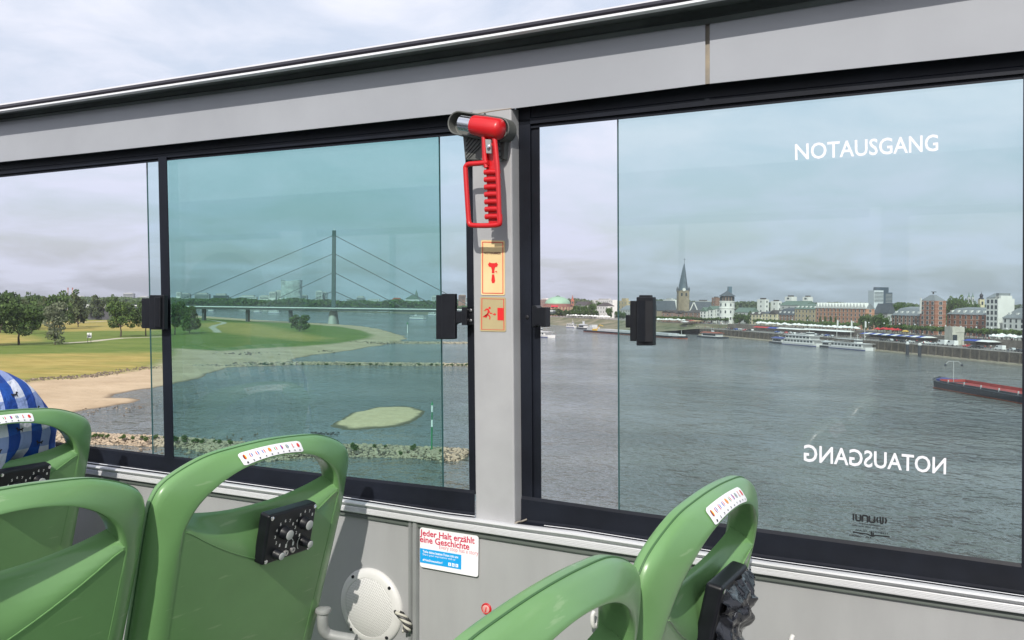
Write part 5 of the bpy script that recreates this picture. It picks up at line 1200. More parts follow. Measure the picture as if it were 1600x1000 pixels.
# ---- buildings
BRICK = brick_mat('red_brick', (.21, .085, .055), (.30, .13, .085), (.36, .24, .19)); BRICK2 = brick_mat('orange_brick', (.33, .15, .09), (.41, .20, .13), (.5, .35, .25)); BRICK3 = brick_mat('brown_brick', (.165, .095, .072), (.24, .14, .105), (.30, .22, .18))
PLW = mat('white_render', (.60, .59, .57), .85, var=.06, vscale=.15); PLY = mat('yellow_render', (.52, .46, .31), .85, var=.06, vscale=.15); PLB = mat('beige_sandstone', (.40, .32, .205), .9, var=.12, vscale=.3); PLG = mat('grey_render', (.38, .38, .375), .85, var=.08, vscale=.15)
RSL = mat('slate_roof', (.075, .085, .10), .6, var=.15, vscale=.4); RZN = mat('zinc_roof', (.185, .20, .215), .5, var=.12, vscale=.3); RGR = mat('copper_roof', (.115, .165, .135), .6, var=.12, vscale=.3); RDK = mat('dark_tile_roof', (.07, .06, .06), .8, var=.2, vscale=.4); RRD = mat('red_tile_roof', (.35, .10, .06), .8, var=.15, vscale=.4)
WGL = mat('window_glass_dark', (.035, .045, .055), .15); WFR = mat('window_frame_white', (.62, .62, .60), .6)
WMEM = {}
def win_mesh(w, h, framed):
    k = (round(w, 2), round(h, 2), framed)
    if k not in WMEM:
        b = MB()
        if framed: b.box((-w/2 - .14, -.06, -.14), (w/2 + .14, 0, h + .14), 1); b.box((-w/2, -.09, 0), (-.05, -.05, h), 0); b.box((.05, -.09, 0), (w/2, -.05, h), 0)
        else: b.box((-w/2, -.05, 0), (w/2, 0, h), 0)
        WMEM[k] = b.mesh('window', [WGL, WFR])
    return WMEM[k]
def building(name, label, px0, px1, ytop, g, depth, wall, roof=None, floors=4, bay=4.2, base=8.6, win=(1.5, 1.9), framed=True, cat='building', lim=96, P=None, extra=None, gable_bays=2, side=None):
    if side is not None: px1f = px1; px1 = lerp(px0, px1, 1 - side); depth = (px1f - px1) * bank_pt(px1, g).y / F
    if P is None: A, B = bank_pt(px1, g), bank_pt(px0, g)       # A nearer, B farther
    else: A, B = P
    d = (B - A); L = d.length; d.normalize(); inn = Vector((d.y, -d.x, 0))       # inland
    pm = (px0 + px1) / 2; Ym = (A.y + B.y) / 2; zt = zof(pm, ytop, Ym); H = zt - base
    t = thing(name, label, cat, A + Vn(0, 0, base), rz=math.atan2(d.y, d.x))       # local x along the front, -? y inland is (0,-1)
    b = MB(); b.box((0, -depth, -4), (L, 0, H)); b.build('wall', wall, t)
    fh = H / floors; nb = max(1, int(L / bay)); bw = L / nb; w_, h_ = min(win[0], bw * .6), min(win[1], fh * .66); me = win_mesh(w_, h_, framed); cnt = 0
    for k in range(floors):
        for i in range(nb):
            if cnt >= lim: break
            o = bpy.data.objects.new('window', me); COL.objects.link(o); o.parent = t; o.location = (bw * (i + .5), .001, fh * k + (fh - h_) * .5); o.rotation_euler = (0, 0, math.pi); cnt += 1
    gb = max(1, int(depth / (bay * 1.1))) if gable_bays else 0
    for k in range(floors):
        for i in range(gb):
            o = bpy.data.objects.new('window', me); COL.objects.link(o); o.parent = t; o.location = (-.001, -depth * (i + .5) / gb, fh * k + (fh - h_) * .5); o.rotation_euler = (0, 0, -math.pi / 2)
    if roof:
        kind, yr, rm = roof; hr = zof(pm, yr, Ym) - zt; b = MB(); e = .4
        if kind == 'mansard':
            i_ = min(depth * .22, hr * .8); v = [(-e, e, 0), (L+e, e, 0), (L+e, -depth-e, 0), (-e, -depth-e, 0), (i_, -i_, hr*.8), (L-i_, -i_, hr*.8), (L-i_, -depth+i_, hr*.8), (i_, -depth+i_, hr*.8)]
            v = [(x, y, z + H) for x, y, z in v]; b.add(v, [(0,1,5,4),(1,2,6,5),(2,3,7,6),(3,0,4,7)]); b.add([v[4], v[5], v[6], v[7], (i_*2, -depth/2, H+hr), (L-i_*2, -depth/2, H+hr)], [(0,1,5,4),(1,2,5),(2,3,4,5),(3,0,4)])
        elif kind == 'gable':       # ridge along the front
            b.prism([Vn(-e, e, H), Vn(-e, -depth-e, H), Vn(-e, -depth/2, H+hr)], (L+2*e, 0, 0))
        elif kind == 'front':       # gable facing the river
            b.prism([Vn(0, e, H), Vn(L, e, H), Vn(L/2, e, H+hr)], (0, -depth-e, 0))
        elif kind == 'hip':
            b.add([(-e, e, H), (L+e, e, H), (L+e, -depth-e, H), (-e, -depth-e, H), (L*.5-L*.2, -depth/2, H+hr), (L*.5+L*.2, -depth/2, H+hr)], [(0,1,5,4),(1,2,5),(2,3,4,5),(3,0,4),(0,3,2,1)])
        elif kind == 'flat':
            b.box((L*.25, -depth*.8, H), (L*.75, -depth*.25, H+hr))
        ro = b.build('roof', rm, t)
        if kind in ('mansard',) and L > 14:
            dm = MB().box((-.9, -.3, 0), (.9, 1.2, 1.7)).mesh('dormer', [WFR]); nd = max(2, int(L / 6)); 
            for i in range(nd): o = bpy.data.objects.new('dormer', dm); COL.objects.link(o); o.parent = ro; o.location = (L * (i + .5) / nd, -i_ * .45 - .4, H + hr * .18)
    if extra: extra(t, L, depth, H)
    return t
RB = 'riverfront buildings'
B_ = building
def dormers_white(t, L, dp, H):
    n = 16; me = MB().add([(-2.6, .3, 0), (2.6, .3, 0), (2.6, -3, 0), (-2.6, -3, 0), (0, .3, 4.2), (0, -3, 4.2)], [(0,1,4),(1,2,5,4),(2,3,5),(3,0,4,5)]).mesh('dormer', [PLW])
    for i in range(n): o = bpy.data.objects.new('dormer', me); COL.objects.link(o); o.parent = t; o.location = (L * (i + .5) / n, 0, H)
B_('apartment_building', 'white gabled apartment house with grey curved roof at the right edge of the city', 1567, 1660, 498, 50, 22, PLW, ('mansard', 478.5, RZN), 4, 4.4)
def stair(t, L, dp, H):
    for k, (x0, x1, h_) in enumerate(((.0, .45, 1.6), (.15, .38, 3.0))):
        b = MB(); b.box((L*x0, -dp*.85, H), (L*x1, -dp*.15, H+h_)); b.build('penthouse', PLW if k == 0 else RZN, t)
    b = MB(); b.prism([Vn(L*.45, 0, H), Vn(L, 0, H), Vn(L, -dp, H), Vn(L*.45, -dp, H)], (0, 0, .5)); b.prism([Vn(L*.42, -dp, H+.5), Vn(L*.42, 0, H+.5), Vn(L*.42, -dp/2, H+3.0)], (L*.58, 0, 0)); b.build('glass_roof', RZN, t)
B_('apartment_building', 'tall white and glass apartment block with stepped roof terraces by the promenade', 1541, 1587, 466.5, 50, 24, PLW, None, 7, 3.4, win=(2.3, 2.2), extra=stair, side=.6, gable_bays=0)
B_('brick_house', 'long low red brick block with grey roof and white dormers beside the tall white block', 1480, 1541, 491.5, 58, 18, BRICK, ('mansard', 480, RZN), 4, 5.0)
def cap(t, L, dp, H):
    b = MB(); b.add([(0, 0, H), (L, 0, H), (L, -dp, H), (0, -dp, H), (L*.38, -dp*.38, H+3.6), (L*.62, -dp*.38, H+3.6), (L*.62, -dp*.62, H+3.6), (L*.38, -dp*.62, H+3.6)], [(0,1,5,4),(1,2,6,5),(2,3,7,6),(3,0,4,7),(4,5,6,7)]); b.build('glass_roof', RZN, t)
    b = MB(); b.tube([(L/2, -dp/2, H+4), (L/2, -dp/2, H+5.6)], .5, 6); b.box((L*.45, -dp*.5-1.6, H+5.2), (L*.45+.4, -dp*.5+1.6, H+5.6)); b.build('roof_mast', M_LEG, t)
    b = MB(); b.box((L*.92, .0, H*.62), (L*1.0, .5, H+1.6)); b.build('white_turret', PLW, t)
B_('brick_tower', 'tall square red brick tower block with glazed pyramid roof and mast', 1438, 1480, 470, 46, 26, BRICK, None, 7, 4.6, extra=cap, gable_bays=3, win=(2.0, 2.3), side=.45)
B_('brick_house', 'red brick row with pale zinc mansard left of the tall brick tower', 1394, 1438, 493, 52, 16, BRICK3, ('mansard', 479, RZN), 5, 4.2)
B_('office_building', 'low dark grey block with sloping metal roof right of the orange brick row', 1366, 1401, 490, 78, 25, PLG, ('gable', 474, RSL), 3, 6, side=.4)
B_('brick_row', 'very long orange brick row with a zigzag of white dormer gables', 1275, 1368, 482, 58, 18, BRICK2, ('gable', 474.5, RZN), 5, 5.2, extra=dormers_white, side=.16)
B_('sandstone_palace', 'beige sandstone building with grey green roof left of the orange brick row', 1242, 1274.5, 483, 58, 18, PLB, ('mansard', 474.5, RGR), 4, 5)
B_('brick_house', 'brown brick house with dark steep roof left of the sandstone building', 1214.5, 1241.5, 492, 58, 16, BRICK3, ('mansard', 480.5, RSL), 4, 4.6)
B_('gabled_house', 'cream house with pointed gable left of the dark roofed brick house', 1201.5, 1214, 491, 56, 14, PLY, ('front', 484.5, RDK), 3, 4)
B_('gabled_house', 'small cream house with slate roof between the castle trees and the pointed gable', 1191.5, 1201, 490, 57, 14, PLY, ('gable', 486, RSL), 3, 4)
B_('gabled_house', 'pale yellow corner house just right of the castle tower trees', 1171, 1191, 491.5, 62, 14, PLY, ('mansard', 487, RDK), 3, 4)
B_('office_building', 'long low building with green grey roof behind the castle trees', 1148, 1190, 488, 90, 22, PLG, ('gable', 480.5, RGR), 3, 5, side=.4)
B_('office_building', 'broad grey green roofed hall behind the sandstone building', 1219, 1283, 477, 110, 40, PLG, ('gable', 470, RGR), 4, 7, side=.4)
for i, (x0, x1, y, g_, lb) in enumerate(((1226, 1247, 463.5, 150, 'larger'), (1254, 1272, 463.8, 160, 'smaller'))): B_('roof_penthouse', lb + ' white box building rising above the grey green hall roof', x0, x1, y, g_, 20, PLW, ('flat', y - 2, RDK), 7, 9, win=(3, 1.6), gable_bays=0, side=.5)
B_('white_block', 'plain white block standing behind the cream houses right of the castle', 1183, 1203, 467.8, 130, 22, PLW, ('flat', 465.5, RDK), 5, 6, side=.4)
B_('white_block', 'lower white block between two roofs behind the cream gabled house', 1204, 1223, 470.5, 140, 22, PLW, ('flat', 468.5, RDK), 4, 6, side=.4)
# castle tower
pc_ = bank_pt(1136, 44); zb = 8.6; ct = thing('castle_tower', 'round white castle tower with dark tent roof and brown gallery on the riverbank', 'tower', pc_ + Vn(0, 0, zb)); sc_ = pc_.y / F; co_t = (pc_.x, pc_.y, zb)
zz = lambda y: zof(1136, y, pc_.y); rt = 11.8 * sc_
b = MB(); b.lathe((pc_.x, pc_.y, 0), (0, 0, 1), [(rt*1.02, 4), (rt, zz(500)), (rt*.99, zz(486)), (rt*.97, zz(471))], 28); b.build('wall', PLW, ct, co_t, smooth=True)
for y in (496, 482, 471.5): b = MB(); b.lathe((pc_.x, pc_.y, 0), (0, 0, 1), [(rt*1.0, zz(y)-.4), (rt*1.05, zz(y)), (rt*1.05, zz(y)+.5), (rt*.98, zz(y)+.7)], 28); b.build('cornice', PLW, ct, co_t)
b = MB(); b.lathe((pc_.x, pc_.y, 0), (0, 0, 1), [(rt*.88, zz(471)), (rt*.88, zz(463))], 10); b.build('gallery', mat('brown_gallery', (.17, .12, .10), .8), ct, co_t)
for i in range(14):
    a = 2*math.pi*i/14; b = MB(); c = Vector((pc_.x + math.cos(a)*rt*.89, pc_.y + math.sin(a)*rt*.89, zz(470.2))); b.lathe(c, (0, 0, 1), [(.55, 0), (.55, zz(464)-zz(470.2))], 6); b.build('gallery_window', WGL, ct, co_t)
b = MB(); b.lathe((pc_.x, pc_.y, 0), (0, 0, 1), [(rt*1.08, zz(463)), (rt*1.08, zz(462.4)), (rt*.5, zz(458)), (.3, zz(454.4)), (.05, zz(453))], 10); b.build('roof', RSL, ct, co_t)
for y in (478, 489, 499):
    for a in (-2.0, -1.3, -2.7): b = MB(); c = Vector((pc_.x + math.cos(a)*rt, pc_.y + math.sin(a)*rt, zz(y))); b.lathe(c, (0, 0, 1), [(.6, 0), (.6, 2.2)], 6); b.build('window', WGL, ct, co_t)
# church
pt = bank_pt(1067, 62); zb = 8.6; ch = thing('church', 'gothic church with square stone tower, tall slate spire and long slate nave', 'church', pt + Vn(0, 0, zb)); co_c = (pt.x, pt.y, zb); Yc = pt.y
ZC = lambda y: zof(1067, y, Yc); sc_ = Yc / F; XC = lambda x: (x - 800) / F * Yc * 1.0; tw = 8.4 * sc_
cx, cy = pt.x, pt.y
M_CST = mat('church_stone', (.235, .195, .145), .9, var=.2, vscale=.25)
b = MB(); b.box((cx - tw, cy - tw, 4), (cx + tw, cy + tw, ZC(455.5))); b.build('tower', M_CST, ch, co_c)
b = MB(); b.box((cx - tw*1.06, cy - tw*1.06, ZC(455.5)), (cx + tw*1.06, cy + tw*1.06, ZC(454))); b.build('tower_cornice', M_CST, ch, co_c)
b = MB()
for k in range(1, 20):
    pass
segs_ = 8; vs = []; levels = [(454, 1.0), (448, .82), (440, .66), (430, .46), (420, .26), (413, .09)]
for li, (y, f_) in enumerate(levels):
    for j_ in range(segs_): a = 2*math.pi*(j_ + .5)/segs_ + li * .05; vs.append((cx + math.cos(a)*tw*1.02*f_ + (li ** 2) * .03, cy + math.sin(a)*tw*1.02*f_, ZC(y)))
vs.append((cx + .9, cy, ZC(410.5))); b.add(vs, [(i*8+j_, i*8+(j_+1) % 8, (i+1)*8+(j_+1) % 8, (i+1)*8+j_) for i in range(5) for j_ in range(8)] + [(40 + j_, 40 + (j_+1) % 8, 48) for j_ in range(8)])
b.build('spire', mat('blue_slate', (.085, .11, .135), .5, var=.15, vscale=.3), ch, co_c)
b = MB(); b.tube([(cx + .9, cy, ZC(411)), (cx + 1.0, cy, ZC(403.5))], .14, 5); b.box((cx - .1, cy - .1, ZC(406)), (cx + 2.0, cy + .1, ZC(405.5))); b.build('spire_cross', M_LEG, ch, co_c)
for sx in (-1, 1):
    for sy in (-1, 1):
        b = MB(); b.lathe((cx + sx*tw*.92, cy + sy*tw*.92, ZC(455)), (0, 0, 1), [(.9, 0), (.9, 2.2), (.05, ZC(447.5)-ZC(455))], 8); b.build('corner_pinnacle', RSL, ch, co_c)
for sx in (-.42, .42):
    for y in (462.5,): b = MB(); b.box((cx + sx*tw - .8, cy - tw - .1, ZC(y)), (cx + sx*tw + .8, cy - tw, ZC(457.8))); b.build('belfry_window', WGL, ch, co_c); b = MB(); b.box((cx - tw - .1, cy + sx*tw - .8, ZC(y)), (cx - tw, cy + sx*tw + .8, ZC(457.8))); b.build('belfry_window', WGL, ch, co_c)
b = MB(); b.lathe((cx, cy - tw*.9, ZC(452.6)), (0, -1, 0), [(1.5, 0), (1.5, 1.0)], 14); b.build('clock_face', PLW, ch, co_c)
def nave(x0, x1, ye, yr, dY, nm='nave'):
    b = MB(); X0_, X1_ = XC(x0), XC(x1); y0 = cy + dY; w_ = 22; b.box((X0_, y0, 4), (X1_, y0 + w_, ZC(ye))); b.build(nm + '_wall', M_CST, ch, co_c)
    b = MB(); b.prism([Vn(X0_, y0 - .6, ZC(ye)), Vn(X0_, y0 + w_ + .6, ZC(ye)), Vn(X0_, y0 + w_/2, ZC(yr))], (X1_ - X0_, 0, 0)); b.build(nm + '_roof', RSL, ch, co_c)
nave(1074, 1116, 488, 471, 6); nave(1029, 1060, 486, 470, 10, 'choir')
b = MB(); X0_, X1_ = XC(1076), XC(1089.5); b.prism([Vn(X0_, cy - 3, ZC(487)), Vn(X1_, cy - 3, ZC(487)), Vn((X0_+X1_)/2, cy - 3, ZC(472))], (0, 6, 0)); b.build('transept_gable', RSL, ch, co_c)
for s_ in (0, 1):
    a, c = (X0_, X1_)[s_], (X0_+X1_)/2; b = MB(); b.prism([Vn(a - .5, cy - 3.3, ZC(487)), Vn(a + .5, cy - 3.3, ZC(487)), Vn(c + .5, cy - 3.3, ZC(471.5)), Vn(c - .5, cy - 3.3, ZC(471.5))], (0, .4, 0)); b.build('gable_coping', PLW, ch, co_c)
B_('brick_house', 'dark hipped roof brick house with tall windows at the foot of the church tower', 1066, 1093.5, 488.5, 44, 14, BRICK3, ('hip', 484, RDK), 3, 6)
for x0, x1, y, yr, lb in ((1034.5, 1046, 488, 484.5, 'leftmost of three small pinkish brick houses below the church choir'), (1045, 1056, 488.5, 485, 'middle one of three small pinkish brick houses below the church'), (1055.5, 1066.5, 490, 486.5, 'right hand one of three small pinkish brick houses, nearest the church tower')):
    B_('brick_house', lb, x0, x1, y, 44, 13, brick_mat('pink_brick', (.27, .155, .125), (.34, .205, .165), (.4, .3, .26)), ('front', yr, RDK), 2, 6)
B_('gabled_house', 'white house with green gable right of the church nave', 1094, 1104, 486.5, 40, 14, PLW, ('front', 480, RGR), 4, 4)
B_('gabled_house', 'white house with pale green roof, second right of the church nave', 1104, 1115, 484, 42, 14, PLW, ('front', 478, RGR), 4, 4)
B_('gabled_house', 'narrow white house squeezed against the castle tower', 1115, 1124.5, 482.5, 44, 14, PLW, ('gable', 479, RGR), 4, 4)
# block farther left
B_('office_building', 'long pale building low on the skyline behind the church choir', 1036, 1058, 468, 170, 20, PLW, ('flat', 466, PLG), 4, 8, gable_bays=0, side=.3)
B_('office_building', 'grey building low on the skyline between church and castle tower', 1086, 1112, 470, 190, 20, PLG, ('flat', 468.5, RDK), 4, 8, gable_bays=0, side=.3)
B_('office_building', 'brown block on the skyline touching the castle tower roof', 1112, 1127, 465, 160, 20, BRICK3, ('flat', 463.5, RDK), 5, 7, gable_bays=0, side=.6)
B_('glass_office', 'slim blue grey tower behind the castle roof', 1136, 1144, 447.8, 260, 14, mat('blue_glass_facade', (.10, .15, .19), .2), None, 8, 6, win=(3, 1.5), gable_bays=0, side=.7)
B_('beige_palace', 'broad beige palace with flat top left of the hidden latch skyline', 966, 988, 470, 95, 22, PLB, ('flat', 466, PLB), 4, 6, side=.4)
B_('gabled_house', 'building with blue grey roof and pale walls before the beige palace', 969, 985, 484, 60, 16, PLG, ('gable', 477, RZN), 3, 5)
B_('villa', 'white villa with dark hipped roof among trees on the far promenade', 933, 961, 478, 55, 20, PLW, ('hip', 472.5, RDK), 3, 6, side=.4)
B_('office_building', 'low dark hall with rounded roof among trees right of the green dome', 898, 927, 477, 110, 24, PLG, ('gable', 471, RDK), 3, 7, side=.4)
B_('office_building', 'long white and grey building low on the skyline above the villa', 926, 965, 468.5, 240, 25, PLW, ('flat', 466.5, PLG), 4, 9, gable_bays=0, side=.2)
B_('brick_block', 'pale brick apartment block behind the green domed hall', 842, 862, 468, 150, 30, brick_mat('pink_brick', (.27, .155, .125), (.34, .205, .165), (.4, .3, .26)), ('flat', 466, PLW), 6, 5, side=.4)
# domed concert hall
pt = bank_pt(871.5, 62); dh = thing('domed_hall', 'round brick concert hall with a shallow green dome beside the bridge', 'hall', pt + Vn(0, 0, 8.6)); do_ = (pt.x, pt.y, 8.6); sc_ = pt.y / F; ZD = lambda y: zof(871.5, y, pt.y); rd = 23 * sc_
b = MB(); b.lathe((pt.x, pt.y, 0), (0, 0, 1), [(rd, 5), (rd, ZD(476)), (rd*.86, ZD(475.6)), (rd*.84, ZD(474))], 36); b.build('drum', brick_mat('hall_brick', (.20, .085, .075), (.26, .12, .10), (.33, .22, .19)), dh, do_, smooth=True)
b = MB(); b.lathe((pt.x, pt.y, 0), (0, 0, 1), [(rd*.86*math.cos(q), ZD(474.5) + (ZD(463.2) - ZD(474.5)) * math.sin(q)) for q in [k*math.pi/2/9 for k in range(10)]], 40); b.build('dome', mat('copper_green', (.25, .40, .29), .6, var=.06, vscale=.1), dh, do_, smooth=True)
b = MB(); b.lathe((pt.x, pt.y, 0), (0, 0, 1), [(rd*.14, ZD(463.8)), (rd*.14, ZD(462.4)), (.2, ZD(461.8))], 12); b.build('lantern', RGR, dh, do_)
b = MB(); b.box((pt.x - rd*.5, pt.y - rd - 1.0, ZD(479.4)), (pt.x - rd*.02, pt.y - rd*.7, ZD(477.4))); b.build('banner', mat('red_banner', (.6, .03, .06), .6), dh, do_)
for k in range(13): a = -math.pi*.95 + k*math.pi*.9/12; b = MB(); c = Vector((pt.x + math.cos(a)*rd, pt.y + math.sin(a)*rd, 9)); b.tube([c, c + Vn(0, 0, ZD(479.5) - 9)], .8, 6); b.build('pilaster', PLB, dh, do_)
# pointed red spire, small onion church, pale twin towers, high-rise
def spire(name, label, px, w_, yb, yt, g_, wallm, roofm, ywall, cat='tower', onion=False):
    p = bank_pt(px, g_); sc_ = p.y / F; r = w_ / 2 * sc_; t = thing(name, label, cat, p + Vn(0, 0, 9)); o_ = (p.x, p.y, 9); Z = lambda y: zof(px, y, p.y)
    b = MB(); b.box((p.x - r, p.y - r, 5), (p.x + r, p.y + r, Z(ywall))); b.build('tower', wallm, t, o_)
    prof = [(r*1.3, Z(ywall)), (r*.5, lerp(Z(ywall), Z(yt), .4)), (.05, Z(yt))] if not onion else [(r*1.3, Z(ywall)), (r*.55, lerp(Z(ywall), Z(yt), .25)), (r*.85, lerp(Z(ywall), Z(yt), .42)), (r*.7, lerp(Z(ywall), Z(yt), .56)), (r*.12, lerp(Z(ywall), Z(yt), .72)), (.05, Z(yt))]
    b = MB(); b.lathe((p.x, p.y, 0), (0, 0, 1), prof, 8 if not onion else 14); b.build('roof', roofm, t, o_, smooth=onion)
    b = MB(); b.box((p.x - r*.4, p.y - r - .1, Z(ywall) - 5), (p.x + r*.4, p.y - r, Z(ywall) - 2)); b.build('window', WGL, t, o_)
spire('church_spire', 'pointed red tiled spire poking above trees right of the green dome', 894.5, 5, 480, 460.8, 240, BRICK, RRD, 470)
spire('onion_tower', 'small yellow church tower with black onion roof on the right skyline', 1533, 7, 478, 455, 250, PLY, mat('black_slate', (.02, .02, .03), .5), 467.5, onion=True)
spire('church_tower', 'left of two pale green pointed towers behind the crown of trees', 1513.5, 3.4, 478, 456, 330, PLG, RGR, 464)
spire('church_tower', 'right of two pale green pointed towers, close to the onion roof', 1519.5, 3.4, 478, 457, 330, PLG, RGR, 464)
def hi(t, L, dp, H):
    b = MB(); b.box((L*.25, -dp*.7, H), (L*.95, -dp*.2, H + 7)); b.build('plant_room', mat('dark_facade', (.055, .075, .10), .35), t)
pn = bank_pt(1377, 620); dv = Vector((1, -.25, 0)).normalized()
sc_ = pn.y / F
A_ = pn + dv * -14 * sc_; B2 = pn + dv * 3 * sc_
B_('high_rise', 'pale left half of the dark office high-rise, banded with pale floors', 1361, 1377, 454, 0, 22, mat('banded_facade', (.42, .45, .48), .5), None, 9, 40, win=(20 * sc_, 1.8), framed=False, P=(A_ + Vn(0, 0, 0), B2), gable_bays=0) if False else None
hr_ = thing('high_rise', 'dark office high-rise with pale banded left side standing behind the orange brick row', 'building', pn + Vn(0, 0, 9)); ho_ = (pn.x, pn.y, 9); ZH = lambda y: zof(1377, y, pn.y)
b = MB(); b.box((pn.x - 15.5*sc_, pn.y - 10, 5), (pn.x - 1*sc_, pn.y + 14, ZH(454))); b.build('left_block', mat('banded_facade', (.50, .53, .56), .5), hr_, ho_)
b = MB(); b.box((pn.x - 1*sc_, pn.y - 4, 5), (pn.x + 15.5*sc_, pn.y + 14, ZH(457))); b.box((pn.x - 9*sc_, pn.y + 0, 5), (pn.x + 11*sc_, pn.y + 10, ZH(448.8))); b.build('dark_block', mat('dark_facade', (.055, .075, .10), .35), hr_, ho_)
for k in range(8): y = 456.5 + k*2.1; b = MB(); b.box((pn.x - 15.0*sc_, pn.y - 10.2, ZH(y + 1.0)), (pn.x - 1.4*sc_, pn.y - 10, ZH(y))); b.build('window_band', WGL, hr_, ho_)
for k in range(7): y = 459.5 + k*2.1; b = MB(); b.box((pn.x + 5*sc_, pn.y - 4.2, ZH(y + .5)), (pn.x + 15.2*sc_, pn.y - 4, ZH(y))); b.build('floor_band', PLG, hr_, ho_)
# stone gate block on the quay
p = bank_pt(1494, 24); sc_ = p.y / F
sb = thing('stone_block', 'pale weathered concrete block standing on the quay before the brick houses', 'block', Vn(p.x, p.y, 5.3)); b = MB(); b.box((p.x - 9.3*sc_, p.y - 3, 5.3), (p.x + 9.3*sc_, p.y + 6, zof(1494, 510.5, p.y))); b.box((p.x - 4*sc_, p.y - 3.2, zof(1494, 519, p.y)), (p.x + 9.5*sc_, p.y - 3, zof(1494, 512, p.y))); b.build('block', mat('pale_concrete', (.42, .40, .35), .9, var=.15, vscale=.3), sb, (p.x, p.y, 5.3))
b = MB(); b.box((p.x - 8.8*sc_, p.y - 3.3, 5.3), (p.x - 2*sc_, p.y - 3, zof(1494, 523, p.y))); b.build('opening', WGL, sb, (p.x, p.y, 5.3))

# ---- trees of the city bank
def btree(pr, px, g_, w_, yt, label, group, base=8.6): 
    p = bank_pt(px, g_); sc_ = p.y / F; H = zof(px, yt, p.y) - base; return plant(PR[pr], 'tree', label, 'tree', Vn(p.x, p.y, base - .3), H, w_ * sc_, group, rz=px)
TB = 'trees of the city bank'
for px, g_, w_, yt, lb in ((1145, 48, 17, 489, 'round dark tree touching the castle tower on its right'), (1156, 50, 20, 487.5, 'largest of the three dark trees right of the castle tower'), (1166, 52, 15, 489, 'right hand tree of the three beside the castle tower'),
                         (1353, 46, 24, 488, 'left large tree before the end of the orange brick row'), (1372, 46, 24, 487, 'middle large tree before the end of the orange brick row'), (1385, 46, 14, 492, 'small right tree before the brown brick row'),
                         (1488, 150, 24, 459, 'tall tree on the skyline right of the brick tower'), (1500, 150, 26, 457, 'highest crown on the skyline behind the low brick block'), (1512, 150, 18, 465, 'tree at the foot of the twin pale towers'), (1526, 200, 14, 467, 'small tree left of the onion tower'),
                         (1176, 70, 16, 484, 'tree rising behind the pale yellow corner house'), (1420, 260, 26, 470, 'distant tree crown above the zinc mansard, left'), (1403, 280, 20, 470, 'distant tree crown above the dark grey block')):
    btree('far1', px, g_, w_, yt, lb, TB)
rn = random.Random(5)
for i, px in enumerate(range(864, 934, 5)): btree('far1' if i % 2 else 'far2', px, 38 + rn.uniform(-3, 3), 11 + rn.uniform(-1, 4), 484 - rn.uniform(0, 4), 'tree in the green row below the domed hall and the dark hall', 'tree row below the domed hall')
for px, w_, yt in ((902, 14, 474), (914, 16, 475), (926, 15, 471), (936, 13, 468), (944, 10, 470), (952, 12, 478), (966, 12, 484), (972, 14, 486)): btree('far1', px, 70 if px < 945 else 42, w_, yt, 'dark tree around the white villa on the far promenade', 'trees around the white villa')
PRW = 'clipped plane trees along the promenade'
px = 1020.0
for px in list(np.arange(1024, 1136, 6.5)) + list(np.arange(1182, 1340, 6.2)) + list(np.arange(1388, 1640, 7.5)):
    p = bank_pt(px, 38); plant(PR['plane'], 'plane_tree', 'small clipped plane tree in the long promenade row', 'tree', Vn(p.x, p.y, 8.4), 5.6 + rn.uniform(-.5, .6), 6.2 + rn.uniform(-.8, 1), PRW, rz=px)
for px in (1282, 1290, 1298, 1306, 1262): btree('poplar', px, 52, 4.5, 494, 'slim dark conifer standing against the orange brick row', 'slim trees before the orange brick row')
# wooded skyline far behind (nobody could count it)
def woods(name, pts, h0, h1, seed, cnt, size=2.2, mname='oak', z0=6):
    rn = random.Random(seed); b = MB(); vs = []; fs = []
    for _ in range(cnt):
        s_ = rn.random() * (len(pts) - 1); i = int(s_); p = pts[i].lerp(pts[i+1], s_ - i); hmax = lerp(h0, h1, .5 + .5 * mnoise.noise(p / 60)) ; z = z0 + hmax * (rn.random() ** .7); q = rn.gauss(0, 10)
        c = Vector((p.x + q * .3, p.y + q, z)); a = Vector((rn.gauss(0, 1), rn.gauss(0, .6), rn.gauss(0, .7))).normalized() * size * rn.uniform(.6, 1.5); e = a.cross(Vector((rn.gauss(0, .5), 1, rn.gauss(0, .5)))).normalized() * size
        o = len(vs); vs += [c - a, c + e, c + a, c - e]; fs += [(o, o+1, o+2, o+3)]
    b.add(vs, fs); tag(b.build(name, LEAF[mname], None, fixn=False), kind='stuff')
PF_ = lambda px, Y: Vector(((px - 800) / F * Y, Y, 0))
woods('far_bank_woods', [PF_(x, Y * KD) for x, Y in ((-400, 3300), (0, 3200), (150, 2900), (300, 2700), (420, 2600), (560, 2500), (680, 2400), (760, 2300), (860, 1900))], 14, 26, 1, 15000, 3.2)
woods('far_skyline_woods', [PF_(x, 2600 * KD) for x in (860, 1000, 1150, 1300, 1450, 1600, 1760)], 16, 34, 2, 8000, 3.4, 'olive', 8)
woods('low_bank_bushes', [bank_pt(x, 105) for x in (350, 430, 517, 600, 657, 700, 740, 800)], 4, 13, 3, 6000, 1.6)

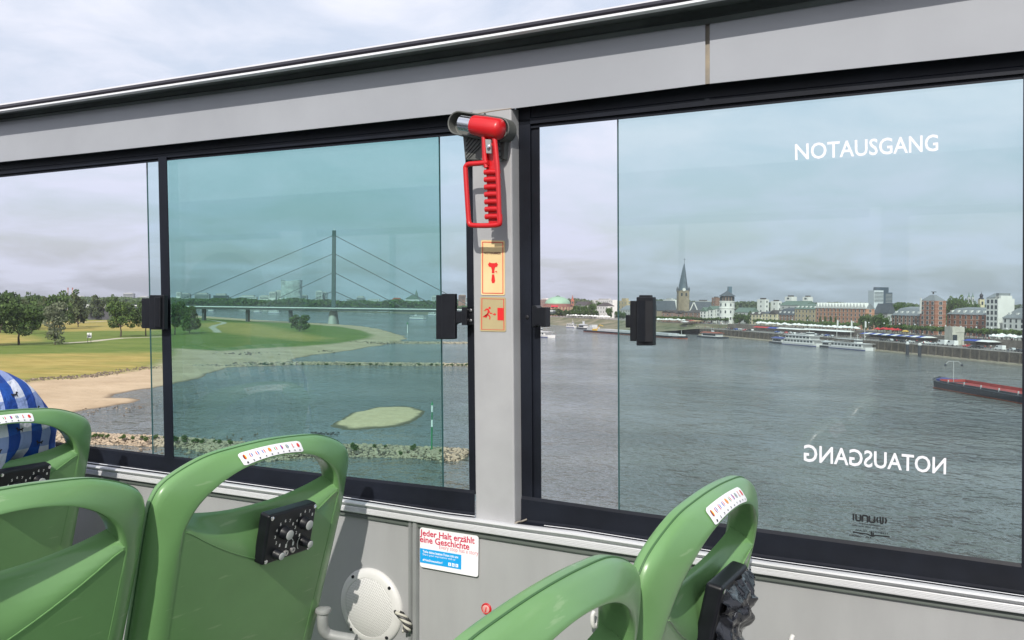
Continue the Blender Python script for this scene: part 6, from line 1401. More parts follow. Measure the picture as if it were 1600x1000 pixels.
# ---- far skyline beyond the bridge (seen through the teal glass)
def fbuild(label, x0, x1, yt, Y, m, top=None, bands=0, name='far_building'):
    Y *= KD; xm = (x0 + x1) / 2; s_ = Y / F; Z = lambda y: zof(xm, y, Y); X0_, X1_ = (x0-800)*s_, (x1-800)*s_; t = thing(name, label, 'building', Vn((X0_+X1_)/2, Y, 6)); o_ = ((X0_+X1_)/2, Y, 6); dp = max(14, (X1_-X0_)*.4)
    b = MB(); b.box((X0_, Y, 0), (X1_, Y + dp, Z(yt))); b.build('wall', m, t, o_)
    if top: b = MB(); b.box((lerp(X0_, X1_, .15), Y + 2, Z(yt)), (lerp(X0_, X1_, .85), Y + dp - 2, Z(yt - top))); b.build('roof_storey', PLG, t, o_)
    for k in range(bands): y = yt + 1.2 + k * 2.0; b = MB(); b.box((X0_ + 1, Y - .3, Z(y + .9)), (X1_ - 1, Y, Z(y))); b.build('window_band', WGL, t, o_)
    return t
DKB = mat('dark_office', (.10, .12, .13), .5); GRB = mat('grey_office', (.30, .32, .33), .6); LTB = mat('light_office', (.55, .56, .56), .6)
for a in (('narrow white office tower at the left end of the bridge skyline', 275, 281.5, 456.5, 2900, PLW, None, 3), ('pale blue grey office beside the narrow white tower', 281.5, 296, 459, 2950, GRB, 1.2, 3), ('flat office with dark top floor behind the first cable', 303.5, 326, 459.5, 2800, GRB, 2.0, 3), ('stepped brown office with roof plant', 333, 355, 461.5, 2900, DKB, 3.0, 2),
          ('broad pale stepped office under the second cable', 373, 400, 463.5, 2800, LTB, 2.5, 2), ('small white office cube left of the curved glass tower', 405, 419.5, 462.5, 2700, PLW, 1.5, 2), ('bright white office block touching the curved glass tower', 420, 430, 456.5, 2700, PLW, 1, 4), ('second bright white office block, stepped toward the glass tower', 430, 439, 454.5, 2750, PLW, 1.5, 5),
          ('low office right of the curved glass tower', 469, 479, 461.5, 2800, GRB, 1, 2), ('beige apartment block with grid facade left of the pylon', 493, 503, 455, 2950, LTB, 1.2, 6), ('darker apartment block tight against the pylon', 503, 510, 457, 2970, GRB, 1, 5), ('small glass office right of the pylon', 556.5, 569, 464.5, 2700, GRB, 2.2, 2), ('low white house among trees right of the pylon', 575, 592, 467, 2600, LTB, None, 1),
          ('low hall under the red roof neighbours', 541, 554, 467, 2700, GRB, None, 1), ('pale office near the right window latch', 674, 686, 463, 2400, LTB, 1.5, 3), ('brown apartment rows far behind the sliding pane edge', 716, 727, 461, 2300, BRICK3, 1.0, 4), ('grey apartment block beside the black window frame', 727, 745, 465, 2300, GRB, 1.0, 3),
          ('distant pale office blocks on the left horizon', 192, 208, 458.5, 3000, GRB, 1.0, 3), ('low distant office on the left horizon beside the latch', 216, 232, 463.5, 3000, GRB, 1.0, 2), ('distant office between chimneys and big trees', 120, 132, 463, 3100, GRB, 1.0, 2)): fbuild(*a)
Q5 = 2500 * KD
t = thing('far_building', 'low building with a bright red tiled roof right of the pylon', 'building', PF_(618.5, Q5) + Vn(0, 0, 6)); o_ = tuple(PF_(618.5, Q5) + Vn(0, 0, 6)); s_ = Q5 / F
b = MB(); b.box(((611-800)*s_, Q5, 0), ((626.5-800)*s_, Q5 + 20, zof(618, 470, Q5))); b.build('wall', LTB, t, o_)
b = MB(); X0_, X1_ = (610-800)*s_, (627.5-800)*s_; b.prism([Vn(X0_, Q5 - 2, zof(618, 470, Q5)), Vn(X1_, Q5 - 2, zof(618, 470, Q5)), Vn(X1_ - 6, Q5 - 2, zof(618, 465.2, Q5)), Vn(X0_ + 8, Q5 - 2, zof(618, 465.2, Q5))], (0, 24, 0)); b.build('roof', RRD, t, o_)
# curved glass tower with notched top
Yt = 2700 * KD; s_ = Yt / F; t = thing('glass_tower', 'wide curved glass office tower with sagging roofline, highest block on the skyline', 'building', PF_(453, Yt) + Vn(0, 0, 6)); o_ = tuple(PF_(453, Yt) + Vn(0, 0, 6)); Z = lambda y: zof(453, y, Yt)
def tower_ring(yt_l, yt_m, yt_r, n=24, bulge=10):
    out = []
    for i in range(n + 1):
        u = i / n; x = lerp(438.8, 467.8, u); y = Yt - bulge * math.sin(math.pi * u); out.append(((x - 800) * s_, y))
    return out
ft = tower_ring(0, 0, 0); b = MB(); n = len(ft); topz = [Z(437.2 + 2.2 * math.sin(math.pi * min(1, i / (n-1) / .8)) if i / (n-1) < .8 else 437.2) for i in range(n)]
vs = [(x, y, 0) for x, y in ft] + [(x, y, z) for (x, y), z in zip(ft, topz)] + [(x, y + 30, 0) for x, y in ft] + [(x, y + 30, z) for (x, y), z in zip(ft, topz)]
fs = [(i, i+1, n+i+1, n+i) for i in range(n-1)] + [(n+i, n+i+1, 3*n+i+1, 3*n+i) for i in range(n-1)] + [(2*n+i, 3*n+i, 3*n+i+1, 2*n+i+1) for i in range(n-1)] + [(0, n, 3*n, 2*n), (n-1, 3*n-1, 4*n-1, 2*n-1)]
b.add(vs, fs); b.build('facade', mat('tower_glass', (.16, .21, .22), .25, var=.5, vscale=.08, col2=(.50, .58, .58)), t, o_)
for k in range(15):
    y = 440.5 + k * 2.0; b = MB(); P = [(x, yy) for x, yy in ft]; z = Z(y); b.add([(x, yy - .5, z) for x, yy in P] + [(x, yy - .5, z + 1.1) for x, yy in P], [(i, i+1, n+i+1, n+i) for i in range(n-1)]); b.build('floor_band', LTB, t, o_)
# domed church far right of the pylon
Yt = 2450 * KD; s_ = Yt / F; t = thing('far_church', 'distant church with green roof and slim pointed spire near the right latch', 'church', PF_(648, Yt) + Vn(0, 0, 6)); o_ = tuple(PF_(648, Yt) + Vn(0, 0, 6)); Z = lambda y: zof(648, y, Yt)
b = MB(); b.box(((633-800)*s_, Yt, 0), ((655-800)*s_, Yt + 25, Z(467.5))); b.build('nave_wall', LTB, t, o_)
b = MB(); b.prism([Vn((632-800)*s_, Yt - 1, Z(467.5)), Vn((656-800)*s_, Yt - 1, Z(467.5)), Vn((644-800)*s_, Yt - 1, Z(460.5))], (0, 26, 0)); b.build('nave_roof', RGR, t, o_)
b = MB(); b.lathe(((650-800)*s_, Yt + 4, 0), (0, 0, 1), [(4, 10), (4, Z(462)), (.2, Z(452.5))], 8); b.build('spire', RGR, t, o_)
for x, y, lb in ((106, 449.5, 'left of two thin chimneys on the left horizon'), (113, 449.5, 'right of two thin chimneys on the left horizon')):
    p = PF_(x, 3200 * KD); t = thing('chimney', lb, 'chimney', p + Vn(0, 0, 6)); b = MB(); b.tube([p, p + Vn(0, 0, zof(x, y, 3200 * KD))], [2.2, 1.5], 8); b.build('shaft', mat('chimney_concrete', (.40, .32, .30), .8), t, tuple(p + Vn(0, 0, 6))); b = MB(); b.tube([p + Vn(0, 0, zof(x, y, 3200 * KD) - 6), p + Vn(0, 0, zof(x, y, 3200 * KD))], 1.8, 8); b.build('red_top', RRD, t, tuple(p + Vn(0, 0, 6)))

# ================================================================== CABLE BRIDGE
BL = lambda px: KD * lerp(1180, 1112, (px - 306) / 554)
def DP(px, z):      # point of the deck line
    Y = BL(px); return Vector(((px - 800) / F * Y, Y, z))
ZDK = 17.2
brg = thing('cable_bridge', 'cable stayed road bridge with one tall steel pylon across the river', 'bridge', DP(514.5, 0)); bo = tuple(DP(514.5, 0))
M_BR = mat('bridge_steel', (.045, .06, .06), .55, var=.1, vscale=.05); M_BRL = mat('bridge_edge', (.66, .67, .66), .5); M_CON = mat('bridge_concrete', (.42, .42, .38), .85, var=.12, vscale=.1)
b = MB(); A, C = DP(-260, 0), DP(864, 0); dv = (C - A).normalized(); nv_ = Vector((-dv.y, dv.x, 0))
b.obox(A + Vn(0, 0, ZDK - 2.9), C - A, nv_ * 26, Vn(0, 0, 2.3)); b.build('deck', M_BR, brg, bo)
b = MB(); b.obox(A + Vn(0, 0, ZDK - .6) - nv_ * .6, C - A, nv_ * 27.2, Vn(0, 0, .8)); b.build('deck_edge', M_BRL, brg, bo)
b = MB()
for y in (0, 26.2):
    for z in (.9, 1.3): b.tube([A + nv_ * y + Vn(0, 0, ZDK + z), C + nv_ * y + Vn(0, 0, ZDK + z)], .08, 4)
    q = 0; LL = (C - A).length
    while q < LL: p = A + dv * q + nv_ * y; b.tube([p + Vn(0, 0, ZDK), p + Vn(0, 0, ZDK + 1.3)], .07, 4); q += 4
b.build('parapet', M_BR, brg, bo)
pb = DP(514.6, 0) + nv_ * 13; sc_ = pb.y / F; zt = zof(516, 360.3, pb.y)
b = MB(); b.add([(pb.x - 2.0, pb.y - 2.2, 10), (pb.x + 2.0, pb.y - 2.2, 10), (pb.x + 2.0, pb.y + 2.2, 10), (pb.x - 2.0, pb.y + 2.2, 10), (pb.x - 1.75, pb.y - 1.9, zt), (pb.x + 1.75, pb.y - 1.9, zt), (pb.x + 1.75, pb.y + 1.9, zt), (pb.x - 1.75, pb.y + 1.9, zt)], [(0,1,5,4),(1,2,6,5),(2,3,7,6),(3,0,4,7),(4,5,6,7)]); b.build('pylon', mat('pylon_steel', (.05, .08, .085), .5), brg, bo)
b = MB(); b.tube([(pb.x, pb.y, zt), (pb.x, pb.y, zt + 2.5)], .25, 5); b.build('pylon_light', M_BRL, brg, bo)
b = MB(); P0, P1 = [], []
for k in range(16): a = 2*math.pi*k/16; P0.append(Vector((pb.x + math.cos(a)*7.2*.8, pb.y + math.sin(a)*13, -1))); P1.append(Vector((pb.x + math.cos(a)*3.9, pb.y + math.sin(a)*7, ZDK - 3)))
b.add(P0 + P1, [(i, (i+1) % 16, 16+(i+1) % 16, 16+i) for i in range(16)]); b.build('pylon_pier', M_CON, brg, bo, smooth=True)
for px in (451, 383.7, 315, 250, 190, 130):
    p = DP(px, 0); b = MB(); b.obox(p - dv * 1.3 + nv_ * 3 + Vn(0, 0, -1), dv * 2.6, nv_ * 5, Vn(0, 0, ZDK - 1.9)); b.build('pier', M_BR, brg, bo)
for zy, lp, rp in ((367.5, 250, 742), (396, 318, 686), (425.5, 398, 629), (454.5, 455, 577)):
    zc = zof(516, zy, pb.y)
    for px in (lp, rp):
        e_ = DP(px, ZDK) + nv_ * 13
        b = MB(); b.tube([Vector((pb.x, pb.y, zc)), e_], .40 if px == rp else .30, 6); b.build('stay_cable', M_BR, brg, bo)

# ================================================================== BOATS
HW = mat('boat_white', (.58, .58, .58), .4); HD = mat('hull_dark_blue', (.025, .032, .045), .5, var=.4, vscale=.8); HRD = mat('hold_red', (.30, .035, .030), .7, var=.2, vscale=.6); HBL = mat('boat_blue', (.015, .035, .22), .5); HRU = mat('hull_rust', (.26, .075, .045), .8, var=.3, vscale=1.0); HGY = mat('hatch_grey', (.42, .44, .45), .6, var=.1, vscale=.4); HYE = mat('crane_yellow', (.60, .38, .05), .6); DKD = mat('boat_deck', (.16, .15, .14), .8)
def boat_root(name, label, a, c, z=0, cat='boat', group=None):
    """a = bow, c = stern on the water; local x runs from stern to bow"""
    d = a - c; L = d.length; t = thing(name, label, cat, c + Vn(0, 0, z), group, rz=math.atan2(d.y, d.x)); return t, L
def hull(b, L, w, h, bow=.12, flare=1.0, m=0, z0=-.6, stern=.0):
    n = 14; A, B2 = [], []
    for i in range(n + 1):
        u = i / n; f_ = 1 if u < 1 - bow else math.sqrt(max(0, 1 - ((u - 1 + bow) / bow) ** 2)); f_ *= lerp(1 - stern, 1, min(1, u / .1)); sh = h * (1 + .28 * sstep(1 - bow * 2, 1, u))
        A.append((L * u - (.0 if u < 1 else .4), f_ * w / 2, sh))
    vs = []
    for x, y, zz_ in A: vs += [(x, -y * .92, z0), (x, y * .92, z0), (x, -y, zz_), (x, y, zz_)]
    fs = []
    for i in range(n):
        o, q = i * 4, (i + 1) * 4; fs += [(o, o+2, q+2, q), (o+1, q+1, q+3, o+3), (o+2, o+3, q+3, q+2)]
    fs += [(0, 1, 3, 2)]; b.add(vs, fs, m)
# loaded barge close by on the right
t, L = boat_root('cargo_barge', 'long dark open barge with red hold and blue bow gear entering at the right', G(1465.5, 603.5), G(1465.5, 603.5) + (G(1600, 627.5) - G(1465.5, 603.5)).normalized() * 88)
w = 9.6; h = 2.0
b = MB(); hull(b, L, w, h, .08); b.build('hull', HD, t)
b = MB(); hull(b, L, w + .12, .25, .08, z0=-.4); b.build('boot_stripe', HRU, t)
for y0, y1, m_ in ((-w/2 + .75, -w/2 + .95, HRD), (w/2 - .95, w/2 - .75, HD)): b = MB(); b.box((12, y0, h - .2), (L - 9, y1, h + (.95 if m_ is HRD else .55))); b.build('coaming', m_, t)
b = MB(); b.box((12, -w/2 + .95, h - .1), (L - 9, w/2 - .95, h + .06)); b.build('hold_floor', HRD, t)
b = MB(); b.box((L - 9.2, -w/2 + .75, h - .2), (L - 9, w/2 - .75, h + 1.0)); b.build('bulkhead', HRD, t)
for k in range(7): x = L - 14 - k * 9; b = MB(); b.box((x, w/2 - .98, h + .1), (x + .25, w/2 - .7, h + 1.15)); b.build('coaming_post', HGY, t); b = MB(); b.tube([(x - 3, -w/2 - .05, h + .2), (x - 1, -w/2 - .15, h - .9), (x + 1.5, -w/2 - .05, h + .1)], .06, 5); b.build('mooring_rope', mat('rope_ochre', (.35, .20, .12), .9), t)
b = MB(); b.box((L - 8, -3.2, h), (L - 5, 3.2, h + .9)); b.box((L - 4.6, -1.2, h + .1), (L - 2.6, 1.2, h + 1.0)); b.build('bow_winch', HBL, t, bevel=.1)
b = MB(); b.tube([(L - 8.5, -w/2 + .5, h + .1), (L - 3, -w/2 + 1.6, h + .6), (L - 1.0, 0, h + 1.1), (L - 3, w/2 - 1.6, h + .6), (L - 8.5, w/2 - .5, h + .1)], .16, 6); b.build('bulwark', HD, t)
b = MB(); b.tube([(L - 9.5, 0, h), (L - 9.3, 0, h + 6.4)], .08, 6); b.tube([(L - 9.3, -2.6, h + 5.6), (L - 9.3, -1.5, h + 6.5), (L - 9.3, 1.5, h + 6.5), (L - 9.3, 2.6, h + 5.6)], .07, 6); b.build('mast', HGY, t)
for s_ in (-1, 1): b = MB(); b.lathe((L - 9.3, s_ * 2.6, h + 5.0), (0, 0, 1), [(.35, 0), (.35, .5), (.1, .8)], 10); b.build('mast_lamp', HD, t)
b = MB()
for k in range(26): a_ = k * .35; b.add([(L + 1.6 - k * .15 + rn.uniform(-.3, .3), (-1) ** k * (1.2 + k * .16), .05 + rn.uniform(0, .12)), (L + 1.0 - k * .15, (-1) ** k * (1.8 + k * .16), .22), (L + .6 - k * .2, (-1) ** k * (1.1 + k * .16), .05)], [(0, 1, 2)])
b.build('bow_wave', HW, t, fixn=False)
# long pushed barge on the far side
a, c = G(1075, 529.6), G(920, 518.2); t, L = boat_root('pushed_barge', 'very long low barge with grey hatch covers on the far side of the river', a, c); w = 11
b = MB(); hull(b, L, w, 1.6, .04); b.build('hull', HD, t)
b = MB(); hull(b, L, w + .1, .5, .04, z0=-.4); b.build('boot_stripe', HRU, t)
b = MB(); b.box((L * .16, -w/2 + .8, 1.5), (L * .88, w/2 - .8, 3.3)); b.build('hatch_cover', HGY, t)
b = MB(); b.box((L * .02, -3.5, 1.5), (L * .09, 3.5, 4.4)); b.box((L * .04, -2.8, 4.4), (L * .07, 2.8, 6.4)); b.build('wheelhouse', HGY, t)
b = MB(); b.box((L * .09, -4, 1.5), (L * .14, 4, 3.0)); b.tube([(L*.10, 0, 3), (L*.13, 0, 6.6), (L*.17, 0, 5.8)], .3, 5); b.build('deck_crane', HYE, t)
b = MB(); b.box((L * .90, -3, 1.6), (L * .95, 3, 2.8)); b.tube([(L * .945, 0, 1.6), (L * .945, 0, 6)], .15, 5); b.build('bow_gear', HW, t)
# white cruisers
def cruiser(name, label, bow, stern, w, decks, hk=1.0, open_top=False, awn=None):
    t, L = boat_root(name, label, bow, stern); b = MB(); hull(b, L, w, 1.5 * hk, .16); b.build('hull', HW, t)
    b = MB(); hull(b, L * .99, w + .1, .35 * hk, .16, z0=-.4); b.build('waterline_stripe', HBL, t)
    z = 1.5 * hk
    for k in range(decks):
        x0, x1 = L * (.04 + .03 * k), L * (.84 - .10 * k); b = MB(); b.box((x0, -w * .42 + k*.2, z), (x1, w * .42 - k*.2, z + 2.3 * hk)); b.build('cabin', HW, t)
        n = max(3, int((x1 - x0) / 3.2)); me = MB().box((0, -.03, 0), ((x1 - x0) / n * .72, .03, 1.15 * hk)).mesh('window', WGL)
        for s_ in (-1, 1):
            for i in range(n): o = bpy.data.objects.new('window', me); COL.objects.link(o); o.parent = t; o.location = (x0 + (x1 - x0) * (i + .14) / n, s_ * (w * .42 - k*.2 + .02), z + .65 * hk)
        z += 2.3 * hk; b = MB(); b.box((x0 - 1, -w * .45, z), (x1 + 2.5, w * .45, z + .15)); b.build('deck', HW, t)
        z += .15
    b = MB(); b.box((L * .58, -w * .22, z), (L * .66, w * .22, z + 2.1)); b.build('wheelhouse', HW, t); b = MB(); b.box((L * .585, -w * .225, z + .9), (L * .665, w * .225, z + 1.7)); b.build('wheelhouse_window', WGL, t)
    b = MB()
    for s_ in (-1, 1):
        b.tube([(L * .06, s_ * w * .42, z + 1), (L * .56, s_ * w * .42, z + 1)], .05, 4)
        for i in range(12): x = L * (.06 + .5 * i / 11); b.tube([(x, s_ * w * .42, z), (x, s_ * w * .42, z + 1)], .05, 4)
    b.build('railing', HW, t)
    b = MB(); b.tube([(L * .60, 0, z + 2.0), (L * .60, 0, z + 5.5)], .1, 5); b.tube([(L*.60, -1, z + 4.4), (L*.60, 1, z + 4.4)], .06, 4); b.build('mast', HW, t)
    if awn: b = MB(); b.box((L * .12, -w * .40, z + 2.0), (L * .52, w * .40, z + 2.12)); b.build('awning', awn, t)
    return t
WS = lambda x, y: G(x, y)
cruiser('excursion_ship', 'white two deck excursion ship moored at the quay, blunt end toward the city', G(1288, 541.8), G(1231, 537.5), 9.5, 2)
cruiser('excursion_ship', 'white excursion ship with open upper deck moored farther right by the flag masts', G(1365, 548.3), G(1304, 543.2), 8.5, 1, .95, awn=HGY)
cruiser('river_cruiser', 'dark windowed white river cruiser cut off by the black window post', G(868, 527.8), G(800, 523), 9, 1, 1.0)
cruiser('patrol_boat', 'small white patrol boat under way below the green domed hall', G(900, 512), G(887, 511.4), 4.5, 1, .9)
cruiser('ferry_boat', 'white passenger boat crossing behind the sliding pane edge near the bridge', G(640, 498.4), G(664, 499), 7, 1, 1.2)
cruiser('ferry_boat', 'tiny white boat far upstream close to the right window latch', G(683, 492.5), G(670, 492.3), 8, 1, 1.2)
cruiser('ferry_boat', 'distant white boat between first and second bridge pier', G(397, 487.6), G(407, 487.8), 8, 1, 1.0)
cruiser('ferry_boat', 'distant long white boat just left of the third bridge pier', G(438, 489), G(420, 488.8), 9, 1, 1.3)
cruiser('ferry_boat', 'distant white boat moored behind the leftmost bridge pier', G(335, 486.6), G(326, 486.5), 8, 1, 1.2)
# landing stages
def pontoon(label, x0, y0, x1, y1, w, h, roof):
    t, L = boat_root('landing_stage', label, G(x1, y1), G(x0, y0), cat='pontoon'); b = MB(); b.box((0, -w/2, -.4), (L, w/2, 1.0)); b.build('float', HD, t)
    b = MB(); b.box((L*.15, -w/2 + 1, 1), (L*.8, w/2 - 1, 1 + h)); b.build('cabin', HW, t); b = MB(); b.prism([Vn(L*.1, -w/2, 1 + h), Vn(L*.1, w/2, 1 + h), Vn(L*.1, 0, 1.9 + h)], (L*.75, 0, 0)); b.build('roof', roof, t)
    b = MB(); b.box((L*.2, w/2 - 1.02, 1.6), (L*.75, w/2 - .97, 1 + h*.75)); b.box((L*.2, -w/2 + .97, 1.6), (L*.75, -w/2 + 1.02, 1 + h*.75)); b.build('window', WGL, t)
    q = bank_pt((x0 + x1) / 2, 10); p0 = G((x0 + x1) / 2, (y0 + y1) / 2); g_ = thing('gangway', 'sloping gangway down to the ' + label, 'gangway', p0 + Vn(0, 0, 1.2)); b = MB(); d = (q + Vn(0, 0, 5.4)) - (p0 + Vn(0, 0, 1.2)); n_ = Vector((-d.y, d.x, 0)).normalized()
    b.obox(p0 + Vn(0, 0, 1.2) - n_, d, n_ * 2, Vn(0, 0, .2)); b.build('walkway', HGY, g_, tuple(p0 + Vn(0, 0, 1.2)))
    for s_ in (-1, 1): b = MB(); o = p0 + Vn(0, 0, 1.2) + n_ * s_; b.tube([o + Vn(0, 0, 1), o + d + Vn(0, 0, 1)], .08, 4); [b.tube([o + d * k_ / 6, o + d * k_ / 6 + Vn(0, 0, 1)], .06, 4) for k_ in range(7)]; b.build('railing', HW, g_, tuple(p0 + Vn(0, 0, 1.2)))
pontoon('dark red roofed landing stage below the church', 1096, 526.5, 1132, 528.8, 8, 2.6, HRU)
pontoon('blue roofed landing stage left of the excursion ship', 1209, 535.4, 1231, 537.6, 7, 2.4, HBL)
pontoon('grey landing stage below the villa', 906, 513.3, 918, 514.2, 7, 2.8, HGY)
pontoon('pale landing stage behind the moored ships', 1288, 542, 1304, 543.3, 7, 2.2, HGY)
for x, lb in ((1417.6, 'left of two black mooring posts with white caps'), (1436.8, 'right of two black mooring posts with white caps')):
    p = G(x, 555.0 if x < 1430 else 557); t = thing('mooring_post', lb, 'post', p); b = MB(); b.tube([p + Vn(0, 0, -1), p + Vn(0, 0, 5.7)], .85, 14); b.build('pile', HD, t, tuple(p), smooth=True); b = MB(); b.lathe(p + Vn(0, 0, 5.7), (0, 0, 1), [(.95, 0), (.95, .7), (.2, 1.3)], 14); b.build('cap', HW, t, tuple(p), smooth=True)

# ================================================================== LIFE ON THE QUAY
WC = mat('white_canvas', (.74, .74, .73), .8); RC_ = mat('red_canvas', (.50, .03, .035), .8); BC = mat('blue_canvas', (.02, .06, .34), .8); TC_ = mat('tan_canvas', (.52, .38, .22), .8)
def parasol_proto(m):
    t = bpy.data.objects.new('parasol', None); cp = MB(); n = 8; R = 2.1; vs = [(math.cos(2*math.pi*k/n)*R, math.sin(2*math.pi*k/n)*R, 2.45) for k in range(n)] + [(math.cos(2*math.pi*k/n)*R*.97, math.sin(2*math.pi*k/n)*R*.97, 2.2) for k in range(n)] + [(0, 0, 3.35)]
    cp.add(vs, [(k, (k+1) % n, 2*n) for k in range(n)] + [(k, n+k, n+(k+1) % n, (k+1) % n) for k in range(n)]); pl = MB().tube([(0, 0, 0), (0, 0, 3.3)], .07, 6)
    return cp.mesh('canopy', m), pl.mesh('pole', M_LEG)
PPR = {k: parasol_proto(m) for k, m in (('w', WC), ('r', RC_), ('b', BC), ('t', TC_))}
def parasol(p, k, label, group):
    t = bpy.data.objects.new('parasol', None); COL.objects.link(t); t.location = p; t.rotation_euler = (0, 0, rn.uniform(0, 1)); t.scale = (rn.uniform(.85, 1.2),) * 3; tag(t, label, 'parasol', group)
    for nm, me in zip(('canopy', 'pole'), PPR[k]): o = bpy.data.objects.new(nm, me); COL.objects.link(o); o.parent = t
rn = random.Random(21)
for x0, x1, st in ((888, 953, 4.2), (1029, 1069, 4.4), (1186, 1342, 3.3), (1553, 1650, 6.5)):
    for px in np.arange(x0, x1, st):
        for g_ in (30, 33.5): parasol(bank_pt(px + rn.uniform(-1, 1), g_ + rn.uniform(-.6, .6)) + Vn(0, 0, 8.5), 'w', 'white parasol in the crowded beer garden row on the upper promenade', 'white parasols on the promenade')
for px in np.arange(1372, 1404, 4.5): parasol(bank_pt(px, 31) + Vn(0, 0, 8.5), 'r', 'red parasol on the promenade before the brown brick row', 'red parasols on the promenade')
def stall(label, x0, x1, g_, dp, z, hgt, m, stripes=None, name='market_stall'):
    A, B2 = bank_pt(x1, g_), bank_pt(x0, g_); d = B2 - A; L = d.length; t = thing(name, label, 'stall', A + Vn(0, 0, z), rz=math.atan2(d.y, d.x))
    n = max(2, int(L / 5)) if stripes else 1
    if n > 30: n = 30
    for i in range(n): b = MB(); b.prism([Vn(L*i/n, 0, hgt - .8), Vn(L*i/n, -dp, hgt - .8), Vn(L*i/n, -dp/2, hgt)], (L/n - .06, 0, 0)); b.build('canopy', (m, stripes)[i % 2] if stripes else m, t)
    for i in range(min(n + 1, 8)):
        for y in (0, -dp): b = MB(); b.tube([(L*i/max(1, min(n, 7)), y, 0), (L*i/max(1, min(n, 7)), y, hgt - .8)], .07, 5); b.build('post', M_LEG, t)
    b = MB(); b.box((L*.05, -dp + .4, .0), (L*.95, -.6, 1.1)); b.build('counter', mat('dark_counter', (.09, .08, .075), .8), t)
stall('long white roofed terrace left of the flag masts', 1252, 1322, 20, 7, 5.3, 4.0, WC, None)
stall('row of blue and white striped market awnings in the middle of the quay', 1343, 1446, 19, 8, 5.3, 3.6, WC, BC)
stall('small red awning at the castle end of the market', 1176, 1197, 20, 6, 5.3, 3.4, RC_)
stall('blue awning between the red one and the long white terrace', 1198, 1212, 20, 6, 5.3, 3.4, BC)
stall('dusty white awning before the excursion ship', 1213, 1250, 20, 6, 5.3, 3.6, WC)
stall('blue market tents right of the concrete block', 1504, 1524, 20, 7, 5.3, 3.6, BC)
stall('white market tents at the end of the blue ones', 1525, 1546, 20, 7, 5.3, 3.6, WC)
stall('white and blue party tent on the slope below the church', 1062, 1072, 24, 12, 5.2, 5, WC)
stall('pointed tan and red festival tent below the church', 1073, 1082, 26, 14, 5.2, 6.0, TC_, RC_)
stall('yellow framed kiosk sign above the striped awnings', 1409, 1414, 17, 3, 5.3, 6.5, HYE)
for x in (1308.3, 1330.3, 1352):
    p = bank_pt(x, 3) + Vn(0, 0, 5.3); t = thing('flag_mast', {1308.3: 'leftmost', 1330.3: 'middle', 1352: 'right hand'}[x] + ' white flag mast of three beside the moored excursion ships', 'mast', p); b = MB(); b.tube([p, p + Vn(0, 0, 11.5)], [.17, .10], 8); b.build('pole', HW, t, tuple(p)); b = MB(); b.add([p + Vn(.1, 0, 11.2), p + Vn(.9, .2, 11.0), p + Vn(1.0, .2, 7.4), p + Vn(.1, 0, 7.6)], [(0, 1, 2, 3)]); b.build('flag', HW, t, tuple(p), fixn=False)
# cars and vans
CARP = {}
def car_proto(kind, paint):
    if (kind, paint.name) in CARP: return CARP[kind, paint.name]
    body, gl = MB(), MB()
    if kind == 'car':
        pr = [(-2.1, .35), (-2.15, .8), (-1.9, .95), (-1.3, 1.42), (.3, 1.45), (1.0, .98), (2.0, .85), (2.15, .6), (2.1, .3)]; gp_ = [(-1.55, 1.0), (-1.15, 1.34), (.2, 1.37), (.75, 1.0)]
    else:
        pr = [(-2.6, .4), (-2.65, 2.0), (-2.5, 2.15), (1.4, 2.15), (2.0, 1.3), (2.6, 1.1), (2.65, .4)]; gp_ = [(.3, 1.35), (.3, 1.95), (1.35, 1.95), (1.8, 1.35)]
    body.prism([Vn(x, -.85, z) for x, z in pr], (0, 1.7, 0)); gl.prism([Vn(x, -.87, z) for x, z in gp_], (0, 1.74, 0))
    wh = MB().lathe((0, -.1, 0), (0, 1, 0), [(.32, 0), (.34, .03), (.34, .18), (.32, .2)], 14)
    L = 1.3 if kind == 'car' else 1.7
    CARP[kind, paint.name] = (body.mesh('body', paint), gl.mesh('window', WGL), wh.mesh('wheel', M_PLAST), L); return CARP[kind, paint.name]
def car(p, kind, paint, label, rz, group=None, cat=None, s_=1.0):
    bm1, gm, wm, L = car_proto(kind, paint); t = bpy.data.objects.new('parked_' + ('car' if kind == 'car' else 'van'), None); COL.objects.link(t); t.location = p; t.rotation_euler = (0, 0, rz); t.scale = (s_,) * 3; tag(t, label, cat or kind, group)
    for nm, me in (('body', bm1), ('window', gm)): o = bpy.data.objects.new(nm, me); COL.objects.link(o); o.parent = t
    for x in (-L, L):
        for y in (-.8, .8): o = bpy.data.objects.new('wheel', wm); COL.objects.link(o); o.parent = t; o.location = (x, y, .34)
qrz = lambda px: math.atan2((bank_pt(px - 6, 8) - bank_pt(px, 8)).y, (bank_pt(px - 6, 8) - bank_pt(px, 8)).x)
CP = {n: mat('paint_' + n, c, .3, coat=.5) for n, c in (('white', (.7, .7, .7)), ('black', (.02, .02, .025)), ('silver', (.4, .42, .44)), ('red', (.4, .03, .03)), ('blue', (.03, .07, .28)))}
car(bank_pt(1564, 9) + Vn(0, 0, 5.3), 'van', CP['white'], 'white delivery van alone on the quay at the right', qrz(1564), s_=1.1)
for x, pn_, lb in ((1474, 'white', 'white box van with blue stripe, left of the pair at the concrete block'), (1489, 'white', 'white box van nearest the concrete block, right of the pair')):
    car(bank_pt(x, 12) + Vn(0, 0, 5.3), 'van', CP[pn_], lb, qrz(x), s_=1.35)
    q_ = bank_pt(x, 12) + Vn(0, 0, 5.3)
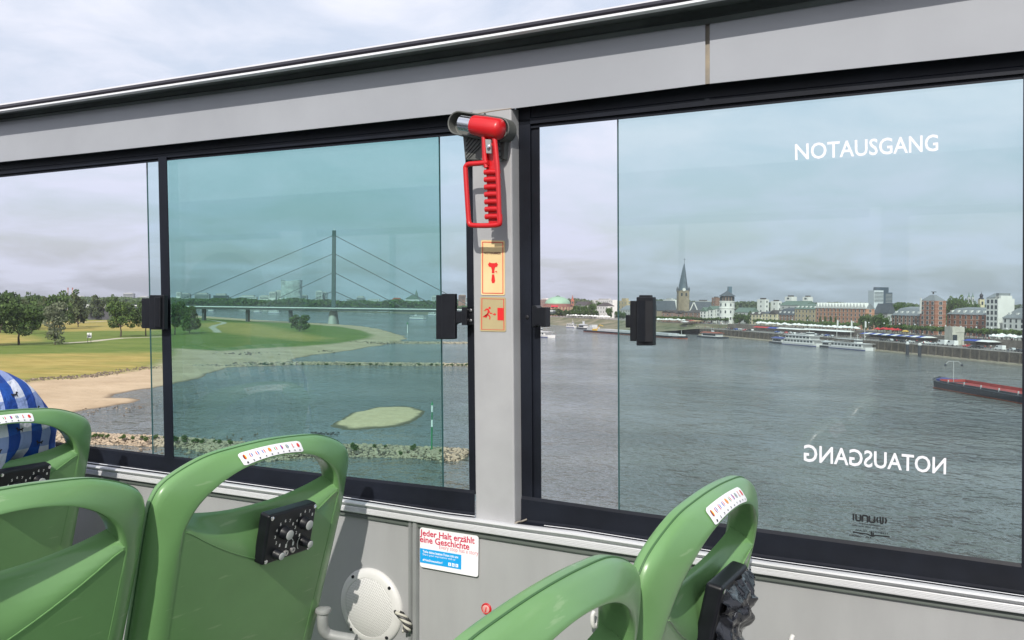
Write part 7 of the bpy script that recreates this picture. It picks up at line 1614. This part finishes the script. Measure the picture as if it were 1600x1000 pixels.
for i, px in enumerate([1380, 1392, 1401, 1412, 1424, 1447, 1456, 1463, 1512, 1520, 1532, 1582, 1593, 1603] + list(np.arange(1215, 1300, 6.5)) + list(np.arange(1140, 1176, 5))):
    car(bank_pt(px, 8 + (i % 3) * 2.4) + Vn(0, 0, 5.3), 'car', CP[rn.choice(('white', 'black', 'silver', 'red', 'blue', 'black', 'silver'))], 'small parked car in the crowd of cars on the lower quay', qrz(px) + rn.choice((0, 1.57)), 'cars parked on the lower quay')
rvs = random.Random(4)
for i in range(26):
    px = rvs.uniform(515, 612); p = bank_pt(px, rvs.uniform(12, 40)); car(p + Vn(0, 0, 1.5), 'van', CP['white'], 'tiny white camper van on the distant beach beyond the bridge pylon', rvs.uniform(0, 3), 'camper vans on the far beach', s_=1.5)
# people strolling (one continuous figure, copied)
def figure(m1, m2):
    V = {'pe': (Vn(0, 0, .92), .16), 'ch': (Vn(0, 0, 1.28), .19), 'ne': (Vn(0, 0, 1.48), .07), 'he': (Vn(0, 0, 1.66), .115), 'sl': (Vn(0, .2, 1.38), .075), 'el': (Vn(.03, .26, 1.1), .055), 'hl': (Vn(.10, .25, .86), .045), 'sr': (Vn(0, -.2, 1.38), .075), 'er': (Vn(-.03, -.26, 1.1), .055), 'hr': (Vn(-.04, -.25, .86), .045),
         'kl': (Vn(.10, .10, .50), .085), 'fl': (Vn(.16, .10, .06), .06), 'tl': (Vn(.30, .10, .04), .04), 'kr': (Vn(-.05, -.10, .50), .085), 'fr': (Vn(-.16, -.10, .06), .06), 'tr': (Vn(-.02, -.10, .04), .04)}
    E2 = [('pe', 'ch'), ('ch', 'ne'), ('ne', 'he'), ('ch', 'sl'), ('sl', 'el'), ('el', 'hl'), ('ch', 'sr'), ('sr', 'er'), ('er', 'hr'), ('pe', 'kl'), ('kl', 'fl'), ('fl', 'tl'), ('pe', 'kr'), ('kr', 'fr'), ('fr', 'tr')]
    o = skin_mesh(list(V), E2, V, 'person', [m1, m2, M_SKIN], None, 1); me = o.data
    for p in me.polygons: p.material_index = 2 if p.center.z > 1.5 else (1 if p.center.z < .93 else 0)
    bpy.data.objects.remove(o); return me
cl = lambda n, c: mat('cloth_' + n, c, .9)
FIG = [figure(cl('dark', (.03, .03, .04)), cl('denim', (.04, .06, .12))), figure(cl('pale', (.55, .53, .5)), cl('dark', (.03, .03, .04))), figure(cl('red', (.35, .05, .04)), cl('denim', (.04, .06, .12)))]
for i in range(120):
    r_ = rn.random()
    px = rn.uniform(1180, 1640) if r_ < .7 else rn.uniform(1085, 1180); lo_ = rn.random() < .6; g_ = rn.uniform(3, 18) if lo_ else rn.uniform(28, 31)
    p = bank_pt(px, g_); k = rn.randrange(3); o = bpy.data.objects.new('person', FIG[k]); COL.objects.link(o); o.location = p + Vn(0, 0, 5.31 if lo_ else 8.62); o.rotation_euler = (0, 0, rn.uniform(0, 6.28))
    tag(o, ('tiny figure in dark clothes strolling on the busy riverbank', 'tiny figure in a pale top strolling on the busy riverbank', 'tiny figure in a red top strolling on the busy riverbank')[k], 'person', 'people strolling on the riverbank')
# lamp posts of the upper promenade
lp_ = MB().tube([(0, 0, 0), (0, 0, 6)], [.12, .07], 6).mesh('pole', M_LEG); lh_ = MB().lathe((0, 0, 6), (0, 0, 1), [(.12, 0), (.4, .1), (.4, .5), (.1, .8)], 8).mesh('lamp_head', HW)
for px in list(np.arange(1190, 1640, 24)):
    t = bpy.data.objects.new('street_lamp', None); COL.objects.link(t); t.location = bank_pt(px, 28.4) + Vn(0, 0, 8.6); tag(t, 'slim street lamp on the edge of the upper promenade', 'street lamp', 'street lamps on the promenade')
    for nm, me in (('pole', lp_), ('lamp_head', lh_)): o = bpy.data.objects.new(nm, me); COL.objects.link(o); o.parent = t
# white arrow of a far embankment road left of the bar, with the tram ramp
Q1 = 1150 * KD; p = PF_(156, Q1); t = thing('low_pavilion', 'long white roofed pavilion low behind the left meadow', 'building', p + Vn(0, 0, 2)); sc_ = Q1 / F; b = MB(); b.box(((134-800)*sc_, Q1, zof(156, 481.5, Q1)), ((178-800)*sc_, Q1 + 10, zof(156, 479, Q1))); b.build('roof', HW, t, tuple(p + Vn(0, 0, 2)))
b = MB(); b.box(((136-800)*sc_, Q1 + 2, 0), ((176-800)*sc_, Q1 + 8, zof(156, 481.5, Q1))); b.build('wall', mat('dark_pavilion', (.07, .07, .08), .8), t, tuple(p + Vn(0, 0, 2)))

# ================================================================== AIR
hz = MB(); hz.box((-5200, -400, -2), (3600, 5600, 140))
hm = bpy.data.materials.new('haze'); hm.use_nodes = True; t_ = hm.node_tree; t_.nodes.clear(); o_ = N(t_, 'ShaderNodeOutputMaterial'); pv = N(t_, 'ShaderNodeVolumePrincipled', Density=.00006); pv.inputs['Color'].default_value = (.86, .90, 1.0, 1); pv.inputs['Anisotropy'].default_value = .25
t_.links.new(pv.outputs[0], o_.inputs['Volume'])
tag(hz.build('haze', hm, None), kind='stuff')
SC.cycles.volume_step_rate = 4.0
